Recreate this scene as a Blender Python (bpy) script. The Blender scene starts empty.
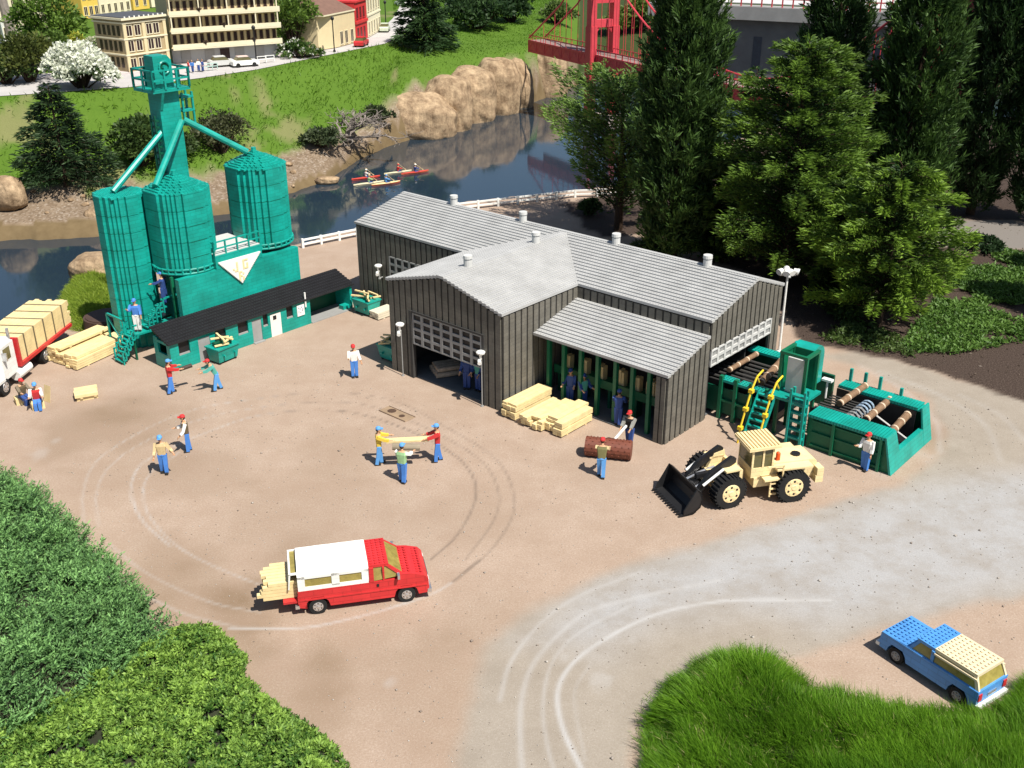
import bpy, bmesh, math, random
import numpy as np
from mathutils import Vector, Matrix, Euler
random.seed(7); RNG = np.random.default_rng(11)
SC = bpy.context.scene
COL = SC.collection

# ------------------------------------------------------------------ camera, sky, sun, exposure
CF = 1057.756
FW = Vector((0.0, 0.90772761, -0.41955999)); RT = Vector((0.999998, -0.0008542, -0.001848)); UP = Vector((0.0020359, 0.4195591, 0.9077257))
CH = 22.0
cam_d = bpy.data.cameras.new('camera'); cam = bpy.data.objects.new('camera', cam_d); COL.objects.link(cam)
cam_d.sensor_width = 36.0; cam_d.lens = CF / 1024 * 36.0; cam_d.clip_start = 0.5; cam_d.clip_end = 3000
cam.matrix_world = Matrix(((RT.x, UP.x, -FW.x, 0), (RT.y, UP.y, -FW.y, 0), (RT.z, UP.z, -FW.z, CH), (0, 0, 0, 1)))
SC.camera = cam
SUN_AZ, SUN_EL = math.radians(-46.0), math.radians(57.0)
to_sun = Vector((math.cos(SUN_AZ) * math.cos(SUN_EL), math.sin(SUN_AZ) * math.cos(SUN_EL), math.sin(SUN_EL)))
W = bpy.data.worlds.new('World'); SC.world = W; W.use_nodes = True
nt = W.node_tree; bg = nt.nodes['Background']; sky = nt.nodes.new('ShaderNodeTexSky')
sky.sky_type = 'NISHITA'; sky.sun_disc = False; sky.sun_elevation = SUN_EL; sky.sun_rotation = math.pi / 2 - SUN_AZ
nt.links.new(sky.outputs[0], bg.inputs[0]); bg.inputs[1].default_value = 0.068
sun_d = bpy.data.lights.new('sun', 'SUN'); sun_d.energy = 4.8; sun_d.angle = math.radians(0.5); sun_d.color = (1.0, 0.95, 0.87)
sun = bpy.data.objects.new('sun', sun_d); COL.objects.link(sun); sun.rotation_euler = to_sun.to_track_quat('Z', 'Y').to_euler()
SC.view_settings.view_transform = 'Standard'; SC.view_settings.look = 'None'; SC.view_settings.gamma = 1.0
SC.view_settings.exposure = 0.62
SC.view_settings.use_curve_mapping = False

def at(px, py, z=0.0):
    d = FW * CF + RT * (px - 512) - UP * (py - 384)
    t = (z - CH) / d.z
    return Vector((d.x * t, d.y * t, z))

# ------------------------------------------------------------------ materials
def srgb(r, g, b):
    f = lambda c: ((c / 255) / 12.92) if c / 255 <= 0.04045 else ((c / 255 + 0.055) / 1.055) ** 2.4
    return (f(r), f(g), f(b), 1.0)
MATS = {}
def mat(name, col, rough=0.5, var=0.10, scale=1.5, spec=0.4, bump=0.0, bscale=20.0, metal=0.0, tone=None, brick=0.0):
    if name in MATS: return MATS[name]
    m = bpy.data.materials.new(name); m.use_nodes = True; n = m.node_tree.nodes; l = m.node_tree.links
    b = n['Principled BSDF']; c = tuple(col[:3]) + (1.0,)
    b.inputs['Roughness'].default_value = rough; b.inputs['Specular IOR Level'].default_value = spec; b.inputs['Metallic'].default_value = metal
    tc = n.new('ShaderNodeTexCoord'); no = n.new('ShaderNodeTexNoise'); no.inputs['Scale'].default_value = scale; no.inputs['Detail'].default_value = 6
    no.inputs['Roughness'].default_value = 0.65
    l.new(tc.outputs['Object'], no.inputs['Vector'])
    r = n.new('ShaderNodeValToRGB'); r.color_ramp.elements[0].position = 0.3; r.color_ramp.elements[1].position = 0.7
    t = tone[:3] if tone else c[:3]
    r.color_ramp.elements[0].color = tuple(max(0, x * (1 - var)) for x in t) + (1,)
    r.color_ramp.elements[1].color = tuple(min(1, x * (1 + var)) for x in c[:3]) + (1,)
    l.new(no.outputs['Fac'], r.inputs['Fac']); l.new(r.outputs['Color'], b.inputs['Base Color'])
    if bump > 0:
        n2 = n.new('ShaderNodeTexNoise'); n2.inputs['Scale'].default_value = bscale; n2.inputs['Detail'].default_value = 4
        l.new(tc.outputs['Object'], n2.inputs['Vector'])
        bp = n.new('ShaderNodeBump'); bp.inputs['Strength'].default_value = bump; bp.inputs['Distance'].default_value = 0.05
        l.new(n2.outputs['Fac'], bp.inputs['Height']); l.new(bp.outputs['Normal'], b.inputs['Normal'])
    if brick > 0:      # thin seams between the toy bricks, on upright faces only
        def mth(op, a, b_=None, c_=None):
            q = n.new('ShaderNodeMath'); q.operation = op
            for i_, v_ in enumerate((a, b_, c_)):
                if v_ is None: continue
                if isinstance(v_, (int, float)): q.inputs[i_].default_value = v_
                else: l.new(v_, q.inputs[i_])
            return q.outputs[0]
        sx = n.new('ShaderNodeSeparateXYZ'); l.new(tc.outputs['Object'], sx.inputs[0]); gm_ = n.new('ShaderNodeNewGeometry'); sn = n.new('ShaderNodeSeparateXYZ'); l.new(gm_.outputs['Normal'], sn.inputs[0])
        zz = mth('DIVIDE', sx.outputs[2], .187); fz = mth('FRACT', zz); row = mth('FLOOR', zz)
        xx = mth('FRACT', mth('ADD', mth('DIVIDE', mth('ADD', sx.outputs[0], sx.outputs[1]), .624), mth('MULTIPLY', row, .5)))
        seam = mth('MAXIMUM', mth('LESS_THAN', fz, .13), mth('LESS_THAN', xx, .045)); up = mth('LESS_THAN', mth('ABSOLUTE', sn.outputs[2]), .6)
        cell = n.new('ShaderNodeTexWhiteNoise'); cell.noise_dimensions = '2D'; cv_ = n.new('ShaderNodeCombineXYZ'); l.new(row, cv_.inputs[0]); l.new(mth('FLOOR', mth('ADD', mth('DIVIDE', mth('ADD', sx.outputs[0], sx.outputs[1]), .624), mth('MULTIPLY', row, .5))), cv_.inputs[1]); l.new(cv_.outputs[0], cell.inputs['Vector'])
        hv = n.new('ShaderNodeHueSaturation'); l.new(r.outputs['Color'], hv.inputs['Color'])
        l.new(mth('SUBTRACT', mth('ADD', .93, mth('MULTIPLY', cell.outputs['Value'], .14)), mth('MULTIPLY', mth('MULTIPLY', seam, up), brick)), hv.inputs['Value']); l.new(hv.outputs['Color'], b.inputs['Base Color'])
    MATS[name] = m; return m
def leaf_mat(name, rough=0.55, trans=0.25, spec=0.3):
    if name in MATS: return MATS[name]
    m = bpy.data.materials.new(name); m.use_nodes = True; n = m.node_tree.nodes; l = m.node_tree.links
    b = n['Principled BSDF']; b.inputs['Roughness'].default_value = rough; b.inputs['Specular IOR Level'].default_value = spec
    a = n.new('ShaderNodeAttribute'); a.attribute_name = 'tint'
    l.new(a.outputs['Color'], b.inputs['Base Color'])
    t = n.new('ShaderNodeBsdfTranslucent'); mx = n.new('ShaderNodeMixShader'); mx.inputs[0].default_value = trans
    l.new(a.outputs['Color'], t.inputs['Color']); l.new(b.outputs[0], mx.inputs[1]); l.new(t.outputs[0], mx.inputs[2])
    l.new(mx.outputs[0], n['Material Output'].inputs['Surface'])
    MATS[name] = m; return m
def plank_mat(name, col, pitch, var=0.12):
    return mat(name, col, 0.7, var, 3.0, 0.2)
TEAL = mat('teal_brick', (0.004, 0.285, 0.235), 0.42, 0.2, 0.7, 0.45, brick=.22, tone=(0.006, 0.25, 0.195))
DTEAL = mat('deep_green_brick', (0.0, 0.075, 0.038), 0.5, 0.15, 1.2)
MGREEN = mat('green_brick', (0.004, 0.12, 0.055), 0.45, 0.12, 1.2)  # green parts; also the teal's shade side, shade put into the colour
GREYR = mat('light_grey_roof', (0.39, 0.39, 0.38), 0.6, 0.07, 0.9, tone=(0.355, 0.355, 0.345))
GREYW = mat('dark_grey_boards', (0.128, 0.119, 0.098), 0.7, 0.2, 1.2, brick=.18)
GREYB = mat('groove_grey', (0.045, 0.043, 0.04), 0.8, 0.1)
MIDG = mat('mid_grey', (0.27, 0.27, 0.26), 0.6, 0.1)
PALEG = mat('pale_grey', (0.5, 0.5, 0.48), 0.6, 0.08)
WHITE = mat('white_plastic', (0.74, 0.74, 0.70), 0.45, 0.06, brick=.1)
BLACKR = mat('black_roof', (0.012, 0.012, 0.014), 0.7, 0.25, 2.0)
BLACK = mat('black_plastic', (0.012, 0.012, 0.013), 0.5, 0.2)
RUBBER = mat('rubber', (0.018, 0.018, 0.018), 0.8, 0.2, spec=0.2)
TAN = mat('tan_brick', (0.62, 0.49, 0.26), 0.55, 0.1, 2.0, brick=.2)
YELL = mat('loader_yellow', (0.76, 0.60, 0.32), 0.45, 0.1, 2.0, brick=.18)
TIMB = mat('sawn_timber', (0.68, 0.54, 0.28), 0.65, 0.14, 2.5, 0.2)
RED = mat('red_brick', (0.5, 0.028, 0.03), 0.4, 0.12, 1.5, brick=.2)
BLUE = mat('blue_brick', (0.075, 0.26, 0.58), 0.4, 0.12, 1.5, brick=.2)
GLASS = mat('smoky_glass', (0.10, 0.09, 0.035), 0.12, 0.2, 3.0, 0.6)
AMBER = mat('amber_glass', (0.27, 0.22, 0.06), 0.15, 0.3, 4.0, 0.6)
CHROME = mat('bright_metal', (0.6, 0.6, 0.6), 0.25, 0.05, metal=0.8)
BARKL = mat('brown_log', (0.20, 0.125, 0.075), 0.85, 0.3, 6.0, 0.1)
PALELOG = mat('pale_log', (0.46, 0.36, 0.26), 0.8, 0.25, 5.0, 0.1)
REDBR = mat('red_brown_brick', (0.15, 0.045, 0.025), 0.6, 0.2, 4.0)
BARK = mat('tree_bark', (0.055, 0.038, 0.027), 0.95, 0.35, 5.0, 0.05, 0.6, 12)
DEADW = mat('dead_wood', (0.22, 0.19, 0.165), 0.9, 0.25, 5.0, 0.05)
YBRICK = mat('yellow_brick', (0.75, 0.52, 0.03), 0.45, 0.08)
ORANGE = mat('orange_light', (0.7, 0.08, 0.01), 0.3, 0.05)
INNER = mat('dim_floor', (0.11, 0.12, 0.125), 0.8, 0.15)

# ------------------------------------------------------------------ mesh builder
class MB:
    def __init__(s): s.v = []; s.f = []; s.m = []
    def add(s, vs, fs, m=0):
        o = len(s.v); s.v += [tuple(x) for x in vs]; s.f += [tuple(i + o for i in f) for f in fs]; s.m += [m] * len(fs)
    def box(s, x0, x1, y0, y1, z0, z1, m=0):
        s.add([(x0,y0,z0),(x1,y0,z0),(x1,y1,z0),(x0,y1,z0),(x0,y0,z1),(x1,y0,z1),(x1,y1,z1),(x0,y1,z1)],
              [(3,2,1,0),(4,5,6,7),(0,1,5,4),(1,2,6,5),(2,3,7,6),(3,0,4,7)], m); return s
    def obox(s, c, d, n, L, Wd, z0, z1, m=0):      # box centred at c, along unit d (xy), across n
        P = lambda a, b, z: (c[0] + d[0]*a + n[0]*b, c[1] + d[1]*a + n[1]*b, z)
        a, b = L/2, Wd/2
        s.add([P(-a,-b,z0),P(a,-b,z0),P(a,b,z0),P(-a,b,z0),P(-a,-b,z1),P(a,-b,z1),P(a,b,z1),P(-a,b,z1)],
              [(3,2,1,0),(4,5,6,7),(0,1,5,4),(1,2,6,5),(2,3,7,6),(3,0,4,7)], m); return s
    def hexa(s, b4, t4, m=0):
        s.add(list(b4) + list(t4), [(3,2,1,0),(4,5,6,7),(0,1,5,4),(1,2,6,5),(2,3,7,6),(3,0,4,7)], m); return s
    def prism(s, poly, axis, a0, a1, m=0):          # poly 2D extruded along axis ('x','y','z')
        n = len(poly)
        def P(p, a): return {'x': (a, p[0], p[1]), 'y': (p[0], a, p[1]), 'z': (p[0], p[1], a)}[axis]
        s.add([P(p, a0) for p in poly] + [P(p, a1) for p in poly],
              [tuple(range(n))[::-1], tuple(range(n, 2*n))] + [(i, (i+1) % n, n + (i+1) % n, n + i) for i in range(n)], m); return s
    def cyl(s, p0, p1, r0, r1=None, n=12, m=0, caps=True):
        r1 = r0 if r1 is None else r1
        p0, p1 = Vector(p0), Vector(p1); d = (p1 - p0)
        if d.length < 1e-6: return s
        d.normalize(); u = d.orthogonal().normalized(); w = d.cross(u)
        vs = []
        for p, r in ((p0, r0), (p1, r1)):
            for i in range(n):
                a = 2*math.pi*i/n; vs.append(p + u*(r*math.cos(a)) + w*(r*math.sin(a)))
        fs = [(i, (i+1) % n, n+(i+1) % n, n+i) for i in range(n)]
        if caps: fs += [tuple(range(n))[::-1], tuple(range(n, 2*n))]
        s.add(vs, fs, m); return s
    def tube(s, pts, r, n=6, m=0):
        for i in range(len(pts)-1):
            ra = r[i] if isinstance(r, (list, tuple)) else r; rb = r[i+1] if isinstance(r, (list, tuple)) else r
            s.cyl(pts[i], pts[i+1], ra, rb, n, m)
        return s
    def ball(s, c, r, n=10, k=7, m=0):
        rx, ry, rz = r if isinstance(r, (tuple, list)) else (r, r, r)
        vs = [(c[0], c[1], c[2]-rz)]
        for j in range(1, k):
            t = -math.pi/2 + math.pi*j/k
            for i in range(n):
                a = 2*math.pi*i/n; vs.append((c[0]+rx*math.cos(t)*math.cos(a), c[1]+ry*math.cos(t)*math.sin(a), c[2]+rz*math.sin(t)))
        vs.append((c[0], c[1], c[2]+rz)); L = len(vs)-1; fs = []
        for i in range(n): fs.append((0, 1+(i+1) % n, 1+i))
        for j in range(k-2):
            for i in range(n):
                a = 1+j*n+i; b = 1+j*n+(i+1) % n; fs.append((a, b, b+n, a+n))
        for i in range(n): fs.append((L, 1+(k-2)*n+i, 1+(k-2)*n+(i+1) % n))
        s.add(vs, fs, m); return s
    def studs(s, x0, x1, y0, y1, z, p=0.156, m=0, h=0.035):
        nx = max(1, int(round((x1-x0)/p))); ny = max(1, int(round((y1-y0)/p)))
        dx = (x1-x0)/nx; dy = (y1-y0)/ny; r = 0.3*min(dx, dy)
        for i in range(nx):
            for j in range(ny):
                cx = x0+(i+.5)*dx; cy = y0+(j+.5)*dy
                vs = [(cx+r*math.cos(k*math.pi/3), cy+r*math.sin(k*math.pi/3), z-0.002) for k in range(6)] + [(cx+r*math.cos(k*math.pi/3), cy+r*math.sin(k*math.pi/3), z+h) for k in range(6)]
                s.add(vs, [tuple(range(6, 12))] + [(k, (k+1) % 6, 6+(k+1) % 6, 6+k) for k in range(6)], m)
        return s
    def xf(s, M):
        s.v = [tuple(M @ Vector(v)) for v in s.v]; return s
    def build(s, name, mats, parent=None, smooth=False, label=None):
        me = bpy.data.meshes.new(name); me.from_pydata(s.v, [], s.f)
        if not isinstance(mats, (list, tuple)): mats = [mats]
        for m in mats: me.materials.append(m)
        if len(mats) > 1: me.polygons.foreach_set('material_index', s.m)
        if smooth: me.polygons.foreach_set('use_smooth', [True]*len(me.polygons))
        me.update()
        o = bpy.data.objects.new(name, me); COL.objects.link(o)
        if parent is not None: o.parent = parent
        if label: o['label'] = label
        return o
def thing(name, label, cat, loc=(0,0,0), rz=0.0, group=None):
    o = bpy.data.objects.new(name, None); COL.objects.link(o); o.empty_display_size = 0.3
    o.location = loc; o.rotation_euler = (0, 0, rz); o['label'] = label; o['category'] = cat
    if group: o['group'] = group
    return o
def tag(o, label=None, cat=None, group=None, kind=None):
    if label: o['label'] = label
    if cat: o['category'] = cat
    if group: o['group'] = group
    if kind: o['kind'] = kind
    return o
def copy_tree(o, parent=None, depth=0):
    c = o.copy(); COL.objects.link(c); c.parent = parent
    for ch in o.children: copy_tree(ch, c)
    return c
def np_mesh(name, verts, quads, mats, tint=None, parent=None, smooth=False, tri=False):
    k = 3 if tri else 4
    me = bpy.data.meshes.new(name); nv, nf = len(verts), len(quads)
    me.vertices.add(nv); me.vertices.foreach_set('co', np.ascontiguousarray(verts, np.float32).ravel())
    me.loops.add(nf*k); me.loops.foreach_set('vertex_index', np.ascontiguousarray(quads, np.int32).ravel())
    me.polygons.add(nf); me.polygons.foreach_set('loop_start', np.arange(0, nf*k, k, dtype=np.int32)); me.polygons.foreach_set('loop_total', np.full(nf, k, np.int32))
    if smooth: me.polygons.foreach_set('use_smooth', np.ones(nf, bool))
    me.update(calc_edges=True)
    if tint is not None:
        a = me.color_attributes.new('tint', 'FLOAT_COLOR', 'POINT')
        a.data.foreach_set('color', np.concatenate([tint, np.ones((nv, 1))], 1).astype(np.float32).ravel())
    for m in (mats if isinstance(mats, (list, tuple)) else [mats]): me.materials.append(m)
    o = bpy.data.objects.new(name, me); COL.objects.link(o)
    if parent is not None: o.parent = parent
    return o
def unit(v): return v / np.maximum(np.linalg.norm(v, axis=-1, keepdims=True), 1e-9)
def leaves(name, pos, dirs, length, width, c1, c2, m, parent=None, droop=0.0, clump=None, cvar=None):
    """diamond leaves: pos (N,3), dirs (N,3); colours vary leaf by leaf between c1 and c2"""
    N = len(pos); d = unit(dirs); length = np.broadcast_to(np.asarray(length, float), (N,)); width = np.broadcast_to(np.asarray(width, float), (N,))
    r = unit(RNG.normal(size=(N, 3))); side = unit(np.cross(d, r)); nn = np.cross(side, d)
    L = length[:, None]; Wd = width[:, None]
    mid = pos + d*L*0.45 + nn*Wd*0.18
    tip = pos + d*L - np.array([0, 0, 1.0])*droop*L
    V = np.stack([pos, mid - side*Wd*0.5, tip, mid + side*Wd*0.5], 1).reshape(-1, 3)
    Q = np.arange(N*4).reshape(N, 4)
    t = RNG.random(N) if cvar is None else np.clip(cvar + RNG.normal(0, 0.18, N), 0, 1)
    c = np.array(c1)[None]*(1-t[:, None]) + np.array(c2)[None]*t[:, None]
    return np_mesh(name, V, Q, m, np.repeat(c, 4, 0), parent)
def lump(p, f, seed=0):
    x, y, z = p[:, 0], p[:, 1], p[:, 2]; s = seed*1.7
    return (np.sin(x*f+s)*np.cos(y*f*1.13+s*2) + np.sin(y*f*1.7+z*f*.9+s*3) * np.cos(x*f*1.5 - z*f*1.2+s) + np.sin(z*f*1.9+x*f*.6+s*4)*.8) / 2.2
def vnoise(x, y, f, seed=0):
    rs = np.random.default_rng(1000+seed); g = rs.random((64, 64)); X = x*f; Y = y*f
    i = np.floor(X).astype(int); j = np.floor(Y).astype(int); u = X-i; v = Y-j; u = u*u*(3-2*u); v = v*v*(3-2*v)
    G = lambda a, b: g[a % 64, b % 64]
    return (G(i,j)*(1-u)+G(i+1,j)*u)*(1-v) + (G(i,j+1)*(1-u)+G(i+1,j+1)*u)*v
def fbm(x, y, f, seed=0, o=4): return sum(vnoise(x, y, f*2**k, seed+k)*0.5**k for k in range(o)) / sum(0.5**k for k in range(o))
def sstep(a, b, x): t = np.clip((x-a)/(b-a), 0, 1); return t*t*(3-2*t)
def sdpoly(X, Y, poly):
    P = np.array(poly); d = np.full(X.shape, 1e9); ins = np.zeros(X.shape, bool); n = len(P)
    for i in range(n):
        a = P[i]; b = P[(i+1) % n]; e = b-a; wx = X-a[0]; wy = Y-a[1]
        t = np.clip((wx*e[0]+wy*e[1])/max(e@e, 1e-9), 0, 1); d = np.minimum(d, np.hypot(wx-e[0]*t, wy-e[1]*t))
        c = ((a[1] <= Y) & (b[1] > Y)) | ((b[1] <= Y) & (a[1] > Y))
        with np.errstate(divide='ignore', invalid='ignore'): xi = a[0] + (Y-a[1])/(b[1]-a[1]+1e-12)*e[0]
        ins ^= c & (X < xi)
    return np.where(ins, -d, d)
def dline(X, Y, pts):
    P = np.array(pts); d = np.full(X.shape, 1e9)
    for i in range(len(P)-1):
        a = P[i]; e = P[i+1]-a; wx = X-a[0]; wy = Y-a[1]
        t = np.clip((wx*e[0]+wy*e[1])/max(e@e, 1e-9), 0, 1); d = np.minimum(d, np.hypot(wx-e[0]*t, wy-e[1]*t))
    return d
def smooth_px(pts, k=6):       # Catmull-Rom through picture points, laid on the yard
    P = [np.array(p, float) for p in pts]; P = [2*P[0]-P[1]] + P + [2*P[-1]-P[-2]]; out = []
    for i in range(1, len(P)-2):
        for j in range(k):
            t = j/k; a, b, c, d = P[i-1:i+3]
            out.append(0.5*((2*b)+(-a+c)*t+(2*a-5*b+4*c-d)*t*t+(-a+3*b-3*c+d)*t**3))
    out.append(P[-2]); return [tuple(at(x, y)[:2]) for x, y in out]
def pxpoly(pts, z=0.0): return [tuple(at(x, y, z)[:2]) for x, y in pts]

# ------------------------------------------------------------------ ground, river, roads
ZW = -1.6
NB = [(-400,420),(-150,360),(0,326),(50,316),(75,285),(100,264),(200,260),(296,243),(355,229),(465,201),(575,190),(640,180),(700,150),(800,120),(900,118),(1100,115),(1500,115)]
FE = [(-500,262),(-100,250),(0,241),(95,237),(180,224),(230,213),(290,194),(329,182),(345,169),(361,159),(386,147),(411,139),(456,126),(506,110),(530,104),(560,93),(590,80),(640,84),(720,88),(800,90),(900,90),(1100,93),(1500,95)]
def tline(px, z):
    w = [at(x, y, z) for x, y in px]; t = np.array([p.x/p.y for p in w]); yy = np.array([p.y for p in w]); o = np.argsort(t); return t[o], yy[o]
NBt, NBy = tline(NB, 0.0); FEt, FEy = tline(FE, ZW)
tk = lambda px: (at(px, 150, 0).x / at(px, 150, 0).y)
PROF_D = np.array([0, .5, 2, 4, 7, 11, 18, 26, 34, 60, 400.])
PROFS = [(tk(-300), [-1.7,-.6,-.3,.1,.8,2.6,6,6,6,6,6]), (tk(150), [-1.7,-.8,-.4,0,.8,2.4,5.4,6,6,6,6]), (tk(290), [-1.7,-1.2,-.7,-.3,.6,2.2,4.4,5.8,6,6,6]),
         (tk(350), [-1.7,-1.3,-.6,.4,1.6,3.2,4.8,5.8,6,6,6]), (tk(420), [-1.7,.1,2.4,4.0,4.7,5.2,5.6,5.9,6,6,6]), (tk(530), [-1.7,.1,2.4,4.0,4.6,4.9,5.2,5.5,5.8,6,6]),
         (tk(600), [-1.8,-1.2,0,1,2,3,4,5,5.5,6,6]), (tk(1500), [-1.8,-1.2,0,1,2,3,4,5,5.5,6,6])]
ROADP = [(-60,97),(0,96),(130,87),(200,78),(256,69.5),(330,54.5),(385,43.5),(405,33),(414,22),(417,10),(418,0),(402,0),(399,8),(393,18),(381,30),(350,43.5),(280,55.5),(240,61),(190,69),(130,74),(0,82),(-60,83)]
ROADW = pxpoly(ROADP, 6.03)
def height(X, Y):
    X = np.asarray(X, float); Y = np.asarray(Y, float); T = X/np.maximum(Y, 1)
    yn = np.interp(T, NBt, NBy); yf = np.interp(T, FEt, FEy)
    wob = (fbm(X, Y, .35, 5)-.5)
    dn = Y - yn + wob*0.8; df = (Y - yf)*0.86 + wob*1.6*np.clip((Y-yf)/4+1, 0, 1)
    z = -3.2*sstep(-0.25, 2.6, dn)
    zp = np.zeros_like(X); tks = np.array([p[0] for p in PROFS]); pr = np.array([p[1] for p in PROFS])
    cols = np.array([np.interp(df, PROF_D, q) for q in pr]); 
    idx = np.clip(np.searchsorted(tks, T)-1, 0, len(tks)-2); w = np.clip((T-tks[idx])/(tks[idx+1]-tks[idx]), 0, 1); w = w*w*(3-2*w)
    fl = cols.reshape(len(tks), -1)[idx.ravel(), np.arange(X.size)].reshape(X.shape)*(1-w) + cols.reshape(len(tks), -1)[idx.ravel()+1, np.arange(X.size)].reshape(X.shape)*w
    far_ = (Y > 70) & (T < .1)
    sd = np.full(X.shape, 99.0); sd[far_] = sdpoly(X[far_], Y[far_], ROADW); wr = 1-sstep(.25, 4.5, sd)
    fl = fl*(1-wr) + 5.985*wr
    bumpy = (fbm(X, Y, .22, 9)-.5)*1.2*sstep(1, 5, df)*(1-sstep(5.2, 5.9, fl))
    return np.where(df > -0.6, np.maximum(np.where(df < 0, -3.2+(df+.6)/.6*1.5, fl+bumpy), -3.2), np.where(dn > -0.3, z, 0.0)), dn, df
def hz(x, y): return float(height(np.array([x]), np.array([y]))[0][0])
def on_land(px, py, z=6.0, it=12):     # where the ray through a picture point meets the ground
    for _ in range(it):
        p = at(px, py, z); z = 0.5*z + 0.5*hz(p.x, p.y)
    p = at(px, py, z); p.z = hz(p.x, p.y); return p
tcol = np.arange(-1.0, 1.0001, 0.003); ys = [13.0]
while ys[-1] < 700: ys.append(ys[-1] + max(0.12, 2.4*(ys[-1]**2+CH**2)/(CH*CF)*0.9))
ys = np.array(ys); T_, Y_ = np.meshgrid(tcol, ys); X_ = T_*Y_
Z_, DN, DF = height(X_, Y_)
nr, nc = X_.shape
XR, YR = X_.ravel(), Y_.ravel()
near = (YR < 150)
def paint(fn):
    r = np.zeros(XR.shape); r[near] = fn(XR[near], YR[near]); return r
nz = fbm(XR, YR, .5, 21); nz2 = fbm(XR, YR, .12, 33)
ROAD = pxpoly([(440,850),(452,768),(462,715),(482,655),(520,615),(572,586),(650,556),(740,530),(820,508),(890,488),(935,462),(945,430),(925,398),(880,374),(822,356),(860,350),(930,370),(1040,402),(1200,470),(1300,590),(1040,592),(960,612),(890,630),(820,652),(760,672),(700,690),(650,716),(630,760),(640,850)])
MULCH = pxpoly([(560,205),(600,238),(665,232),(730,265),(790,320),(800,342),(860,352),(930,371),(1040,405),(1250,490),(1700,560),(1700,100),(1000,100),(800,130),(700,165),(650,185)])
PATHP = pxpoly([(880,238),(945,246),(1030,250),(1200,262),(1200,225),(1030,222),(950,219),(880,212)])
road = paint(lambda x, y: 1-sstep(-.45, .3, sdpoly(x, y, ROAD) + (fbm(x, y, .5, 3)-.5)*.9))
COOL = pxpoly([(520,640),(590,598),(660,562),(740,532),(820,510),(890,492),(960,476),(1030,470),(1250,500),(1300,590),(1040,590),(960,604),(890,618),(820,628),(740,612),(660,622),(590,650)])
cool = paint(lambda x, y: 1-sstep(-2.0, 1.6, sdpoly(x, y, COOL) + (fbm(x, y, .3, 13)-.5)*1.6))
mulch = paint(lambda x, y: 1-sstep(-.25, .2, sdpoly(x, y, MULCH) + (fbm(x, y, .8, 4)-.5)*1.2))
path = paint(lambda x, y: 1-sstep(-.1, .1, sdpoly(x, y, PATHP)))
mulch = np.clip(mulch - path, 0, 1)
TR = [([(85,530),(83,494),(98,460),(150,427),(200,408),(256,399),(306,393),(356,394),(400,403),(446,427),(496,459),(514,496),(508,526),(481,560),(440,590)], .5, .10),
      ([(99,526),(96,496),(110,466),(150,439),(205,418),(256,408),(320,402),(370,406),(420,425),(478,458),(498,490),(494,520),(465,560)], .5, .09),
      ([(170,546),(142,520),(131,492),(138,468),(158,454),(200,435),(256,416),(318,410),(368,416),(430,440),(466,466),(476,496),(458,534),(430,560)], .8, .10),
      ([(300,600),(225,571),(180,548),(152,520),(143,496),(150,474),(180,452)], .7, .09),
      ([(230,628),(300,628),(345,620),(390,608),(440,590),(480,560)], 1.0, .12),
      ([(80,545),(120,580),(180,612),(240,628)], .6, .12), ([(110,545),(150,575),(210,602),(260,612)], .5, .1),
      ([(500,700),(510,664),(537,627),(575,598),(640,572)], .7, .11), ([(523,790),(520,720),(525,685),(536,660),(558,635),(590,611),(640,597),(720,580)], .8, .13),
      ([(560,790),(548,748),(543,706),(552,663),(580,632),(630,606)], .6, .09), ([(592,790),(578,762),(562,726),(558,690),(575,661),(612,635),(652,616),(690,606),(740,600),(830,600)], 1.5, .11),
      ([(585,760),(577,720),(575,690),(590,665)], .4, .09),
      ([(940,452),(935,420),(900,388),(860,366)], .5, .2), ([(1000,460),(985,425),(940,395),(880,372)], .4, .2), ([(1024,440),(1000,415),(960,395)], .35, .2)]
trk = np.zeros(XR.shape)
xn, yn_ = XR[near], YR[near]
for ti, (pts, s, w) in enumerate(TR):
    s = s*(.95 if 7 <= ti <= 11 else 1.0)
    d = dline(xn, yn_, smooth_px(pts)); g_ = s*.72*np.exp(-(d/(w*(.75 if ti >= 7 else .55)))**2)*(.4+.75*fbm(xn, yn_, 1.1, int(s*50)+3))
    t = np.zeros(XR.shape); t[near] = g_; trk = np.maximum(trk, t)
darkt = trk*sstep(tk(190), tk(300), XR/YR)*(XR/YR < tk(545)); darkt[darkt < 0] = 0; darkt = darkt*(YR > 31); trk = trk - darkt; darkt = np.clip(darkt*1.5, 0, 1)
for q_ in ((603,681,.5,.7),(565,657,.35,.6),(632,640,.3,.4),(885,470,.8,.5),(925,455,.6,.4),(790,600,.5,.3),(700,706,.4,.5),(40,455,.5,.5),(58,440,.3,.5),(388,684,.35,.5),(650,700,.3,.4),(980,560,.5,.3)):
    c_ = at(q_[0], q_[1]); d_ = np.hypot(XR-c_.x, (YR-c_.y)*.8); trk = np.maximum(trk, q_[3]*.45*(1-sstep(q_[2]*.1, q_[2], d_+(fbm(XR,YR,2.2,51)-.5)*q_[2]*1.6)))
def spot(px, py, r, s):
    c = at(px, py); d = np.hypot(XR-c.x, YR-c.y); return s*(1-sstep(r*.3, r, d + (nz-.5)*r*.9))
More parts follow.
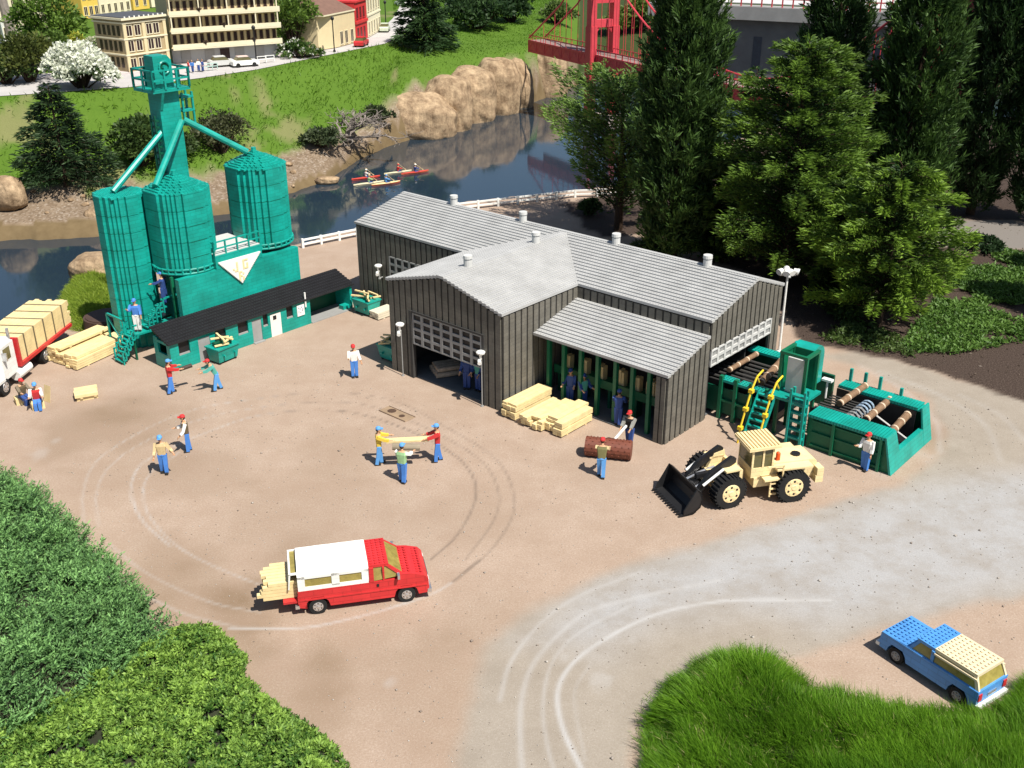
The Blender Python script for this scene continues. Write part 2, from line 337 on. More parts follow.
stain = np.clip(spot(110,425,4.5,.55)+spot(160,640,5,.4)+spot(420,700,4,.3)+spot(300,520,5,.25)+spot(480,520,3,.2)+spot(205,470,3.2,.3)+spot(130,470,3.5,.25)+spot(300,560,3,.3)+spot(180,570,3.5,.45)+spot(270,690,3.5,.4)+spot(360,640,3,.3)+spot(940,440,2.4,.6)+spot(240,620,1.6,.5)+spot(120,415,2,.3)+spot(330,450,3,.25)+spot(600,470,2.5,.2)+spot(480,620,2.5,.25), 0, 1)
dfr = DF.ravel(); zr_ = Z_.ravel(); Tr = XR/YR
gst = np.interp(Tr, [tk(290), tk(350), tk(420)], [0, 1.8, 3.6]); grass = sstep(5.0, 6.8, dfr + gst + (nz-.5)*4)*sstep(0, 1, dfr)
dry = sstep(.60, .72, fbm(XR, YR*.7, .28, 44))*grass*.5*(Tr < tk(400))
gmound = paint(lambda x, y: 1-sstep(-.4, .3, sdpoly(x, y, pxpoly([(48,322),(62,290),(85,262),(112,258),(125,300),(112,328)]))))
grass = np.maximum(grass, gmound)
gravel = sstep(.3, 1.2, dfr)*(1-grass)
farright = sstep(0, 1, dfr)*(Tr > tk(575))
wet = (dfr < 1.2) & (dfr > -2)
Zb = zr_.copy()
me = bpy.data.meshes.new('ground'); nv = nr*nc
ii = (np.arange(nr-1)[:, None]*nc + np.arange(nc-1)[None]).ravel(); quads = np.stack([ii, ii+1, ii+nc+1, ii+nc], 1)
ground = np_mesh('ground', np.stack([XR, YR, Zb], 1), quads, [], smooth=True); ground['kind'] = 'structure'
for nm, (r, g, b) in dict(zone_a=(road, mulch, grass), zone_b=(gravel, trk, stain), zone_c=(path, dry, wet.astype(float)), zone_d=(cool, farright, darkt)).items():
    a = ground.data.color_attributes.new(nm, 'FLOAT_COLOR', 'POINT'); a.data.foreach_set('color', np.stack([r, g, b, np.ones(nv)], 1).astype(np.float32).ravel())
m = bpy.data.materials.new('yard_ground'); m.use_nodes = True; n = m.node_tree.nodes; l = m.node_tree.links; bs = n['Principled BSDF']
bs.inputs['Roughness'].default_value = 0.9; bs.inputs['Specular IOR Level'].default_value = 0.15
tc = n.new('ShaderNodeTexCoord')
def noise(scale, detail=5, rough=.6):
    x = n.new('ShaderNodeTexNoise'); x.inputs['Scale'].default_value = scale; x.inputs['Detail'].default_value = detail; x.inputs['Roughness'].default_value = rough
    l.new(tc.outputs['Object'], x.inputs['Vector']); return x.outputs['Fac']
def ramp(fac, stops):
    r = n.new('ShaderNodeValToRGB'); e = r.color_ramp.elements
    while len(e) < len(stops): e.new(0.5)
    for q, (p, c) in zip(e, stops): q.position = p; q.color = tuple(c[:3]) + (1,)
    l.new(fac, r.inputs['Fac']); return r.outputs['Color']
def mixc(fac, a, b, mode='MIX'):
    x = n.new('ShaderNodeMix'); x.data_type = 'RGBA'; x.blend_type = mode
    (l.new(fac, x.inputs[0]) if not isinstance(fac, float) else setattr(x.inputs[0], 'default_value', fac))
    for s_, v in ((x.inputs[6], a), (x.inputs[7], b)):
        if isinstance(v, tuple): s_.default_value = tuple(v[:3]) + (1,)
        else: l.new(v, s_)
    return x.outputs[2]
def attr(nm):
    a = n.new('ShaderNodeAttribute'); a.attribute_name = nm; sp = n.new('ShaderNodeSeparateColor'); l.new(a.outputs['Color'], sp.inputs[0]); return sp.outputs
za, zb, zc, zd = attr('zone_a'), attr('zone_b'), attr('zone_c'), attr('zone_d')
f_fine = noise(14, 3, .75); f_big = noise(.22, 6, .6); f_mid = noise(1.3, 6, .65); f_grit = noise(22, 2, .5); f_blot = noise(.6, 8, .72); f_spk = noise(30, 1, .5)
vor = n.new('ShaderNodeTexVoronoi'); vor.inputs['Scale'].default_value = 6.5; l.new(tc.outputs['Object'], vor.inputs['Vector'])
tan = mixc(f_big, (.325,.24,.18), (.405,.325,.27))
tan = mixc(f_mid, tan, (.355,.268,.205))
tan = mixc(.45, tan, ramp(f_fine, [(.3,(.21,.145,.10)),(.5,(.33,.245,.18)),(.72,(.50,.42,.34))]))
tan = mixc(zb[2], tan, (.20,.14,.09))
rd = mixc(f_mid, (.25,.205,.155), (.31,.265,.21)); rd = mixc(zd[0], rd, mixc(f_mid, (.30,.295,.29), (.345,.345,.345)))
rd = mixc(.22, rd, ramp(f_fine, [(.3,(.19,.175,.155)),(.5,(.31,.29,.265)),(.75,(.52,.51,.49))]))
tan = mixc(.55, tan, mixc(f_blot, (.22,.15,.10), (.50,.41,.345)), 'MIX') if False else mixc(ramp(f_blot, [(.38,(0,0,0)),(.62,(.5,.5,.5))]), tan, (.275,.195,.14))
rd = mixc(ramp(f_blot, [(.42,(0,0,0)),(.66,(.55,.55,.55))]), rd, (.225,.19,.15))
c = mixc(za[0], tan, rd)
c = mixc(ramp(f_spk, [(.68,(0,0,0)),(.74,(.55,.55,.55))]), c, (.52,.48,.43))
c = mixc(zb[1], c, (.40,.39,.375))
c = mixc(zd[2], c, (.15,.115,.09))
ml = ramp(f_fine, [(.3,(.018,.012,.009)),(.55,(.06,.042,.033)),(.78,(.17,.13,.105))])
c = mixc(za[1], c, ml)
gv = ramp(vor.outputs['Color'], [(.1,(.07,.05,.035)),(.4,(.17,.125,.085)),(.7,(.27,.21,.155)),(.95,(.42,.38,.33))]); gv = mixc(.55, gv, mixc(f_mid, (.12,.08,.045), (.24,.185,.13)))
c = mixc(zb[0], c, gv)
gr = mixc(f_mid, (.04,.10,.008), (.085,.16,.014)); gr = mixc(.4, gr, ramp(f_fine, [(.3,(.05,.10,.01)),(.7,(.12,.19,.03))]))
c = mixc(za[2], c, gr); c = mixc(zc[1], c, mixc(f_fine, (.16,.13,.06), (.32,.25,.16)))
c = mixc(zc[0], c, mixc(f_fine, (.13,.115,.10), (.23,.21,.19)))
c = mixc(zc[2], c, mixc(f_mid, (.09,.06,.028), (.19,.14,.075)))
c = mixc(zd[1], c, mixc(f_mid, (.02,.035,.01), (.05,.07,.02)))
l.new(c, bs.inputs['Base Color'])
bp = n.new('ShaderNodeBump'); bp.inputs['Strength'].default_value = 0.15; bp.inputs['Distance'].default_value = 0.05; l.new(f_grit, bp.inputs['Height']); l.new(bp.outputs['Normal'], bs.inputs['Normal'])
ground.data.materials.append(m)
# water
wm = bpy.data.materials.new('river_water'); wm.use_nodes = True; n = wm.node_tree.nodes; l = wm.node_tree.links; bs = n['Principled BSDF']
bs.inputs['Base Color'].default_value = (.016,.03,.045,1); bs.inputs['Roughness'].default_value = .06; bs.inputs['IOR'].default_value = 1.33; bs.inputs['Specular IOR Level'].default_value = 1.0
tc = n.new('ShaderNodeTexCoord'); no = n.new('ShaderNodeTexNoise'); no.inputs['Scale'].default_value = .9; no.inputs['Detail'].default_value = 3; l.new(tc.outputs['Object'], no.inputs['Vector'])
bp = n.new('ShaderNodeBump'); bp.inputs['Strength'].default_value = .03; bp.inputs['Distance'].default_value = .08; l.new(no.outputs['Fac'], bp.inputs['Height']); l.new(bp.outputs['Normal'], bs.inputs['Normal'])
w = MB(); w.add([(-220,45,ZW),(260,45,ZW),(260,500,ZW),(-220,500,ZW)], [(0,1,2,3)]); tag(w.build('river', wm), kind='structure')
# street of the town across the river
def sheet(name, pts, z, m, kind='structure'):
    bm = bmesh.new(); vs = [bm.verts.new((p[0], p[1], z)) for p in pts]; f = bm.faces.new(vs); 
    if f.normal.z < 0: f.normal_flip()
    bmesh.ops.triangulate(bm, faces=bm.faces[:]); me = bpy.data.meshes.new(name); bm.normal_update(); bm.to_mesh(me); bm.free()
    me.materials.append(m); o = bpy.data.objects.new(name, me); COL.objects.link(o); o['kind'] = kind; return o
sheet('street', pxpoly(ROADP, 6.03), 6.03, mat('street_grey', (.42,.40,.385), .85, .1, .6, .15))
# pavement: a raised kerb along the town side
pv = MB(); up_ = [(0,82),(130,74),(190,69),(240,61),(280,55.5),(350,43.5),(381,30)]
for (a, b) in zip(up_[:-1], up_[1:]):
    A = at(*a, 6.03); B = at(*b, 6.03); d = (B-A); L = d.length; d.normalize(); nn = Vector((-d.y, d.x, 0)); c_ = (A+B)/2 + nn*1.6
    pv.obox(c_, d, nn, L*0.998, 3.2, 5.9, 6.13)
tag(pv.build('pavement', mat('pavement_pale', (.5,.45,.43), .85, .1, 1.0, .15)), kind='structure')
# ------------------------------------------------------------------ the grey timber mill hall
YAW = math.radians(-41.34); O0 = Vector((-.4428, 44.506, 0)); AX = Vector((math.cos(YAW), math.sin(YAW), 0)); BX = Vector((-AX.y, AX.x, 0))
def ab(a, b, z=0.0): return O0 + AX*a + BX*b + Vector((0, 0, z))
Wa, HE, Bm, Wm, aL, aR, ZR, bl, hl1, hl2, rw, rm, ov = 7.546, 4.866, 5.507, 6.473, -16.237, 7.518, 5.861, 2.186, 3.315, 4.192, .507, .599, .079
bR = Bm + Wm*rm; aW = -Wa*rw
hall = thing('timber_hall', 'large dark grey board-clad sawmill hall with pale grey ribbed roofs and round roof vents', 'building', O0, YAW)
def wall(name, p0, p1, zt, openings=(), z0=0.0, parent=hall, pitch=.42, sub=1, proud=.055):
    """board-and-groove wall between two plan points; outward is to the right of p0->p1; zt(t) gives the top"""
    mb = MB(); p0 = Vector((*p0, 0)); p1 = Vector((*p1, 0)); d = p1-p0; L = d.length; d.normalize(); nn = Vector((d.y, -d.x, 0))
    k = max(1, int(round(L/pitch))); st = L/k
    for i in range(k):
        t0, t1 = i*st, (i+1)*st; tm = (t0+t1)/2; segs = [(z0, zt(tm))]
        for (o0, o1, a, b) in openings:
            if o0 <= tm <= o1:
                ns = []
                for (s0, s1) in segs:
                    if a > s0: ns.append((s0, min(a, s1)))
                    if b < s1: ns.append((max(b, s0), s1))
                segs = [q for q in ns if q[1]-q[0] > .01]
        for (s0, s1) in segs:
            c = p0 + d*tm - nn*.06; mb.obox(c, d, nn, st, .12, s0, s1, 1)
            c = p0 + d*tm + nn*(proud/2); mb.obox(c, d, nn, st*.74, proud, s0, s1-.002, 0)
    return mb.build(name, [GREYW, GREYB], parent)
gab = lambda t: HE + (ZR-HE)*(1-abs(t-Wa*(1-rw))/(Wa*max(rw, 1-rw))) - .14
wall('front_wall', (-Wa, 0), (0, 0), gab, [(1.55, 6.35, 0, 3.5)])
wall('side_wall', (0, 0), (0, Bm), lambda t: HE-.14)
wall('side_wall', (-Wa, Bm), (-Wa, 0), lambda t: HE-.14)
wall('front_wall', (aL, Bm), (-Wa, Bm), lambda t: HE-.14, [(2.75, 7.2, 2.1, 3.45)])
wall('front_wall', (0, Bm), (aR, Bm), lambda t: HE-.14)
def gabR(t): b = t; return HE-.14 + (ZR-HE)*(b/(Wm*rm) if b < Wm*rm else (Wm-b)/(Wm*(1-rm)))
wall('end_wall', (aR, Bm), (aR, Bm+Wm), gabR, [(.05, 5.6, 0, 3.45)])
wall('end_wall', (aL, Bm+Wm), (aL, Bm), lambda t: gabR(Wm-t))
wall('rear_wall', (aR, Bm+Wm), (aL, Bm+Wm), lambda t: HE-.14)
# lean-to
lz = lambda b: hl1 + (hl2-hl1)*(b-bl)/(Bm-bl)
wall('lean_to_end_wall', (aR, bl), (aR, Bm), lambda t: lz(bl+t)-.12)
wall('lean_to_front_panel', (aR-.55, bl), (aR, bl), lambda t: hl1-.13, pitch=.28)
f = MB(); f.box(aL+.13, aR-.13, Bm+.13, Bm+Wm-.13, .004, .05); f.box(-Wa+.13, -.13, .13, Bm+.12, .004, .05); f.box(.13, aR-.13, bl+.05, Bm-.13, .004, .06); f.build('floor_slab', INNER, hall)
# roofs: stepped brick courses with studs
NST = 16
def roof_rows(name, rows, along, parent=hall):
    """rows: (lo, hi, ztop, s0, s1): lo..hi across the slope, s0..s1 along it"""
    mb = MB()
    for (lo, hi, zt, s0, s1) in rows:
        if along == 'a': mb.box(s0, s1, min(lo,hi), max(lo,hi), zt-.13, zt)
        else: mb.box(min(lo,hi), max(lo,hi), s0, s1, zt-.13, zt)
        w = abs(hi-lo); q = .5*(lo+hi)
        e = .07
        if along == 'a': mb.studs(s0, s1, q-e, q+e, zt, h=.02)
        else: mb.studs(q-e, q+e, s0, s1, zt, h=.02)
    return mb.build(name, GREYR, parent)
dz = (ZR-HE)/NST
rows = []
for i in range(NST):
    lo = Bm-ov + (bR-Bm+ov)*i/NST; hi = Bm-ov + (bR-Bm+ov)*(i+1)/NST; rows.append((lo, hi, HE+dz*(i+1), aL-ov, aR+ov))
roof_rows('roof_slope', rows, 'a')
rows = []
for i in range(NST):
    lo = Bm+Wm+ov - (Bm+Wm+ov-bR)*i/NST; hi = Bm+Wm+ov - (Bm+Wm+ov-bR)*(i+1)/NST; rows.append((lo, hi, HE+dz*(i+1), aL-ov, aR+ov))
roof_rows('roof_slope', rows, 'a')
for sgn in (1, -1):
    rows = []; e0 = ov if sgn > 0 else -Wa-ov
    for i in range(NST):
        lo = e0 + (aW-e0)*i/NST; hi = e0 + (aW-e0)*(i+1)/NST
        rows.append((lo, hi, HE+dz*(i+1)+.005, -ov-.02, Bm-ov+(bR-Bm+ov)*(i+1)/NST))
    roof_rows('roof_slope', rows, 'b')
rows = []
for i in range(14):
    lo = bl-ov + (Bm-.06-bl+ov)*i/14; hi = bl-ov + (Bm-.06-bl+ov)*(i+1)/14; rows.append((lo, hi, hl1 + (hl2-hl1)*(i+1)/14, .058, aR+ov))
roof_rows('lean_to_roof', rows, 'a')
r = MB(); r.box(aL-ov, aR+ov, bR-.11, bR+.11, ZR+.008, ZR+.04); r.build('roof_ridge', GREYR, hall)
for (a, b) in ((-12.08, bR), (-6.84, bR), (-.58, bR), (4.81, bR), (aW, 6.9), (aW, 1.84)):
    v = MB(); v.cyl((a,b,ZR-.1), (a,b,ZR+.33), .21, .21, 14); v.cyl((a,b,ZR+.33), (a,b,ZR+.39), .17, .17, 14); v.cyl((a,b,ZR+.39), (a,b,ZR+.54), .235, .225, 14); v.build('roof_vent', PALEG, hall)
def grid_door(name, P, d, nn, L, z0, z1, nx, nz, parent, m=MIDG, back=BLACK):
    fr = MB(); P = Vector(P); th = .09
    def bar(t0, t1, a, b, dep=th): c = P + d*((t0+t1)/2) + nn*(dep/2); fr.obox(c, d, nn, t1-t0, dep, a, b)
    fw_ = .16
    for i in range(nx+1): t = L*i/nx; bar(max(0, t-fw_/2), min(L, t+fw_/2), z0, z1, th)
    for j in range(nz+1): z = z0+(z1-z0)*j/nz; bar(0, L, max(z0, z-.07), min(z1, z+.07), th-.008)
    o = fr.build(name, m, parent)
    pn = MB(); c = P + d*(L/2) + nn*.012; pn.obox(c, d, nn, L-.02, .02, z0+.01, z1-.01); pn.build('pane', back, o); return o
VX, VY = Vector((1,0,0)), Vector((0,1,0))
grid_door('roller_door', (-Wa+1.68, .03, 0), VX, -VY, 4.62, 1.86, 3.5, 7, 4, hall)
grid_door('window', (aL+2.78, Bm-.02, 0), VX, -VY, 4.4, 2.12, 3.44, 8, 3, hall)
grid_door('roller_door', (aR+.02, Bm+.06, 0), VY, VX, 5.5, 2.62, 3.42, 9, 2, hall, PALEG, MIDG)
jm = MB(); jm.box(-Wa+1.5, -Wa+1.66, -.11, .05, 0, 3.62); jm.box(-Wa+6.34, -Wa+6.5, -.11, .05, 0, 3.62); jm.box(-Wa+1.66, -Wa+6.34, -.1, .04, 3.52, 3.62); jm.build('door_frame', GREYB, hall)
# dark partition inside so the hall is not see-through
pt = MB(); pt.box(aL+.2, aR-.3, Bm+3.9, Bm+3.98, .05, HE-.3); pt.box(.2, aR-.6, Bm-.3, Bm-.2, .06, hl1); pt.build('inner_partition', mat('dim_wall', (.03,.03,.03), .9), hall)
# green frame posts of the lean-to front
for a in (.72, 1.62, 2.62, 3.59, 4.59, 5.52, 6.42):
    q = MB(); q.box(a-.085, a+.085, bl+.25, bl+.45, .06, 3.2); q.build('post', MGREEN, hall)
# saw line inside the lean-to, with boards standing in it
sl = thing('sorting_line', 'long green sorting conveyor behind the posts of the open lean-to', 'conveyor', ab(3.6, 3.6, .06), YAW)
q = MB(); q.box(-3.2, 3.1, -.25, .45, 1.15, 1.3); q.box(-3.2, 3.1, -.3, -.22, 1.0, 1.42); q.build('conveyor_bed', MGREEN, sl)
for x in (-3, -1.5, 0, 1.5, 2.9): b_ = MB(); b_.box(x-.07, x+.07, -.15, .3, 0, 1.15); b_.build('leg', DTEAL, sl)
PLX = [(1.12, .28, 'pale board bundle upright between the first two green posts of the lean-to'), (2.12, .35, 'pale board bundle upright between the second and third green posts'), (3.1, .3, 'pale board bundle upright between the third and fourth green posts'), (4.1, .62, 'wide bundle of yellowish boards between the fourth and fifth green posts'), (5.1, .35, 'pale board bundle between the fifth and sixth green posts of the lean-to'), (5.95, .62, 'wide bundle of yellowish boards between the last two green posts')]
for a, w_, lab in PLX:
    q = MB(); k = max(2, int(w_/.13))
    for i in range(k): x = -w_/2 + w_*i/k; q.box(x, x+w_/k*.82, -.16+random.uniform(-.03,.03), .16, 0, .75+random.uniform(-.08,.08))
    o = q.build('board_bundle', TIMB); o.location = ab(a, 3.62, 1.362); o.rotation_euler = (0,0,YAW); tag(o, lab, 'timber', 'board bundles on the sorting line')
# stuff inside the open wing
q = MB()
for i in range(5): q.cyl((-.5+.28*i, -1.2, .14), (-.5+.28*i, 1.4, .14), .13, .13, 10)
for i in range(4): q.cyl((-.36+.28*i, -1.1, .37), (-.36+.28*i, 1.5, .37), .12, .12, 10)
o = q.build('log_pile', PALELOG); o.location = ab(-4.9, 1.9, .05); o.rotation_euler = (0,0,YAW-.5); tag(o, 'pile of pale logs on the dim floor inside the open roller door', 'log pile')

# ------------------------------------------------------------------ yard floodlights
def yard_lamp(a, b, label, z0=0.0):
    P = ab(a, b); t = thing('yard_lamp', label, 'lamp', P, YAW, 'yard lamps at the hall doors')
    m_ = MB(); m_.cyl((0,0,z0), (0,0,z0+.06), .08, .07, 10); m_.cyl((0,0,z0+.06), (0,0,2.75), .028, .025, 8)
    if z0: m_.cyl((0,0,z0+.05), (0,.3,z0+.05), .03, .03, 6)
    m_.build('pole', MIDG, t)
    m_ = MB(); m_.cyl((0,-.05,2.74), (0,-.05,2.82), .2, .22, 14); m_.cyl((0,-.05,2.82), (0,-.05,2.86), .22, .17, 14); m_.build('lamp_shade', WHITE, t)
    m_ = MB(); m_.cyl((0,-.05,2.45), (.04,-.12,2.74), .05, .07, 8); m_.cyl((-.05,-.12,2.42),(.16,-.3,2.36), .08, .1, 10); m_.build('spotlight', WHITE, t); return t
yard_lamp(-6.5, -.25, 'white disc lamp on a thin pole left of the front gable roller door')
yard_lamp(-1.1, -.22, 'white disc lamp on a thin pole right of the front gable roller door')
yard_lamp(-14.1, 5.2, 'white disc lamp bracketed on the shaded wall beside the small window grid', 2.0)
P = at(779, 352); lp = thing('lamp_post', 'tall white post topped by a cluster of floodlights beside the green log machine', 'lamp post', P)
m_ = MB(); m_.cyl((0,0,0),(0,0,.1),.16,.14,10); m_.cyl((0,0,.1),(0,0,4.3),.07,.055,8); m_.build('pole', WHITE, lp)
m_ = MB(); m_.box(-.42,.42,-.06,.06,4.27,4.35); m_.box(-.06,.06,-.4,.4,4.275,4.345); m_.build('cross_arm', PALEG, lp)
for (x, y, dx, dy) in ((-.38,0,-.3,-.25),(-.12,-.2,-.1,-.3),(.14,-.1,.12,-.3),(.4,0,.34,-.1),(0,.36,.1,.3)):
    m_ = MB(); c0 = Vector((x,y,4.5)); d_ = Vector((dx,dy,-.1)).normalized(); m_.cyl(c0-d_*.13, c0+d_*.06, .11, .15, 12); m_.cyl(c0+d_*.06, c0+d_*.16, .16, .17, 12); m_.cyl((x,y,4.34),(x,y,4.42),.04,.04,6); m_.build('floodlight', WHITE, lp)

# ------------------------------------------------------------------ green log machine at the right gable
mc = thing('log_conveyor', 'long teal brick-built log feeding machine with control booth, running out of the hall gable', 'machine', O0, YAW)
q = MB()
for a in (7.95, 8.7, 9.45, 10.25): q.box(a-.08, a+.08, 6.02, 6.21, 0, 2.15)
q.box(7.2, 10.4, 6.2, 6.26, .25, 1.5, 1); q.box(7.9, 10.3, 6.05, 6.14, .9, 1.0); q.build('side_frame', [MGREEN, DTEAL], mc)
q = MB()
for a in (7.95, 8.7, 9.45, 10.25): q.box(a-.08, a+.08, 10.65, 10.84, 0, 1.7)
q.box(7.2, 10.4, 10.6, 10.66, .2, 1.6, 1); q.build('side_frame', [MGREEN, DTEAL], mc)
q = MB()
for (x0, x1) in ((7.85, 8.6), (8.78, 9.38), (9.53, 10.2)): q.box(x0, x1, 6.1, 6.62, 1.85, 1.97); q.studs(x0, x1, 6.14, 6.58, 1.97)
q.build('walkway', TEAL, mc); q = MB(); q.box(6.9, 9.9, 10.3, 10.95, 1.72, 1.84); q.studs(6.9, 9.9, 10.35, 10.9, 1.84); q.box(9.0, 9.25, 10.9, 11.1, 1.2, 2.6); q.build('walkway', TEAL, mc)
q = MB()
for b in np.arange(6.9, 10.2, .42): q.cyl((6.6, b, 1.45), (10.2, b, 1.45), .07, .07, 8)
q.build('roller', GREYB, mc)
q = MB(); q.box(6.6, 10.3, 6.66, 10.25, .25, .55); q.box(6.6,10.4,6.62,6.7,.5,1.6); q.build('drip_tray', BLACK, mc)
# booth
q = MB(); B0, B1, b0, b1 = 10.55, 11.85, 6.35, 7.55
for (x, y) in ((B0, b0), (B1-.14, b0), (B0, b1-.14), (B1-.14, b1-.14)): q.box(x, x+.14, y, y+.14, 0, 3.95)
q.box(B0-.01, B1+.01, b0-.01, b0+.15, 3.9, 4.02); q.box(B0-.01, B0+.15, b0+.15, b1+.01, 3.9, 4.02); q.box(B1-.15, B1+.01, b0+.15, b1+.01, 3.9, 4.02); q.box(B0+.14, B1-.14, b1-.08, b1-.02, 2.1, 3.9); q.box(B0+.02, B0+.08, b0+.14, b1-.14, 2.1, 3.9); q.build('booth', MGREEN, mc)
q = MB(); q.box(B0-.2, B1+.25, b0-.55, b1, 2.0, 2.12); q.build('booth_floor', TEAL, mc)
q = MB(); q.box(B0+.3, B1-.22, b0+.2, b0+.3, 2.13, 3.75); q.build('panel', PALEG, mc)
q = MB(); n_ = 14; prof = [(b1+.02, 2.0)] + [(8.2-.62*math.cos(math.pi*i/n_), 3.35+.55*math.sin(math.pi*i/n_)) for i in range(n_+1)] + [(8.82, 2.0)]
q.prism(prof, 'x', B0-.12, B0+.92); q.build('hood', TEAL, mc)
q = MB(); q.box(B0+.25, B1-.25, 9.9, 10.05, .3, 1.9); q.build('gear_case', DTEAL, mc)
for k, (a, b) in enumerate(((10.3, 10.1), (11.75, 8.9))):
    q = MB(); q.cyl((a,b,1.2),(a,b,2.05),.05,.05,8); q.box(a-.24,a+.24,b-.13,b+.13,2.05,2.15); q.build('spotlight', [WHITE], mc)
# stair with yellow handrails, climbing to the booth floor
q = MB(); sx0, sx1 = 10.0, 10.75
for i in range(8): z = .25*(i+1); y = 4.72 + .15*i; q.box(sx0, sx1, y, y+.18, z-.07, z)
for x in (sx0-.05, sx1): q.hexa([(x,4.6,0),(x+.05,4.6,0),(x+.05,4.82,0),(x,4.82,0)], [(x,5.8,2.08),(x+.05,5.8,2.08),(x+.05,6.0,2.08),(x,6.0,2.08)])
q.build('stair', TEAL, mc)
for x in (sx0-.1, sx1+.1):
    q = MB(); pts = [(x,4.5,0),(x,4.62,.7),(x,4.95,1.5),(x,5.3,2.25),(x,5.7,2.8),(x,6.2,2.95)]
    q.tube(pts, .045, 6)
    for p_ in pts[1:4]: q.box(p_[0]-.1, p_[0]+.1, p_[1]-.1, p_[1]+.1, p_[2]-.08, p_[2]+.08)
    q.tube([(x,5.7,2.8),(x,5.95,2.45)], .035, 6); q.build('handrail', YBRICK, mc)
q = MB()
for x in (11.5, 12.15): q.box(x, x+.1, 5.72, 5.82, 0, 2.7); q.box(x, x+.1, 6.0, 6.1, 0, 2.7)
for z in (.35, .75, 1.15, 1.55, 1.95, 2.35): q.box(11.5, 12.25, 5.78, 6.04, z, z+.09)
q.build('ladder', TEAL, mc)
# right-hand trough
q = MB(); x1 = 16.12; sl_ = .34
q.prism([(12.3, 0), (x1, 0), (x1-sl_, 1.5), (12.3, 1.5)], 'y', 6.2, 6.3)
for z in (.15, .75, 1.3): q.box(12.5, 15.7, 6.1, 6.2, z, z+.08)
for a in (13.45, 15.55): q.box(a, a+.12, 6.04, 6.2, 0, 1.5)
q.build('side_panel', [MGREEN], mc)
q = MB(); q.prism([(12.3, 0), (x1, 0), (x1-sl_, 1.5), (12.3, 1.5)], 'y', 10.35, 10.45); q.build('side_panel', MGREEN, mc)
q = MB()
for i in range(26):
    a = 12.3 + i*.133
    q.box(a, a+.105, 6.05, 7.12, 1.5, 1.64)
for i in range(44):
    a = 9.95 + i*.133
    if 11.9 < a < x1-sl_-.12: q.box(a, a+.105, 9.72, 10.5, 1.5, 1.64)
q.box(12.3, x1-sl_, 6.1, 7.1, 1.47, 1.53); q.box(11.9, x1-sl_, 9.75, 10.48, 1.47, 1.53)
q.hexa([(x1,6.08,0),(x1+.1,6.08,0),(x1+.1,7.25,0),(x1,7.1,0)], [(x1-sl_-.02,6.03,1.655),(x1-sl_+.05,6.03,1.655),(x1-sl_+.05,7.0,1.655),(x1-sl_-.02,7.0,1.655)])
q.hexa([(x1,9.6,0),(x1+.1,9.6,0),(x1+.1,10.48,0),(x1,10.48,0)], [(x1-sl_-.02,9.75,1.655),(x1-sl_+.05,9.75,1.655),(x1-sl_+.05,10.52,1.655),(x1-sl_-.02,10.52,1.655)])
q.hexa([(x1-.05,7.0,0),(x1+.098,7.0,0),(x1+.098,9.8,0),(x1-.05,9.8,0)], [(x1-.3,7.0,.72),(x1-.08,7.0,.72),(x1-.08,9.8,.72),(x1-.3,9.8,.72)])
q.build('trough_rim', TEAL, mc)
q = MB()
for a in (12.1, 12.8, 13.5, 14.5): q.box(a, a+.13, 10.4, 10.53, 1.64, 2.25 if a < 14 else 2.0)
q.build('peg', TEAL, mc)
q = MB(); q.box(11.9, 15.7, 7.1, 7.16, .1, 1.45); q.box(11.9, 15.6, 9.7, 9.76, .1, 1.45); q.box(12.0, 15.9, 7.0, 9.8, .06, .14); q.build('trough_lining', BLACK, mc)
q = MB()
for b in (7.35, 7.6, 7.85, 8.1): q.cyl((11.9, b, 1.3), (13.4, b, 1.3), .05, .05, 6)
for b in (8.5, 8.75, 9.0, 9.25): q.cyl((11.9, b, 1.25), (13.4, b, 1.25), .04, .04, 6)
q.build('roller', GREYB, mc)
for i in range(7):
    b = 7.6 + .3*i; q = MB()
    for k in range(12):
        t0, t1 = 2*math.pi*k/12, 2*math.pi*(k+1)/12
        q.cyl((13.55+.28*math.cos(t0), b, 1.15+.28*math.sin(t0)), (13.55+.28*math.cos(t1), b, 1.15+.28*math.sin(t1)), .05, .05, 6)
    q.build('sprocket', [MIDG if i < 4 else mat('pale_blue_grey', (.3,.4,.5), .5)], mc)
for b in (7.75, 9.0): q = MB(); q.tube([(13.8, b, 1.2), (15.75, b, .35)], .045, 6); q.build('guide_bar', PALEG, mc)
LOGS = [((7.72,7.1,2.0),(7.72,9.7,2.0),.12,'thin ringed brown log lying across the conveyor right at the hall gable'), ((9.25,7.35,1.72),(8.75,10.3,1.72),.17,'ringed brown log across the conveyor just left of the control booth'),
        ((12.85,7.9,1.62),(12.98,10.3,1.72),.15,'ringed brown log across the trough, the one nearest the control booth'), ((14.2,7.7,1.35),(14.25,10.1,1.5),.16,'ringed brown log across the middle of the open trough'), ((15.3,7.6,.98),(15.25,9.75,1.2),.17,'ringed brown log low in the trough by its open end')]
RING = mat('log_ring_pale', (.5,.38,.27), .8, .2)
for p0, p1, r_, lab in LOGS:
    q = MB(); p0, p1 = Vector(p0), Vector(p1); q.cyl(p0, p1, r_, r_, 12)
    for t in (.02, .3, .62, .94): c = p0.lerp(p1, t); d_ = (p1-p0).normalized(); q.cyl(c, c+d_*.1, r_+.012, r_+.012, 12, 1)
    c0 = (p0+p1)/2; c0.z = min(p0.z, p1.z)-r_; q.v = [tuple(Vector(v)-c0) for v in q.v]
    o = q.build('log', [BARKL, RING]); o.location = ab(c0.x, c0.y, c0.z); o.rotation_euler = (0,0,YAW); tag(o, lab, 'log', 'logs on the log conveyor')

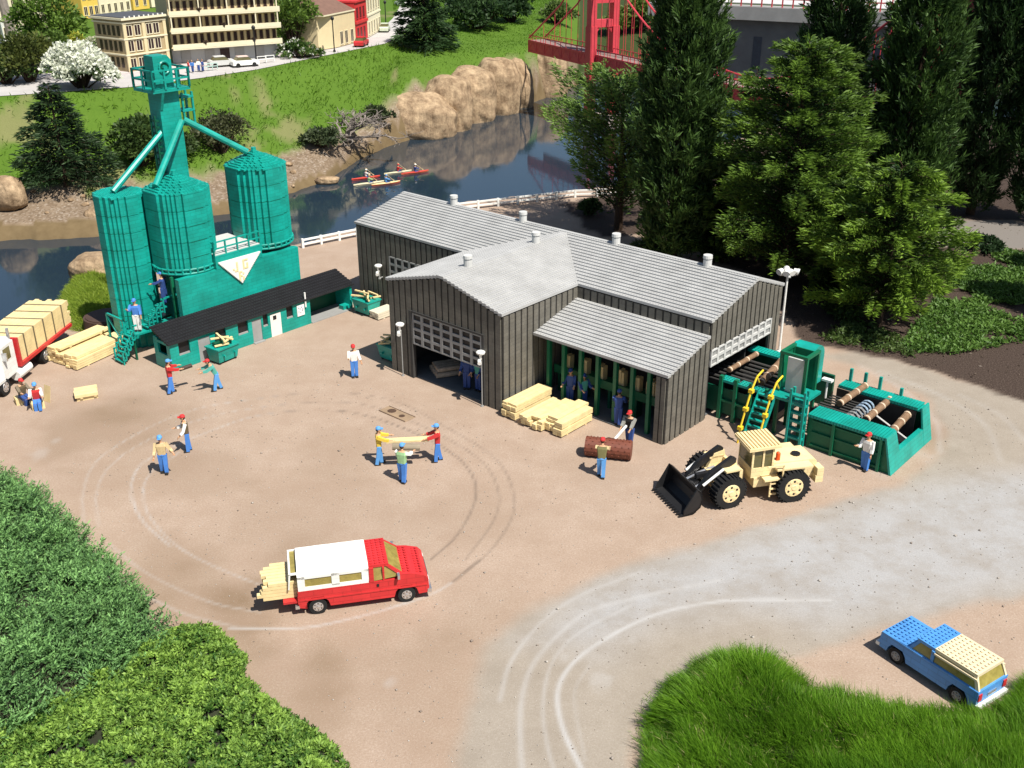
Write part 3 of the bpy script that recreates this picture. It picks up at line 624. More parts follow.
# ------------------------------------------------------------------ grain works: tower, silos, mill, shed
SO = Vector((-17.2517, 49.1369, 0)); SYAW = math.radians(48.7); SU = Vector((math.cos(SYAW), math.sin(SYAW), 0)); SN = Vector((-SU.y, SU.x, 0))
def sw(s, w, z=0.0): return SO + SU*s + SN*w + Vector((0,0,z))
CELL = .156
def disc_cells(r):
    k = int(math.ceil(r/CELL)); rows = []
    for j in range(-k, k):
        y = (j+.5)*CELL
        if abs(y) >= r: continue
        hx = round(math.sqrt(r*r-y*y)/CELL)*CELL
        if hx > 0: rows.append((j*CELL, (j+1)*CELL, hx))
    return rows
def disc(mb, c, r, z0, z1, m=0):      # a brick-built round: outline of a disc on the stud grid
    rows = disc_cells(r)
    pts = []
    for (y0, y1, hx) in rows: pts += [(hx, y0), (hx, y1)]
    for (y0, y1, hx) in rows[::-1]: pts += [(-hx, y1), (-hx, y0)]
    cl = [pts[0]]
    for p in pts[1:]:
        if abs(p[0]-cl[-1][0]) > 1e-6 or abs(p[1]-cl[-1][1]) > 1e-6: cl.append(p)
    mb.prism([(c[0]+p[0], c[1]+p[1]) for p in cl], 'z', z0, z1, m)
def cone_studs(mb, c, r, rin, z):
    k = int(r/CELL)+1
    for i in range(-k, k):
        for j in range(-k, k):
            x, y = (i+.5)*CELL, (j+.5)*CELL; q = math.hypot(x, y)
            if q < r-.06 and q > rin-.02: mb.studs(c[0]+x-CELL/2, c[0]+x+CELL/2, c[1]+y-CELL/2, c[1]+y+CELL/2, z)
def silo(s, w, r, z0, z1, seg, label, cone=True, collar=True):
    t = thing('silo', label, 'silo', sw(s, w, z0 if collar else 0), SYAW, 'round green silos'); h = z1-z0
    q = MB(); n_ = max(1, int(round(h/seg))); sg = h/n_
    for i in range(n_):
        disc(q, (0,0), r-.04, i*sg-.02 if i else 0, i*sg+.02, 1); disc(q, (0,0), r, i*sg+(.012 if i else 0), (i+1)*sg-.014)
    q.build('shell', [TEAL, DTEAL], t)
    q = MB()
    if cone:
        st = 9
        for i in range(st):
            rr = (r+.04)*(1-i/st); disc(q, (0,0), rr, h+i*.085, h+(i+1)*.085); cone_studs(q, (0,0), rr, (r+.04)*(1-(i+1)/st), h+(i+1)*.085)
        q.cyl((0,0,h+.7),(0,0,h+.95),.14,.14,8)
    else:
        disc(q, (0,0), r+.02, h, h+.1); cone_studs(q, (0,0), r, 0, h+.1)
    q.build('roof', TEAL, t)
    if collar:
        q = MB(); 
        for z in (.02, .24):
            for i in range(28):
                a0, a1 = 2*math.pi*i/28, 2*math.pi*(i+1)/28; R_ = r+.1
                q.cyl((R_*math.cos(a0), R_*math.sin(a0), z), (R_*math.cos(a1), R_*math.sin(a1), z), .06, .06, 6)
        for i in range(28): a0 = 2*math.pi*i/28; R_ = r+.1; q.box(R_*math.cos(a0)-.05, R_*math.cos(a0)+.05, R_*math.sin(a0)-.05, R_*math.sin(a0)+.05, 0, .3)
        q.build('collar', TEAL, t)
    return t
silo(1.3, 5.1, 1.2, 0, 8.1, .9, 'tall narrow green silo with a flat top, nearest the lumber stack', False, False)
silo(3.55, 3.3, 1.58, 4.1, 8.25, .83, 'broad green silo with stepped conical roof, in the middle in front of the tower')
silo(8.6, 3.35, 1.57, 4.25, 8.6, .85, 'broad green silo with stepped conical roof, nearest the water and white fence')
# round plinth behind the narrow silo
q = MB(); q.cyl((0,0,0),(0,0,.75),1.3,1.25,24); q.cyl((0,0,.75),(0,0,.8),1.12,1.12,24); o = q.build('round_tub', mat('tub_brown', (.06,.035,.025), .7, .2)); o.location = sw(1.0, 8.0); tag(o, 'low round dark brown tub behind the foot of the narrow green silo', 'tub')
# tower
tw = thing('elevator_tower', 'slim teal elevator tower with railed top platform and three sloping pipes', 'tower', sw(5.0, 5.7), SYAW)
q = MB(); q.box(-.6, .6, -.5, .5, 0, 12.79); q.hexa([(-.6,-.56,11.9),(-.45,-.56,11.9),(-.45,-.5,11.9),(-.6,-.5,11.9)], [(-.6,-.9,12.79),(-.45,-.9,12.79),(-.45,-.5,12.79),(-.6,-.5,12.79)])
q.build('shaft', TEAL, tw)
q = MB(); q.box(-1.1, 1.1, -.9, .95, 12.8, 12.95); q.build('platform', TEAL, tw)
q = MB()
def rail(mb, P, Q, z, h, nposts, r_=.045):
    P, Q = Vector(P), Vector(Q); d = (Q-P); L = d.length; d.normalize(); nn = Vector((-d.y, d.x, 0))
    for hh in (h, h*.5): c = (P+Q)/2; mb.obox(c, d, nn, L+.05, r_*1.8, z+hh-r_, z+hh+r_)
    for i in range(nposts): c = P + d*(L*i/(nposts-1)); mb.obox(c, d, nn, r_*2.2, r_*2.2, z, z+h+r_)
rail(q, (-1.06,-.9,0), (1.06,-.9,0), 12.95, .95, 4); rail(q, (-1.06,.95,0), (1.06,.95,0), 12.95, .95, 4); rail(q, (-1.06,-.9,0), (-1.06,.95,0), 12.95, .95, 3); rail(q, (1.06,-.9,0), (1.06,.95,0), 12.95, .95, 3)
q.build('railing', TEAL, tw)
q = MB(); q.prism([(-.55,12.95),(.5,12.95),(.5,14.3),(.28,14.55),(-.55,14.55)], 'y', -.35, .5); 
for k in range(16):
    t0, t1 = 2*math.pi*k/16, 2*math.pi*(k+1)/16; q.cyl((.05+.3*math.cos(t0), -.38, 13.95+.3*math.sin(t0)), (.05+.3*math.cos(t1), -.38, 13.95+.3*math.sin(t1)), .06, .06, 6)
q.cyl((.05,-.34,13.95),(.05,-.5,13.95),.12,.12,8); q.build('motor_house', TEAL, tw)
q = MB(); q.cyl((.05,-.36,13.95),(.05,-.345,13.95),.25,.25,14); q.build('dark_recess', DTEAL, tw)
q = MB()
for x in (.75, 1.35): q.box(x, x+.1, -.5, -.4, 10.9, 12.6); q.box(x, x+.1, .1, .2, 10.9, 12.6)
for z in (10.9, 11.6, 12.3): q.box(.72, 1.45, -.52, .22, z, z+.1)
q.build('cage', TEAL, tw)
q = MB()
for z in np.arange(5.5, 11.6, .34): q.box(-.85, -.62, -.3, .2, z, z+.08)
q.box(-.88,-.8,-.3,-.22,5.5,11.6); q.box(-.88,-.8,.12,.2,5.5,11.6); q.build('rung', DTEAL, tw)
inv = lambda v: Vector(((v-sw(5.0,5.7)).dot(SU), (v-sw(5.0,5.7)).dot(SN), v.z))
for p0, p1 in (((-.5,-.2,10.7), sw(.95,4.95,8.3)), ((.55,-.52,11.15), sw(2.35,3.2,8.6)), ((.75,-.45,11.2), sw(8.2,3.35,9.35))):
    q = MB(); q.cyl(p0, inv(p1), .17, .17, 10); q.build('pipe', TEAL, tw)
# mill block with the triangle sign
ml_ = thing('mill_block', 'flat-fronted teal brick mill block with a white triangle sign and a railed roof walkway', 'building', SO, SYAW)
q = MB(); q.box(1.9, 9.6, 1.5, 1.85, 0, 4.05); q.build('front_wall', TEAL, ml_); q = MB(); q.box(3.0, 9.6, 1.85, 5.2, 0, 4.0); q.build('wall', TEAL, ml_); q = MB(); q.box(4.2, 7.15, 1.48, 4.6, 4.05, 4.78); q.build('upper_wall', TEAL, ml_)
q = MB(); q.box(4.25, 7.1, 1.55, 4.5, 4.785, 4.83); q.build('roof', PALEG, ml_)
q = MB(); rail(q, (4.2,1.55,0), (7.15,1.55,0), 4.8, .7, 5, .035); q.build('railing', TEAL, ml_); q = MB(); rail(q, (4.2,1.55,0), (4.2,4.5,0), 4.8, .7, 4, .035); q.build('railing', TEAL, ml_)
q = MB()
for z in (1.0, 2.0, 2.8): q.box(1.9, 3.0, 2.2, 2.32, z, z+.12); q.box(1.9, 3.0, 4.6, 4.72, z, z+.12)
for (x, y) in ((1.9,2.2),(1.9,4.6),(2.9,2.2)): q.box(x, x+.14, y, y+.14, 0, 4.05)
q.build('frame', MGREEN, ml_)
q = MB(); 
for k in range(7): q.box(4.45, 5.1, 4.7+.12*k, 4.82+.12*k, 4.8+.22*k, 4.88+.22*k)
q.build('stair', TEAL, ml_)
q = MB(); N_ = 20     # stepped triangle
for i in range(N_):
    z1_ = 4.42 - 1.45*i/N_; z0_ = 4.42 - 1.45*(i+1)/N_; hw = 1.36*(1-(i+.4)/N_); q.box(5.66-hw, 5.66+hw, 1.40, 1.475, z0_, z1_)
sgn_ = q.build('triangle_sign', mat('sign_white', (.72,.71,.66), .5, .04), ml_)
GLY = {'J': ['..#','..#','..#','#.#','.##'], 'G': ['###','#..','#.#','#.#','###'], 'R': ['##.','#.#','##.','#.#','#.#']}
for ch, x0_, z0_ in (('J', 5.14, 3.68), ('G', 5.78, 3.72), ('R', 5.48, 3.12)):
    q = MB(); p_ = .115
    for j, row in enumerate(GLY[ch]):
        for i, c_ in enumerate(row):
            if c_ == '#': q.box(x0_+i*p_, x0_+(i+1)*p_-.012, 1.375, 1.402, z0_+(4-j)*p_*.95, z0_+(5-j)*p_*.95-.012)
    q.build('letter', mat('letter_cream', (.74,.62,.33), .5, .04), sgn_)
# shed
sh = thing('office_shed', 'long low teal shed with black roof and open bay in front of the mill block', 'shed', SO, SYAW)
q = MB(); hw_ = 1.42
WIN = [(.5, 1.15), (2.7, 3.35), (4.1, 4.75), (5.72, 6.05), (7.3, 7.75)]; DOOR = [(1.65, 2.35), (5.0, 5.6), (6.2, 6.9)]
edges = sorted([0, 8.95] + [e for w_ in WIN+DOOR for e in w_])
for x0_, x1_ in zip(edges[:-1], edges[1:]):
    mid = (x0_+x1_)/2
    if any(a < mid < b for a, b in DOOR): q.box(x0_, x1_, 0, .12, 1.28, hw_); continue
    if any(a < mid < b for a, b in WIN): q.box(x0_, x1_, 0, .12, 0, .72); continue
    q.box(x0_, x1_, 0, .12, 0, hw_)
q.box(0, .12, .12, .3, 0, hw_); q.box(0, .12, 1.1, 1.48, 0, 1.6); q.box(0, .12, .3, 1.1, 0, .8); q.box(0,.12,.3,1.1,1.35,1.5)
q.box(8.83, 8.95, .12, 1.48, 0, hw_); q.build('wall', TEAL, sh); q = MB(); q.box(11.85, 12.02, 0, 1.48, 0, hw_); q.box(12.0-.6, 11.849, .1, .5, .06, .3); q.build('bay_end_wall', TEAL, sh)
q = MB(); q.box(8.95, 11.85, 1.3, 1.42, 0, 1.9); q.box(.12, 8.83, 1.3, 1.42, 0, 1.9); q.build('rear_wall', DTEAL, sh)
q = MB(); q.box(8.95, 12.02, -.1, 1.3, 0, .06); q.build('bay_floor', MIDG, sh); q = MB(); q.box(4.95,5.65,-.2,.0,0,.05); q.build('step', MIDG, sh)
q = MB()
for i in range(8): w0 = -.14 + 1.64*i/8; w1 = -.14 + 1.64*(i+1)/8; z_ = 1.5 + .62*(i+1)/8; q.box(-.12, 12.12, w0, w1, z_-.1, z_); 
for i in range(8): w0 = -.14 + 1.64*i/8; z_ = 1.5 + .62*(i+1)/8; q.studs(-.1, 12.1, w0+.03, w0+.17, z_)
q.build('roof', BLACKR, sh)
for a, b in WIN:
    f_ = MB(); f_.box(a+.02, b-.02, .02, .16, .72, .80); o = f_.build('window', MIDG, sh); g_ = MB(); g_.box(a, b, .1, .13, .8, hw_); g_.build('pane', BLACK, o)
d0 = MB(); d0.box(1.65, 2.35, .03, .1, 0, 1.28); d0.build('door', MIDG, sh); d0 = MB(); d0.box(5.0, 5.6, .03, .1, 0, 1.28); d0.build('door', MIDG, sh)
d0 = MB(); d0.box(6.2, 6.9, .0, .1, 0, 1.28); dd = d0.build('door', mat('door_white', (.72,.68,.62), .5, .05), sh); d0 = MB(); d0.box(6.38,6.6,-.012,.003,.95,1.18); d0.build('pane', BLACK, dd)
q = MB(); q.box(8.0, 8.5, -.05, -.003, .68, 1.3); nb = q.build('notice_board', mat('paper_white', (.72,.72,.7), .6, .05), sh)
q = MB()
for (x, z) in ((8.07,1.12),(8.17,1.05),(8.28,1.13),(8.08,.9),(8.2,.83),(8.32,.92),(8.36,1.0)): q.box(x, x+.06, -.056, -.0515, z, z+.08)
q.build('picture_mark', mat('ink_grey', (.3,.25,.3), .7), nb)
q = MB(); q.cyl((8.6,-.06,1.1),(8.6,-.06,1.95),.05,.05,8); q.build('flue', WHITE, sh)
# steel stair at the narrow silo
st_ = thing('stair', 'teal open-frame staircase with zigzag railings in front of the narrow green silo', 'staircase', SO, SYAW)
q = MB()
for i in range(7): s_ = -1.15+.12*i; z_ = .19*(i+1); q.box(s_-.1, s_+.18, 2.7, 3.4, z_-.06, z_)
q.box(-.4, 2.4, 2.7, 3.6, 1.3, 1.4); q.build('flight', TEAL, st_)
for i in range(5): pass
q = MB()
for i in range(5): s_ = .55+.24*i; z_ = 1.4+.2*(i+1); q.box(s_-.1, s_+.24, 2.72, 3.4, z_-.06, z_); q.box(s_, s_+.07, 2.66, 2.73, z_-.3, z_+.5); q.box(s_-.1, s_+.26, 2.66, 2.73, z_+.42, z_+.5)
q.box(1.7, 2.5, 2.66, 2.73, 2.85, 2.93); q.box(2.42,2.5,2.66,2.73,2.0,2.9); q.build('flight', TEAL, st_)
q = MB()
for (y) in (2.64, 3.46):
    for i in range(6): s_ = -1.2+.16*i; z_ = .24*i; q.box(s_, s_+.07, y-.04, y+.04, z_, z_+.75); q.box(s_, s_+.23, y-.04, y+.04, z_+.68, z_+.76); q.box(s_, s_+.2, y-.04, y+.04, z_+.2, z_+.27)
q.build('railing', TEAL, st_)
q = MB(); q.box(-.5, -.4, 3.4, 5.1, 2.0, 2.1); q.box(-.5,-.4,5.0,5.1,0,2.1); q.box(-.5,-.4,3.4,3.5,0,2.1); q.tube([(-.45,3.5,.4),(-.45,5.0,1.9)], .05, 6); q.build('side_rail', TEAL, st_)
for (x,y) in ((-.4,2.74),(-.4,3.5),(1.2,3.5),(2.3,2.74)): q = MB(); q.box(x,x+.1,y,y+.1,0,1.3); q.build('leg', DTEAL, st_)
# ------------------------------------------------------------------ vehicles
def wheel(parent, x, y, r, w, side, rimm=CHROME, name='wheel', lugs=False):
    t = MB(); t.cyl((x, y-w/2, r), (x, y+w/2, r), r, r, 22)
    if lugs:
        for k in range(26):
            a = 2*math.pi*k/26; c = (x+(r+.01)*math.cos(a), y, r+(r+.01)*math.sin(a))
            u = Vector((-math.sin(a), 0, math.cos(a))); v = Vector((math.cos(a), 0, math.sin(a)))
            P = lambda du, dv, dy: Vector(c)+u*du+v*dv+Vector((0,dy,0))
            t.hexa([P(-.035,-.05,-w/2),P(.035,-.05,-w/2),P(.035,-.05,w/2),P(-.035,-.05,w/2)], [P(-.03,.055,-w/2),P(.03,.055,-w/2),P(.03,.055,w/2),P(-.03,.055,w/2)])
    o = t.build(name, RUBBER, parent)
    q = MB(); s = side; q.cyl((x, y+s*(w/2-.02), r), (x, y+s*(w/2+.012), r), r*.62, r*.58, 18)
    q.cyl((x, y+s*(w/2+.012), r), (x, y+s*(w/2+.035), r), r*.2, r*.16, 10)
    for k in range(6): a = k*math.pi/3; c = (x+r*.42*math.cos(a), r+r*.42*math.sin(a)); q.cyl((c[0], y+s*(w/2+.01), c[1]), (c[0], y+s*(w/2+.025), c[1]), r*.09, r*.09, 6)
    q.build('rim', rimm, o)
    q = MB()
    for k in range(6): a = k*math.pi/3+.5; c = (x+r*.42*math.cos(a), r+r*.42*math.sin(a)); q.cyl((c[0], y+s*(w/2+.011), c[1]), (c[0], y+s*(w/2+.0145), c[1]), r*.085, r*.085, 6)
    q.build('rim_hole', BLACK, o)
    return o
# red pickup with white camper shell
rw_ = at(323, 612); fw_ = at(411, 600); d = fw_-rw_; az = math.atan2(d.y, d.x); n_l = Vector((-math.sin(az), math.cos(az), 0))
c0 = (rw_+fw_)/2 + n_l*.8 - d.normalized()*.14
tk_ = thing('pickup_truck', 'red brick-built pickup with white camper shell on the yard, boards sticking out of its tailgate', 'pickup truck', (c0.x, c0.y, 0), az)
HW = .88; wb = (fw_-rw_).length/2
q = MB(); q.prism([(-2.12,.34),(-1.86,.28),(-wb-.42,.28),(-wb-.36,.5),(-wb-.2,.68),(-wb+.2,.68),(-wb+.36,.5),(-wb+.42,.28),(wb-.42,.28),(wb-.36,.5),(wb-.2,.68),(wb+.2,.68),(wb+.36,.5),(wb+.42,.28),(2.2,.3),(2.28,.5),(2.26,.86),(2.12,1.02),(1.7,1.14),(1.2,1.2),(1.2,1.0),(-2.12,1.0)], 'y', -HW, HW)
q.studs(1.22, 1.7, -HW+.08, HW-.08, 1.17); q.studs(1.7, 2.1, -HW+.08, HW-.08, 1.08); q.box(-2.1, 2.2, -HW-.02, -HW+.01, .6, .66); q.box(-2.1, 2.2, HW-.01, HW+.02, .6, .66); q.build('body', RED, tk_)
q = MB(); q.hexa([(.28,-HW+.03,1.0),(1.45,-HW+.03,1.12),(1.45,HW-.03,1.12),(.28,HW-.03,1.0)], [(.3,-HW+.12,1.56),(.92,-HW+.12,1.56),(.92,HW-.12,1.56),(.3,HW-.12,1.56)]); q.build('windows', AMBER, tk_)
q = MB(); q.box(.26, .94, -HW+.08, HW-.08, 1.52, 1.62); q.studs(.28, .92, -HW+.1, HW-.1, 1.62)
for s in (-1, 1):
    y0, y1 = sorted((s*(HW-.0), s*(HW-.09)))
    q.hexa([(1.34,y0,1.1),(1.5,y0,1.1),(1.5,y1,1.1),(1.34,y1,1.1)], [(.84,y0-s*.07,1.54),(.96,y0-s*.07,1.54),(.96,y1-s*.07,1.54),(.84,y1-s*.07,1.54)])
    q.box(.26, .42, y0, y1, .98, 1.54); q.box(.72,.78,y0,y1,1.0,1.53)
q.build('cab_roof', RED, tk_)
q = MB(); q.box(-2.1, .24, -HW+.0, HW-.0, 1.0, 1.08); q.hexa([(-2.1,-HW+.06,1.56),(.26,-HW+.06,1.56),(.26,HW-.06,1.56),(-2.1,HW-.06,1.56)], [(-2.09,-HW+.26,1.76),(.25,-HW+.26,1.76),(.25,HW-.26,1.76),(-2.09,HW-.26,1.76)])
for s in (-1, 1):
    y0, y1 = sorted((s*HW, s*(HW-.08)))
    for (a, b) in ((-2.1,-1.86),(-.98,-.72),(.02,.25)): q.box(a, b, y0, y1, 1.08, 1.56)
    q.box(-1.86, .02, y0, y1, 1.08, 1.14); q.box(-2.1,.25,y0,y1,1.46,1.57)
q.box(.14,.24,-HW+.08,HW-.08,1.08,1.56)
for x in (-1.5,-.9,-.3): q.box(x,x+.5,-HW+.3,HW-.3,1.755,1.79)
q.build('camper_shell', WHITE, tk_)
for s in (-1, 1):
    for (a, b) in ((-1.86,-.98),(-.72,.02)):
        q = MB(); y0, y1 = sorted((s*(HW-.05), s*(HW-.03))); q.box(a, b, y0, y1, 1.12, 1.48); o = q.build('window', AMBER, tk_)
q = MB(); q.hexa([(-2.42,-HW+.14,1.02),(-2.38,-HW+.14,1.02),(-2.38,HW-.14,1.02),(-2.42,HW-.14,1.02)], [(-2.36,-HW+.14,1.62),(-2.3,-HW+.14,1.62),(-2.3,HW-.14,1.62),(-2.36,HW-.14,1.62)]); q.box(-2.36,-2.1,-HW+.14,-HW+.2,1.58,1.64); q.box(-2.36,-2.1,HW-.2,HW-.14,1.58,1.64); ht = q.build('rear_hatch', WHITE, tk_)
q = MB(); q.box(-2.3,-2.11,-HW+.2,HW-.2,1.56,1.6); q.build('pane', AMBER, ht)
q = MB(); q.box(-2.62, -2.12, -HW+.05, HW-.05, .52, .6); q.build('tailgate', RED, tk_)
q = MB(); q.box(2.22, 2.36, -HW-.02, HW+.02, .3, .44); q.build('bumper', CHROME, tk_); q = MB(); q.box(-2.24,-2.1,-HW,HW,.3,.42); q.build('bumper', CHROME, tk_)
q = MB(); q.box(2.2, 2.275, -.5, .5, .55, .85); q.build('grille', BLACK, tk_)
for s in (-1, 1):
    q = MB(); y0, y1 = sorted((s*.55, s*.82)); q.box(2.2, 2.29, y0, y1, .55, .78); q.build('headlight', WHITE, tk_)
    q = MB(); y0, y1 = sorted((s*(HW+.01), s*(HW-.16))); q.box(-2.14, -2.02, y0, y1, .5, .8); q.build('tail_light', RED, tk_)
    q = MB(); y0, y1 = sorted((s*HW, s*(HW+.025))); q.box(.5,.58,y0,y1,.8,.9); q.build('handle', BLACK, tk_)
    q = MB(); y0, y1 = sorted((s*HW, s*(HW+.2))); q.box(1.2,1.28,y0,y1,1.1,1.26); q.build('mirror', CHROME, tk_)
    for x in (-wb, wb): wheel(tk_, x, s*(HW-.12), .3, .24, s)
q = MB()
for i in range(7):
    for j in range(5):
        y = -.62+.18*i; z = .62+.13*j; e = random.uniform(-.28, .12); q.box(-3.05+e-(j<2)*.15, -1.95, y, y+.16, z, z+.115)
o = q.build('board_load', TIMB); o.location = (c0.x, c0.y, 0); o.rotation_euler = (0,0,az); tag(o, 'uneven pale boards sticking out of the back of the red pickup', 'timber')
# blue wagon
rw_ = at(956.5, 702); fw_ = at(896, 662); d = fw_-rw_; az = math.atan2(d.y, d.x); nl = Vector((-math.sin(az), math.cos(az), 0)); c0 = (rw_+fw_)/2 - nl*.62
bc = thing('estate_car', 'blue brick-built estate car with cream rear roof parked beside the grass tuft', 'car', (c0.x, c0.y, 0), az); HW = .7; wb = d.length/2
q = MB(); R_ = .32
def arch(x): return [(x-R_-.05,.24),(x-R_,.42),(x-.2,.58),(x+.2,.58),(x+R_,.42),(x+R_+.05,.24)]
q.prism([(-1.72,.3),(-1.66,.24)] + arch(-wb) + arch(wb) + [(1.72,.26),(1.76,.5),(1.7,.84),(.72,.88),(-1.74,.86)], 'y', -HW, HW); q.box(-1.74,1.7,-HW-.02,HW+.02,.8,.85)
q.studs(.74, 1.68, -HW+.06, HW-.06, .865); q.build('body', BLUE, bc)
q = MB(); q.hexa([(-1.68,-HW+.04,.86),(.7,-HW+.04,.88),(.7,HW-.04,.88),(-1.68,HW-.04,.86)], [(-1.5,-HW+.1,1.26),(.42,-HW+.1,1.26),(.42,HW-.1,1.26),(-1.5,HW-.1,1.26)]); q.build('windows', AMBER, bc)
q = MB(); q.box(-.1, .5, -HW+.06, HW-.06, 1.24, 1.34); q.studs(-.08, .48, -HW+.08, HW-.08, 1.34)
for s in (-1, 1):
    y0, y1 = sorted((s*(HW-.01), s*(HW-.08))); q.hexa([(.62,y0,.87),(.74,y0,.87),(.74,y1,.87),(.62,y1,.87)], [(.38,y0-s*.05,1.25),(.48,y0-s*.05,1.25),(.48,y1-s*.05,1.25),(.38,y1-s*.05,1.25)]); q.box(-.14,-.04,y0,y1,.86,1.24)
q.build('cab_roof', BLUE, bc)
CREAM = mat('cream_brick', (.66,.55,.36), .5, .06)
q = MB(); q.box(-1.56, -.11, -HW+.06, HW-.06, 1.24, 1.345); q.studs(-1.54, -.13, -HW+.08, HW-.08, 1.345)
for s in (-1, 1):
    y0, y1 = sorted((s*(HW-.01), s*(HW-.08))); q.hexa([(-1.72,y0,.86),(-1.6,y0,.86),(-1.6,y1,.86),(-1.72,y1,.86)], [(-1.56,y0-s*.05,1.25),(-1.45,y0-s*.05,1.25),(-1.45,y1-s*.05,1.25),(-1.56,y1-s*.05,1.25)])
    q.box(-1.6,-.1,y0,y1,1.14,1.2)
q.build('rear_roof', CREAM, bc)
q = MB(); q.box(-1.84,-1.72,-HW-.02,HW+.02,.26,.38); q.build('bumper', WHITE, bc); q = MB(); q.box(1.72,1.86,-HW-.02,HW+.02,.28,.4); q.build('bumper', WHITE, bc)
for s in (-1, 1):
    q = MB(); y0, y1 = sorted((s*.4,s*.62)); q.box(1.7,1.79,y0,y1,.52,.72); q.build('headlight', WHITE, bc)
    q = MB(); y0, y1 = sorted((s*.52,s*.68)); q.box(-1.765,-1.71,y0,y1,.5,.74); q.build('tail_light', RED, bc)
    for x in (-wb, wb): wheel(bc, x, s*(HW-.1), .27, .2, s, MIDG)
q = MB(); q.box(-1.755,-1.72,-.2,.2,.5,.62); q.build('number_plate', CHROME, bc)
q = MB(); q.box(1.72,1.775,-.36,.36,.5,.72); q.build('grille', BLACK, bc)
# wheel loader
LH = math.radians(193.0); rc = Vector((10.98, 37.5, 0)); ld = thing('wheel_loader', 'yellow wheel loader with black bucket lowered at the corner of the hall', 'wheel loader', rc, LH)
q = MB(); q.box(-1.15, .8, -.62, .62, .78, 1.62); q.prism([(-1.35,.95),(-1.15,.85),(-1.15,1.6),(-1.3,1.5)], 'y', -.6, .6); q.box(-1.5,-1.15,-.95,.95,.62,.95); q.box(-1.5,-1.2,.45,.95,.95,1.3); q.box(-1.5,-1.2,-.95,-.45,.95,1.3)
q.box(-.9, .75, .55, 1.1, 1.48, 1.56); q.box(-.9,.75,-1.1,-.55,1.48,1.56); q.box(.75, 1.6, -.7, .7, .6, 1.05); q.box(.5, 1.3, .6, 1.12, 1.05, 1.13); q.box(.5,1.3,-1.12,-.6,1.05,1.13); q.build('body', YELL, ld)
q = MB(); q.box(-.75, .3, .621, .632, 1.32, 1.42); q.box(-1.05,-.85,.621,.632,1.22,1.34); q.box(-.75,.3,-.632,-.621,1.32,1.42); q.cyl((-.55,.1,1.62),(-.55,.1,1.7),.2,.2,10); q.build('vent', BLACK, ld)
q = MB(); q.cyl((.4,-.2,1.62),(.4,-.2,2.15),.05,.05,8); q.build('exhaust', BLACK, ld)
q = MB(); q.box(.72, 1.74, -.66, .66, 1.05, 1.5); 
for (x, y) in ((.74,.6),(1.66,.6),(.74,-.66),(1.66,-.66),(1.18,.6),(1.18,-.66)): q.box(x, x+.08, y, y+.06, 1.5, 2.42)
q.build('cab', YELL, ld)
q = MB(); q.box(.76, 1.72, -.62, .62, 1.5, 2.42); q.build('windows', GLASS, ld)
q = MB(); q.hexa([(.5,-.78,2.42),(1.95,-.78,2.36),(1.95,.78,2.36),(.5,.78,2.42)], [(.5,-.78,2.54),(1.95,-.78,2.5),(1.95,.78,2.5),(.5,.78,2.54)])
for i in range(9): x = .52+.16*i; q.box(x, x+.1, -.74, .74, 2.49, 2.585-.004*i)
q.build('cab_roof', YELL, ld)
q = MB(); q.box(.35,.5,.3,.45,1.62,1.7); q.cyl((.42,.38,1.7),(.42,.38,1.92),.1,.1,10); q.ball((.42,.38,1.92),.1); q.build('beacon', ORANGE, ld)
for s in (-1, 1):
    q = MB()
    for x in (.55, .95): q.box(x, x+.06, s*1.02-.03, s*1.02+.03, .25, 1.1)
    for z in (.35,.6,.85): q.box(.55, 1.0, s*1.02-.04, s*1.02+.04, z, z+.05)
    q.box(.45,.51,s*1.08-.03,s*1.08+.03,1.1,1.75); q.box(.45,1.2,s*1.08-.03,s*1.08+.03,1.7,1.76); q.build('ladder', YELL, ld)
    wheel(ld, 0, s*1.02, .71, .54, s, YELL, 'wheel', True)
# front frame, articulated a little
FH = math.radians(201.0); fc = Vector((8.05, 36.95, 0)); Mi = Matrix.Rotation(FH-LH, 4, 'Z'); off = Matrix.Rotation(-LH, 3, 'Z') @ (fc-rc); Mf = Matrix.Translation(off) @ Mi
def fpart(mb, name, m): mb.xf(Mf); return mb.build(name, m, ld)
q = MB(); q.box(-1.1, .35, -.42, .42, .55, 1.15); q.prism([(-.75,1.1),(.2,1.1),(-.1,1.75),(-.6,1.85)], 'y', -.55, -.4); q.prism([(-.75,1.1),(.2,1.1),(-.1,1.75),(-.6,1.85)], 'y', .4, .55)
q.box(-.62,.1,.4,.95,1.52,1.6); q.box(-.62,.1,-.95,-.4,1.52,1.6); q.box(-.7,-.55,-.95,.95,.9,1.55)
q.prism([(-.7,1.2),(.5,.9),(.6,.75),(-.6,.8)], 'y', -.3, .3); fpart(q, 'front_frame', YELL)
for s in (-1, 1):
    q = MB(); q.prism([(-.55,1.95),(-.35,2.05),(.65,1.5),(1.45,.5),(1.3,.36),(.5,1.25),(-.55,1.75)], 'y', s*.52-.09, s*.52+.09); fpart(q, 'lift_arm', BLACK)
    q = MB(); q.cyl((-.1,s*.3,1.15),(.75,s*.34,.95),.1,.1,10); q.cyl((.75,s*.34,.95),(1.35,s*.4,.75),.06,.06,10); fpart(q, 'cylinder', CHROME)
    q = MB(); q.prism([(-.6,1.6),(.35,1.15),(.3,1.0),(-.7,1.4)], 'y', s*.7-.04, s*.7+.04); fpart(q, 'arm_plate', YELL)
    q = MB(); q.cyl((.1,s*.72,1.62),(1.05,s*.72,1.02),.06,.06,8); fpart(q, 'ram', WHITE)
    wl = wheel(ld, 0, s*1.02, .71, .54, s, YELL, 'wheel', True)
    for o in [wl] + list(wl.children): o.data.transform(Mf)
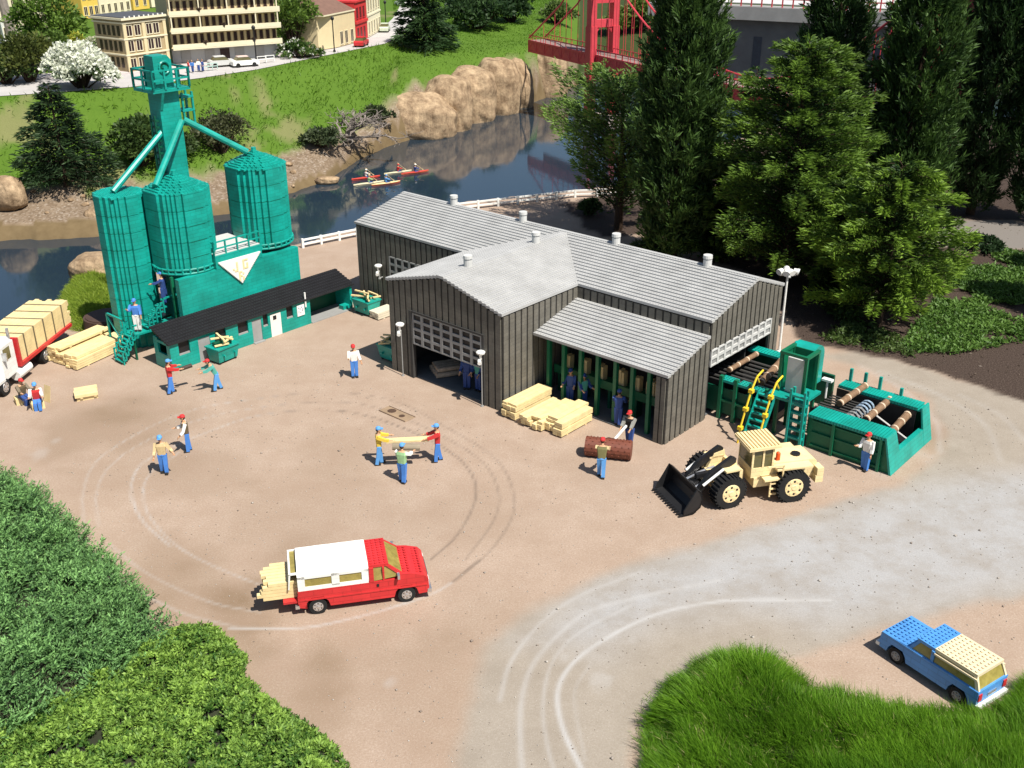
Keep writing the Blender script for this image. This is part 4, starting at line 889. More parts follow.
q = MB(); q.box(-.5,1.0,-.1,.1,1.0,1.2); q.box(.8,1.3,-.3,.3,.55,.8); q.box(1.15,1.38,-.75,.75,.35,.5); q.box(1.15,1.36,-.75,.75,.65,.8); fpart(q, 'linkage', BLACK)
q = MB(); BWd = 1.22
prof = [(2.25,.06),(1.7,.08),(1.4,.3),(1.3,.68),(1.4,1.05),(1.62,1.22)]
inn = [(1.59,1.12),(1.48,.98),(1.38,.68),(1.48,.36),(1.74,.16),(2.2,.11)]
q.prism(prof+inn, 'y', -BWd, BWd)
for s in (-1, 1): y0, y1 = sorted((s*BWd, s*(BWd-.07))); q.prism([(2.2,.07),(1.7,.08),(1.4,.3),(1.3,.68),(1.4,1.05),(1.62,1.2),(1.85,.8),(2.16,.3)], 'y', y0, y1)
for k in range(13): y = -BWd+.06+k*(2*BWd-.12)/12; q.box(2.2, 2.38, y-.045, y+.045, .05, .11)
fpart(q, 'bucket', BLACK)
ld.scale = (.935,)*3; cc_ = Vector((9.75, 37.25, 0)); ld.location = cc_ + (rc-cc_)*.935
# flatbed lorry with timber
fwp = Vector((-24.56, 46.44, 0)); rwp = Vector((-24.2, 50.9, 0)); d = fwp-rwp; az = math.atan2(d.y, d.x); nl = Vector((-math.sin(az), math.cos(az), 0)); wbl = d.length
cl = rwp - nl*.95
fb = thing('flatbed_lorry', 'white-cabbed lorry with red flatbed at the edge of the yard, loaded with timber', 'lorry', (cl.x, cl.y, 0), az)
q = MB(); q.box(-2.4, 5.2, -.45, .45, .55, .8); q.build('chassis', BLACK, fb)
q = MB(); q.box(-2.5, 2.95, -1.12, 1.12, .85, 1.02); q.box(2.8, 2.95, -1.12, 1.12, 1.02, 2.35); q.build('bed', RED, fb)
q = MB(); q.box(3.1, 4.35, -1.0, 1.0, .7, 2.35); q.hexa([(3.2,-.95,2.35),(4.35,-.95,2.35),(4.35,.95,2.35),(3.2,.95,2.35)], [(3.3,-.85,2.6),(4.1,-.85,2.6),(4.1,.85,2.6),(3.3,.85,2.6)]); q.box(4.35, 5.4, -.75, .75, .7, 1.55); q.box(4.4,5.3,-1.05,1.05,.72,.86); q.build('cab', WHITE, fb)
q = MB(); q.box(3.5,4.1,-1.01,1.01,1.6,2.2); q.box(4.34,4.365,-.85,.85,1.65,2.25); q.build('windows', GLASS, fb)
for s in (-1, 1):
    q = MB(); q.cyl((2.05,s*.9,.5),(3.3,s*.9,.5),.26,.26,14); q.build('fuel_tank', WHITE, fb)
    q = MB(); q.cyl((3.05,s*.8,.9),(3.05,s*.8,2.9),.08,.08,8); q.build('exhaust', CHROME, fb)
    q = MB(); y0, y1 = sorted((s*1.0,s*1.25)); q.box(4.2,4.28,y0,y1,1.7,2.1); q.build('mirror', CHROME, fb)
    for x in (-.5, .5): wheel(fb, x, s*.9, .42, .34, s)
    wheel(fb, wbl, s*.88, .42, .28, s)
q = MB(); q.box(5.4,5.5,-1.0,1.0,.4,.62); q.build('bumper', CHROME, fb)
q = MB()
for i in range(9):
    for j in range(8):
        y = -1.02+.227*i; z = 1.03+.155*j; e = random.uniform(-.22,.12); q.box(-2.55+e, 2.75, y, y+.212, z, z+.145)
o = q.build('timber_load', TIMB); o.location = (cl.x, cl.y, 0); o.rotation_euler = (0,0,az); tag(o, 'tall strapped load of pale timber on the red flatbed of the lorry', 'timber')
for x in (-1.9,-.9,.1,1.1,2.1): s_ = MB(); s_.box(x,x+.05,-1.035,1.055,1.02,2.295); s_.build('strap', mat('strap_dark', (.12,.1,.06), .7), o)

# ------------------------------------------------------------------ timber, skips, small things
def stack(name, label, P, rz, L, items, group=None, m=TIMB):
    """items: (y0, y1, z0, z1, dx) bundles across y; each bundle is drawn as separate boards"""
    mb = MB()
    for (y0, y1, z0, z1, dx) in items:
        ny = max(1, round((y1-y0)/.3)); nz_ = max(1, round((z1-z0)/.13))
        for i in range(ny):
            for j in range(nz_):
                e = random.uniform(-.06, .06); a = y0+(y1-y0)*i/ny; b = y0+(y1-y0)*(i+1)/ny; c = z0+(z1-z0)*j/nz_; d_ = z0+(z1-z0)*(j+1)/nz_
                mb.box(-L/2+dx+e, L/2+dx+e, a+.008, b-.008, c, d_-.016)
        for x in (-L*.3, L*.3): mb.box(x+dx, x+dx+.12, y0+.02, y1-.02, max(0, z0-.07) if z0 > .05 else 0, z0 if z0 > .05 else .012)
    o = mb.build(name, m); o.location = P; o.rotation_euler = (0,0,rz); tag(o, label, 'timber stack', group); return o
BYAW = YAW + math.pi/2
stack('timber_stack', 'neat tall bundle of pale boards against the hall wall, leftmost of three', ab(.72, .9), BYAW, 2.6, [(-.42,.42,.08,.42,0),(-.42,.42,.46,.8,.05)], 'pale board stacks at the lean-to')
stack('timber_stack', 'wide stepped stack of pale boards, in the middle of the lean-to row', ab(1.88, .9), BYAW, 2.45, [(-.68,-.2,.08,.32,.05),(-.2,.35,.08,.34,-.12),(-.66,-.1,.36,.56,.1),(-.1,.45,.36,.54,-.2)], 'pale board stacks at the lean-to')
stack('timber_stack', 'jagged stack of pale boards at the right end, nearest the brown roller', ab(3.05, .85), BYAW, 2.25, [(-.75,-.25,.08,.4,-.1),(-.25,.3,.08,.46,.1),(-.72,-.3,.43,.7,.05),(-.3,.3,.48,.74,.2),(.3,.8,.08,.36,-.25),(.3,.6,.37,.5,-.1)], 'pale board stacks at the lean-to')
P1, P2 = at(66, 366), at(100, 352); dd = at(115,350)-at(80,366)
stA = math.atan2(dd.y, dd.x)
stack('timber_stack', 'broad low stack of pale boards between the lorry and the narrow silo', at(87, 354), stA, 3.4, [(-1.3,-.5,.06,.55,-.1),(-.5,.3,.06,.62,.05),(.3,1.2,.06,.72,.1),(-1.2,-.3,.56,.72,0),(.1,1.0,.73,.86,.15)])
o = stack('board_pallet', 'small pale pallet lying alone on the tan yard', at(87, 396.5), math.radians(25), 1.05, [(-.5,.5,.2,.36,0)])
mb = MB(); 
for y in (-.4,0,.32): mb.box(-.48,.48,y,y+.1,.0,.19)
lg = mb.build('runner', TIMB, o); o['category'] = 'pallet'
stack('board_pallet', 'small white-topped board stack half hidden by the corner of the front gable', at(380,317)+BX*.5, BYAW, 1.9, [(-.4,.4,.06,.45,0)], None, mat('pale_board', (.62,.57,.44), .6, .08))
def skip(P, rz, label, lid=True):
    t = thing('rubbish_skip', label, 'skip', P, rz, 'green rubbish skips'); q = MB()
    q.hexa([(-.6,-.38,.12),(.6,-.38,.12),(.6,.38,.12),(-.6,.38,.12)], [(-.68,-.5,.85),(.68,-.5,.85),(.68,.5,.85),(-.68,.5,.85)]); q.box(-.72,.72,-.54,.54,.83,.9)
    for x in (-.35,.35): q.box(x,x+.08,-.56,.56,.4,.5)
    q.build('bin', TEAL, t)
    for x in (-.5,.5): 
        for y in (-.3,.3): w_ = MB(); w_.cyl((x,y-.05,.07),(x,y+.05,.07),.07,.07,8); w_.build('wheel', BLACK, t)
    w_ = MB()
    for i in range(7): a = random.uniform(0,6.28); c = Vector((random.uniform(-.4,.4), random.uniform(-.3,.3), .92+.06*i)); d_ = Vector((math.cos(a), math.sin(a), random.uniform(-.2,.3)))*random.uniform(.4,.75); w_.obox((c.x,c.y), Vector((d_.x,d_.y)).normalized(), Vector((-d_.y,d_.x)).normalized(), d_.length*1.6, .1, c.z, c.z+.07)
    w_.build('scrap_wood', TIMB, t)
    w_ = MB(); w_.box(-.5,.1,-.1,.15,.95,1.12); w_.box(.1,.4,-.3,0,.93,1.08); w_.build('scrap', [DTEAL], t); return t
skip(at(224, 360), SYAW+.1, 'teal skip heaped with scrap boards in front of the black-roofed shed')
skip(at(367, 313), YAW, 'green skip of scrap wood at the shaded wall, by the open bay of the shed')
skip(at(388, 362)+BX*.4, YAW, 'dark green skip tucked in the shade against the left side of the front gable')
q = MB(); q.box(-.9,.9,-.35,.35,.004,.02); q.build('hatch_rim', mat('hatch_tan', (.27,.19,.12), .9, .2)); o = bpy.data.objects['hatch_rim']; o.name = 'ground_hatch'; o.location = at(397,414); o.rotation_euler = (0,0,YAW-.0); tag(o, 'rusty flat hatch let into the tan yard', 'hatch')
w_ = MB(); w_.box(-.88,.88,-.34,-.3,.02,.03); w_.box(-.88,.88,.3,.34,.02,.03); w_.cyl((-.4,.05,.02),(-.4,.05,.03),.22,.2,12); w_.cyl((.35,-.02,.02),(.35,-.02,.03),.15,.14,10); w_.build('rust_plate', mat('rust', (.07,.04,.025), .9, .3), o)
# brown textured roller
p0, p1 = at(586,458), at(632,463); c_ = (p0+p1)/2; d = p1-p0; rz = math.atan2(d.y,d.x)
o_ = thing('ground_roller', 'stubby red-brown brick roller lying on the yard in front of the lean-to', 'roller', (c_.x, c_.y+.35, 0), rz)
q = MB(); L_ = d.length; q.cyl((-L_/2,0,.42),(L_/2,0,.42),.42,.42,18)
for i in range(14):
    for k in range(9): a = 2*math.pi*k/9+(i%2)*.35; x = -L_/2+.06+i*L_/14; q.cyl((x,.41*math.cos(a),.42+.41*math.sin(a)),(x,.45*math.cos(a),.42+.45*math.sin(a)),.03,.03,5)
q.build('drum', REDBR, o_)
# white fences along the bank
def fence(pts, label, nsec):
    a, b = pts; d = b-a; L = d.length; az = math.atan2(d.y,d.x); t = thing('white_fence', label, 'fence', (a.x,a.y,0), az)
    for i in range(nsec+1): x = L*i/nsec; q = MB(); q.box(x-.08,x+.08,-.08,.08,0,.66); q.build('post', WHITE, t)
    for z in (.2,.5): q = MB(); q.box(0,L,-.05,.05,z,z+.12); q.build('rail', WHITE, t)
fence((at(303,248), at(357,237)), 'short white two-rail fence between the right silo and the dark hall', 3)
fence((at(458,211), at(575,197.5)), 'long white two-rail fence on the bank behind the pale hall roof', 6)
fence((at(575,197.5), at(640,195)), 'white two-rail fence partly hidden by the bushy tree', 3)

# ------------------------------------------------------------------ people (brick-built workmen)
SKIN = mat('skin', (.52,.30,.17), .6, .05)
def pmat(nm, c): return mat('cloth_'+nm, c, .6, .1, 6.0)
CC = dict(red=pmat('red',(.5,.03,.03)), blue=pmat('blue',(.06,.2,.55)), navy=pmat('navy',(.03,.07,.24)), white=pmat('white',(.72,.72,.68)), teal=pmat('teal',(.08,.36,.30)), tan=pmat('tan',(.55,.42,.22)), yellow=pmat('yellow',(.7,.5,.06)),
          grey=pmat('grey',(.25,.25,.22)), brown=pmat('brown',(.12,.09,.05)), sky=pmat('sky',(.10,.30,.62)), green=pmat('green',(.3,.5,.25)), black=pmat('black',(.02,.02,.02)), hair=pmat('hair',(.04,.02,.01)), olive=pmat('olive',(.16,.15,.06)))
def person(P, az, label, shirt, trousers, cap, arms=((20,8,15),(20,8,15)), legs=((0,0),(0,0)), lean=0, vest=None, sit=0.0, group='workmen in the yard'):
    """arms: (swing forward, spread, elbow) left/right in degrees; legs: (hip forward, knee)"""
    R = math.radians; t = thing('person', label, 'person', P, az, group); hip = Vector((0,0,.86-sit)); up_ = Vector((math.sin(R(lean)),0,math.cos(R(lean)))); fw = Vector((math.cos(R(lean)),0,-math.sin(R(lean))))
    U = lambda x, y, z: hip + fw*x + Vector((0,y,0)) + up_*z
    body, top, bot, shoe = MB(), MB(), MB(), MB()
    def lim(mb, a, b, ra, rb, m=0): mb.cyl(a, b, ra, rb, 8, m); mb.ball(b, rb, 8, 5, m); mb.ball(a, ra, 8, 5, m)
    def torso(mb, k, lo, hi):
        prof = [(-.1,.10,.155),(.05,.10,.15),(.25,.115,.165),(.45,.125,.2),(.56,.10,.17),(.6,.06,.08)]; pr_ = [q_ for q_ in prof if lo <= q_[0] <= hi]; n8 = 12; vs = []
        for (z, rx, ry) in pr_:
            for i in range(n8): a = 2*math.pi*i/n8; vs.append(U(rx*k*math.copysign(abs(math.cos(a))**.4, math.cos(a)), ry*k*math.copysign(abs(math.sin(a))**.4, math.sin(a)), z))
        fs = [(j*n8+i, j*n8+(i+1)%n8, (j+1)*n8+(i+1)%n8, (j+1)*n8+i) for j in range(len(pr_)-1) for i in range(n8)] + [tuple(range(n8))[::-1], tuple(range((len(pr_)-1)*n8, len(pr_)*n8))]
        mb.add(vs, fs)
    torso(body, .94, .0, .7); torso(top, 1.06, .0, .58); body.cyl(U(0,0,.56), U(.01,0,.7), .06, .055, 8)
    hc = U(.02,0,.78); body.ball(hc, (.1,.09,.125), 12, 8); body.ball(hc+Vector((.1,0,-.01)), (.03,.02,.025), 6, 4)
    for s in (-1,1): body.ball(hc+Vector((0,s*.092,-.01)), (.025,.015,.035), 6, 4); body.ball(hc+Vector((.088,s*.036,.025)), .014, 6, 4, 1)
    body.box(hc.x+.083, hc.x+.097, -.03, .03, hc.z-.062, hc.z-.05, 2)
    for s, (sw_, ab_, el) in zip((1,-1), arms):
        sh = U(0, s*.215, .5); v = lambda e: (Vector((math.sin(R(e)), 0, -math.cos(R(e)))) * math.cos(R(ab_)) + Vector((0,s*math.sin(R(ab_)),0))).normalized()
        d1, d2 = v(sw_), v(sw_+el); elb = sh+d1*.29; wr = elb+d2*.25
        lim(body, sh, elb, .058, .046); lim(body, elb, wr, .046, .036); top.cyl(sh-d1*.06, elb+d1*.02, .10, .085, 4); top.cyl(elb-d2*.02, elb+d2*.17, .085, .075, 4)
        sd = d2.cross(Vector((0,s,0))).normalized() if abs(d2.y) < .9 else Vector((1,0,0)); ac = d2.cross(sd).normalized()
        pal = wr + d2*.05; body.ball(pal, (.042,.036,.05), 8, 5)
        for k in range(4): b0_ = pal + ac*(-.03+.02*k) + d2*.03; b1_ = b0_ + d2*(.045+.012*(k in (1,2))); body.cyl(b0_, b1_, .011, .010, 5); body.cyl(b1_, b1_ + (d2*.6-sd*.6)*.04, .010, .007, 5)
        body.cyl(pal+ac*.03, pal+ac*.06+d2*.035, .012, .009, 5)
    for s, (hp, kn) in zip((1,-1), legs):
        h0 = hip + Vector((0, s*.095, -.02)); d1 = Vector((math.sin(R(hp)),0,-math.cos(R(hp)))); k0 = h0+d1*.41; d2 = Vector((math.sin(R(hp-kn)),0,-math.cos(R(hp-kn)))); a0 = k0+d2*.36
        lim(body, h0, k0, .085, .062); lim(body, k0, a0, .062, .042); bot.obox((0,0),(1,0),(0,1),.01,.01,0,.01) if False else None; bot.cyl(h0+d1*-.05, k0+d1*.03, .135, .112, 4); bot.cyl(k0-d2*.03, a0+d2*.02, .112, .10, 4)
        body.ball(a0+Vector((.03,0,-.045)), (.08,.04,.035), 8, 4); shoe.box(a0.x-.08, a0.x+.17, a0.y-.062, a0.y+.062, a0.z-.07, a0.z+.02)
    bot.ball(hip+Vector((0,0,.02)), (.12,.175,.13), 12, 6)
    body.build('body', [SKIN, CC['black'], mat('lip', (.35,.1,.08), .6)], t, True)
    rm_ = bpy.data.objects.new('x', None); bpy.data.objects.remove(rm_)
    top.build('shirt', CC[shirt], t); bot.build('trousers', CC[trousers], t); shoe.build('boots', CC['black'], t)
    if vest: v_ = MB(); torso(v_, 1.13, 0, .57); 
    if vest: v_.build('vest', CC[vest], t)
    h_ = MB(); h_.ball(hc+Vector((-.02,0,.01)), (.1,.1,.115), 10, 6); h_.build('hair', CC['hair'], t)
    if cap:
        c_ = MB(); n8 = 12; vs = []
        for (z, r_) in ((.035,.118),(.08,.118),(.14,.085),(.165,.02)):
            for i in range(n8): a = 2*math.pi*i/n8; vs.append(hc+Vector((r_*1.03*math.cos(a), r_*.95*math.sin(a), z)))
        c_.add(vs, [(j*n8+i, j*n8+(i+1)%n8, (j+1)*n8+(i+1)%n8, (j+1)*n8+i) for j in range(3) for i in range(n8)] + [tuple(range(36,48)), tuple(range(12))[::-1]])
        c_.box(hc.x+.08, hc.x+.2, -.075, .075, hc.z+.035, hc.z+.06); c_.build('cap', CC[cap], t)
    return t
D = math.radians
person(at(172,393), D(30), 'workman in red shirt and blue cap holding a dark billet near the shed', 'red', 'blue', 'sky', ((75,5,10),(70,0,15)), ((8,5),(-10,5)))
person(at(218,390), D(205), 'workman in teal shirt and red cap bending forward by the shed', 'teal', 'sky', 'red', ((60,0,25),(65,0,20)), ((14,4),(-12,4)), 24)
person(at(355,377), D(-75), 'workman in white shirt and red cap standing alone left of the front gable', 'white', 'blue', 'red', ((15,12,30),(35,8,70)))
person(at(165,473), D(-80), 'workman in tan shirt and blue cap with a hand on his hip', 'tan', 'blue', 'sky', ((10,30,60),(15,10,20)), ((6,3),(-6,3)), 0, None)
person(at(189,451), D(-160), 'workman in white shirt, dark vest and red cap facing away from the hall', 'white', 'blue', 'red', ((20,8,25),(30,8,50)), ((4,2),(-4,2)), 4, 'brown')
person(at(380,464), D(10), 'workman in yellow shirt and blue cap carrying the left end of a pale plank', 'yellow', 'sky', 'sky', ((70,4,12),(65,4,16)), ((8,4),(-8,4)))
person(at(403,482), D(70), 'workman in green and white striped vest and blue cap in front of the carried plank', 'white', 'blue', 'sky', ((30,10,30),(60,5,30)), ((6,4),(-6,4)), 3, 'green')
person(at(438,461), D(190), 'workman in red shirt and blue cap carrying the right end of a pale plank', 'red', 'blue', 'sky', ((70,4,12),(65,4,16)), ((10,5),(-8,5)))
person(at(601,477), D(80), 'workman in brown vest and red cap in front of the brown roller', 'tan', 'sky', 'red', ((55,5,20),(55,5,20)), ((10,4),(-8,5)), 10, 'olive')
person(at(629,446), D(-120), 'workman in grey shirt and red cap behind the brown roller holding a white tool', 'grey', 'navy', 'red', ((50,0,15),(50,0,15)), ((8,4),(-8,4)), 6, 'black')
person(at(864,470), D(-140), 'workman in white shirt and red cap standing by the teal log trough', 'white', 'blue', 'red', ((10,8,15),(25,8,80)), ((3,2),(-3,2)))
person(at(24,403), D(-35), 'seated workman in dark shirt and red cap on a low block beside the lorry', 'brown', 'navy', 'red', ((45,8,50),(50,8,45)), ((82,80),(78,84)), 8, None, .45)
person(at(39,407), D(-70), 'seated workman in red vest and blue cap on a low block beside the lorry', 'white', 'blue', 'sky', ((45,8,50),(50,8,45)), ((84,82),(78,80)), 6, 'red', .45)
person(sw(.15,3.1,1.4), D(-85), 'workman in blue shirt and blue cap on the landing of the teal staircase', 'blue', 'white', 'blue', ((15,8,20),(60,8,60)), ((0,0),(0,0)), 0, None, 0, 'workmen on the staircase')
person(sw(1.9,3.1,2.4), D(170), 'workman in navy overalls at the top of the teal staircase, in the shade', 'navy', 'navy', 'blue', ((60,8,20),(30,8,20)), ((0,0),(0,0)), 0, None, 0, 'workmen on the staircase')
person(ab(1.85,2.75,.06), D(-110), 'workman in navy with blue cap in the lean-to, left of a pair', 'navy', 'navy', 'navy', ((30,8,40),(30,8,40)), ((0,0),(0,0)), 0, None, 0, 'workmen in the open lean-to')
person(ab(2.65,2.7,.06), D(-60), 'workman in navy and tan apron in the lean-to, right of a pair', 'navy', 'navy', 'navy', ((40,8,40),(40,8,40)), ((0,0),(0,0)), 0, 'teal', 0, 'workmen in the open lean-to')
person(ab(4.95,2.35,.06), D(70), 'workman in plain blue overalls standing alone between the green posts', 'navy', 'navy', 'navy', ((40,8,30),(40,8,30)), ((5,3),(-5,3)), 0, None, 0, 'workmen in the open lean-to')
person(ab(-2.95,.7,.05), D(-100), 'workman in dark blue inside the front roller door, left of two', 'navy', 'navy', 'navy', ((20,8,30),(20,8,30)), ((0,0),(0,0)), 0, None, 0, 'workmen inside the roller door')
person(ab(-2.35,.9,.05), D(-130), 'workman in dark blue with teal vest inside the front roller door, right of two', 'navy', 'navy', 'navy', ((30,8,30),(20,8,30)), ((0,0),(0,0)), 0, 'teal', 0, 'workmen inside the roller door')
def seg(name, label, cat, p0, p1, w_, h_, m, r_=None, base=None):
    p0, p1 = Vector(p0), Vector(p1); c = (p0+p1)/2; q = MB()
    if r_: q.cyl(p0-c, p1-c, r_, r_, 12)
    else:
        d_ = (p1-p0); L = d_.length; d_.normalize(); nn = Vector((-d_.y, d_.x, 0)).normalized(); upv = d_.cross(nn)
        P = lambda a, b, e: d_*a + nn*b + Vector((0,0,e)); q.hexa([P(-L/2,-w_/2,-h_/2),P(L/2,-w_/2,-h_/2),P(L/2,w_/2,-h_/2),P(-L/2,w_/2,-h_/2)], [P(-L/2,-w_/2,h_/2),P(L/2,-w_/2,h_/2),P(L/2,w_/2,h_/2),P(-L/2,w_/2,h_/2)])
    o = q.build(name, m); o.location = c; return tag(o, label, cat)
pa, pb = at(380,464), at(438,461); d = (pb-pa).normalized(); U1 = Vector((0,0,1.1))
seg('plank', 'pale plank carried between the workmen in yellow and red shirts', 'plank', pa+d*.34+U1+Vector((0,-.1,.05)), pb-d*.34+U1+Vector((0,-.1,.05)), .34, .08, TIMB)
seg('log', 'short grey-brown log carried beneath the pale plank', 'log', pa+d*.62+U1+Vector((0,-.45,-.05)), pb-d*.7+U1+Vector((0,-.45,-.15)), 0, 0, mat('log_grey', (.24,.2,.14), .8, .2), .15)
pa = at(172,393); seg('billet', 'dark short billet held out by the workman in the red shirt', 'billet', pa+Vector((.42,.3,1.12)), pa+Vector((.95,.62,1.2)), 0, 0, mat('billet_dark', (.05,.035,.025), .7), .1)
pa = at(629,446); seg('shovel', 'white-handled tool held down onto the brown roller', 'shovel', pa+Vector((-.2,-.3,1.15)), pa+Vector((-.72,-.78,.75)), .1, .07, WHITE)
for px, py, lab in ((22,404,'low pale block under the seated workman in the dark shirt'), (38,409,'low pale block under the seated workman in the red vest')):
    q = MB(); q.box(-.28,.28,-.26,.26,0,.31); q.box(-.26,.26,-.22,.22,.31,.335); o = q.build('block_seat', TIMB); o.location = at(px,py-1.5); o.rotation_euler = (0,0,.6); tag(o, lab, 'block')
seg('board_offcut', 'pale board offcut standing behind the seated workmen', 'board', at(47,402)+Vector((0,0,.01)), at(47,402)+Vector((.1,.15,.8)), .5, .02, TIMB)

# ------------------------------------------------------------------ paddlers on the river
def kayak(px, py, az, L, hull, deck, shirt, hat, label):
    p = at(px, py, ZW); t = thing('kayak', label, 'kayak', (p.x, p.y, ZW), az, 'kayaks on the river')
    q = MB(); n8 = 12; secs = [(-1,.02,.2),(-.7,.22,.1),(-.3,.34,.06),(.1,.36,.06),(.5,.27,.08),(.8,.14,.13),(1,.02,.22)]; vs = []
    for (x, w_, zb_) in secs: vs += [(x*L/2,-w_,.2),(x*L/2,-w_*.6,zb_-.12),(x*L/2,w_*.6,zb_-.12),(x*L/2,w_,.2)]
    fs = [(i*4+j,(i+1)*4+j,(i+1)*4+j+1,i*4+j+1) for i in range(6) for j in range(3)]; q.add(vs, fs); q.build('hull', hull, t)
    q = MB(); vs = []
    for (x, w_, zb_) in secs: vs += [(x*L/2,-w_,.205),(x*L/2,0,.27),(x*L/2,w_,.205)]
    q.add(vs, [(i*3+j,(i+1)*3+j,(i+1)*3+j+1,i*3+j+1) for i in range(6) for j in range(2)]); q.build('deck', deck, t); t.scale = (.78,)*3
    pr = person((p.x, p.y, ZW+.2), az, label.split(' kayak')[0].replace('long ', '') + ' kayak paddler in ' + shirt.replace('sky', 'light blue') + ' top with ' + hat.replace('sky', 'light blue') + ' cap', shirt, 'navy', hat, ((55,15,30),(60,15,30)), ((82,20),(82,20)), 4, None, .72, 'paddlers on the river'); pr.scale = (.72,)*3; pr.location.z = ZW+.14
    q = MB(); q.cyl((.55,-1.05,.75),(.55,1.05,1.0),.025,.025,6); q.obox((.55,-1.1),(0,1,0),(1,0,0),.4,.14,.68,.74); q.obox((.55,1.1),(0,1,0),(1,0,0),.4,.14,1.0,1.06)
    o = q.build('paddle', CC['tan']); o.scale = (.72,)*3; o.location = (p.x, p.y, ZW); o.rotation_euler = (0,0,az); tag(o, 'thin paddle held by the ' + shirt.replace('sky', 'light blue') + ' clad paddler of the ' + label.split(' kayak')[0], 'paddle', 'paddles on the river')
YK = mat('kayak_cream', (.6,.54,.36), .4); RK = mat('kayak_red', (.5,.06,.04), .4); OK_ = mat('kayak_orange', (.5,.12,.06), .4)
KA = math.radians(30)
kayak(366,179, KA, 3.6, RK, RK, 'white', 'white', 'long red kayak behind the others near the far bank')
kayak(369,184.5, KA, 3.8, YK, YK, 'green', 'tan', 'long cream kayak at the front of the river group')
kayak(386,184.5, KA, 3.6, OK_, TIMB, 'sky', 'sky', 'orange kayak nearest the hall roof')
kayak(398,173.5, KA, 3.6, YK, YK, 'red', 'red', 'cream kayak in the upper middle of the river group')
kayak(415,173.5, KA, 3.6, OK_, RK, 'navy', 'white', 'orange kayak farthest out towards the bridge')
# ------------------------------------------------------------------ vegetation
LEAF = leaf_mat('leaf', .55, .33); NEEDLE = leaf_mat('needle', .6, .25); GRASSM = leaf_mat('grass_blade', .5, .45); PETAL = leaf_mat('petal', .7, .3)
def cypress(P, H, R, label, n=15000, c1=(.016,.042,.012), c2=(.085,.16,.03), seed=0, base=.02):
    t = thing('cypress_tree', label, 'tree', P, 0, 'columnar cypress trees')
    q = MB(); q.cyl((0,0,-.2),(0,0,H*.5),.34,.22,9); q.cyl((0,0,H*.5),(0,0,H*.97),.22,.04,8)
    rs = np.random.default_rng(seed)
    for k in range(26): z = H*(.06+.85*rs.random()); a = rs.random()*6.28; r_ = R*.6; q.cyl((0,0,z),(r_*math.cos(a),r_*math.sin(a),z+r_*1.3),.07,.02,5)
    q.build('trunk', BARK, t)
    nt_ = n//8; u = rs.random(nt_)**.9; ang = rs.random(nt_)*6.283
    prof = np.minimum(1, .55+1.9*u)*np.minimum(1, ((1-u)*2.2)**.6); z = base*H + u*H*(1-base)
    lob = lump(np.stack([np.cos(ang)*3+seed, np.sin(ang)*3, z*.9], 1), 1.0, seed); lob2 = lump(np.stack([np.cos(ang)*7, np.sin(ang)*7+seed, z*2.4], 1), 1.0, seed+3)
    r = R*prof*(.74+.26*lob+.2*lob2)*np.sqrt(.2+.8*rs.random(nt_)); tp = np.stack([r*np.cos(ang), r*np.sin(ang), z], 1)
    k = 20; tl = rs.uniform(.55, 1.25, nt_); ax = unit(np.stack([np.cos(ang)*.5, np.sin(ang)*.5, np.full(nt_, 1.0)], 1) + rs.normal(0, .22, (nt_, 3)))
    s = np.tile((np.arange(k)+.5)/k, nt_); A_ = np.repeat(ax, k, 0); pos = np.repeat(tp, k, 0) + A_*(s*np.repeat(tl, k))[:, None] + rs.normal(0, .07, (nt_*k, 3))*(1-s*.7)[:, None]*2
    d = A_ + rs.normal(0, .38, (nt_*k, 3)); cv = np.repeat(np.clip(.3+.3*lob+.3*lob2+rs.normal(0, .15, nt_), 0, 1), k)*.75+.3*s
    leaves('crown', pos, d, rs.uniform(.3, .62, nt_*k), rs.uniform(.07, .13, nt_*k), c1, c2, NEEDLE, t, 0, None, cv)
    return t
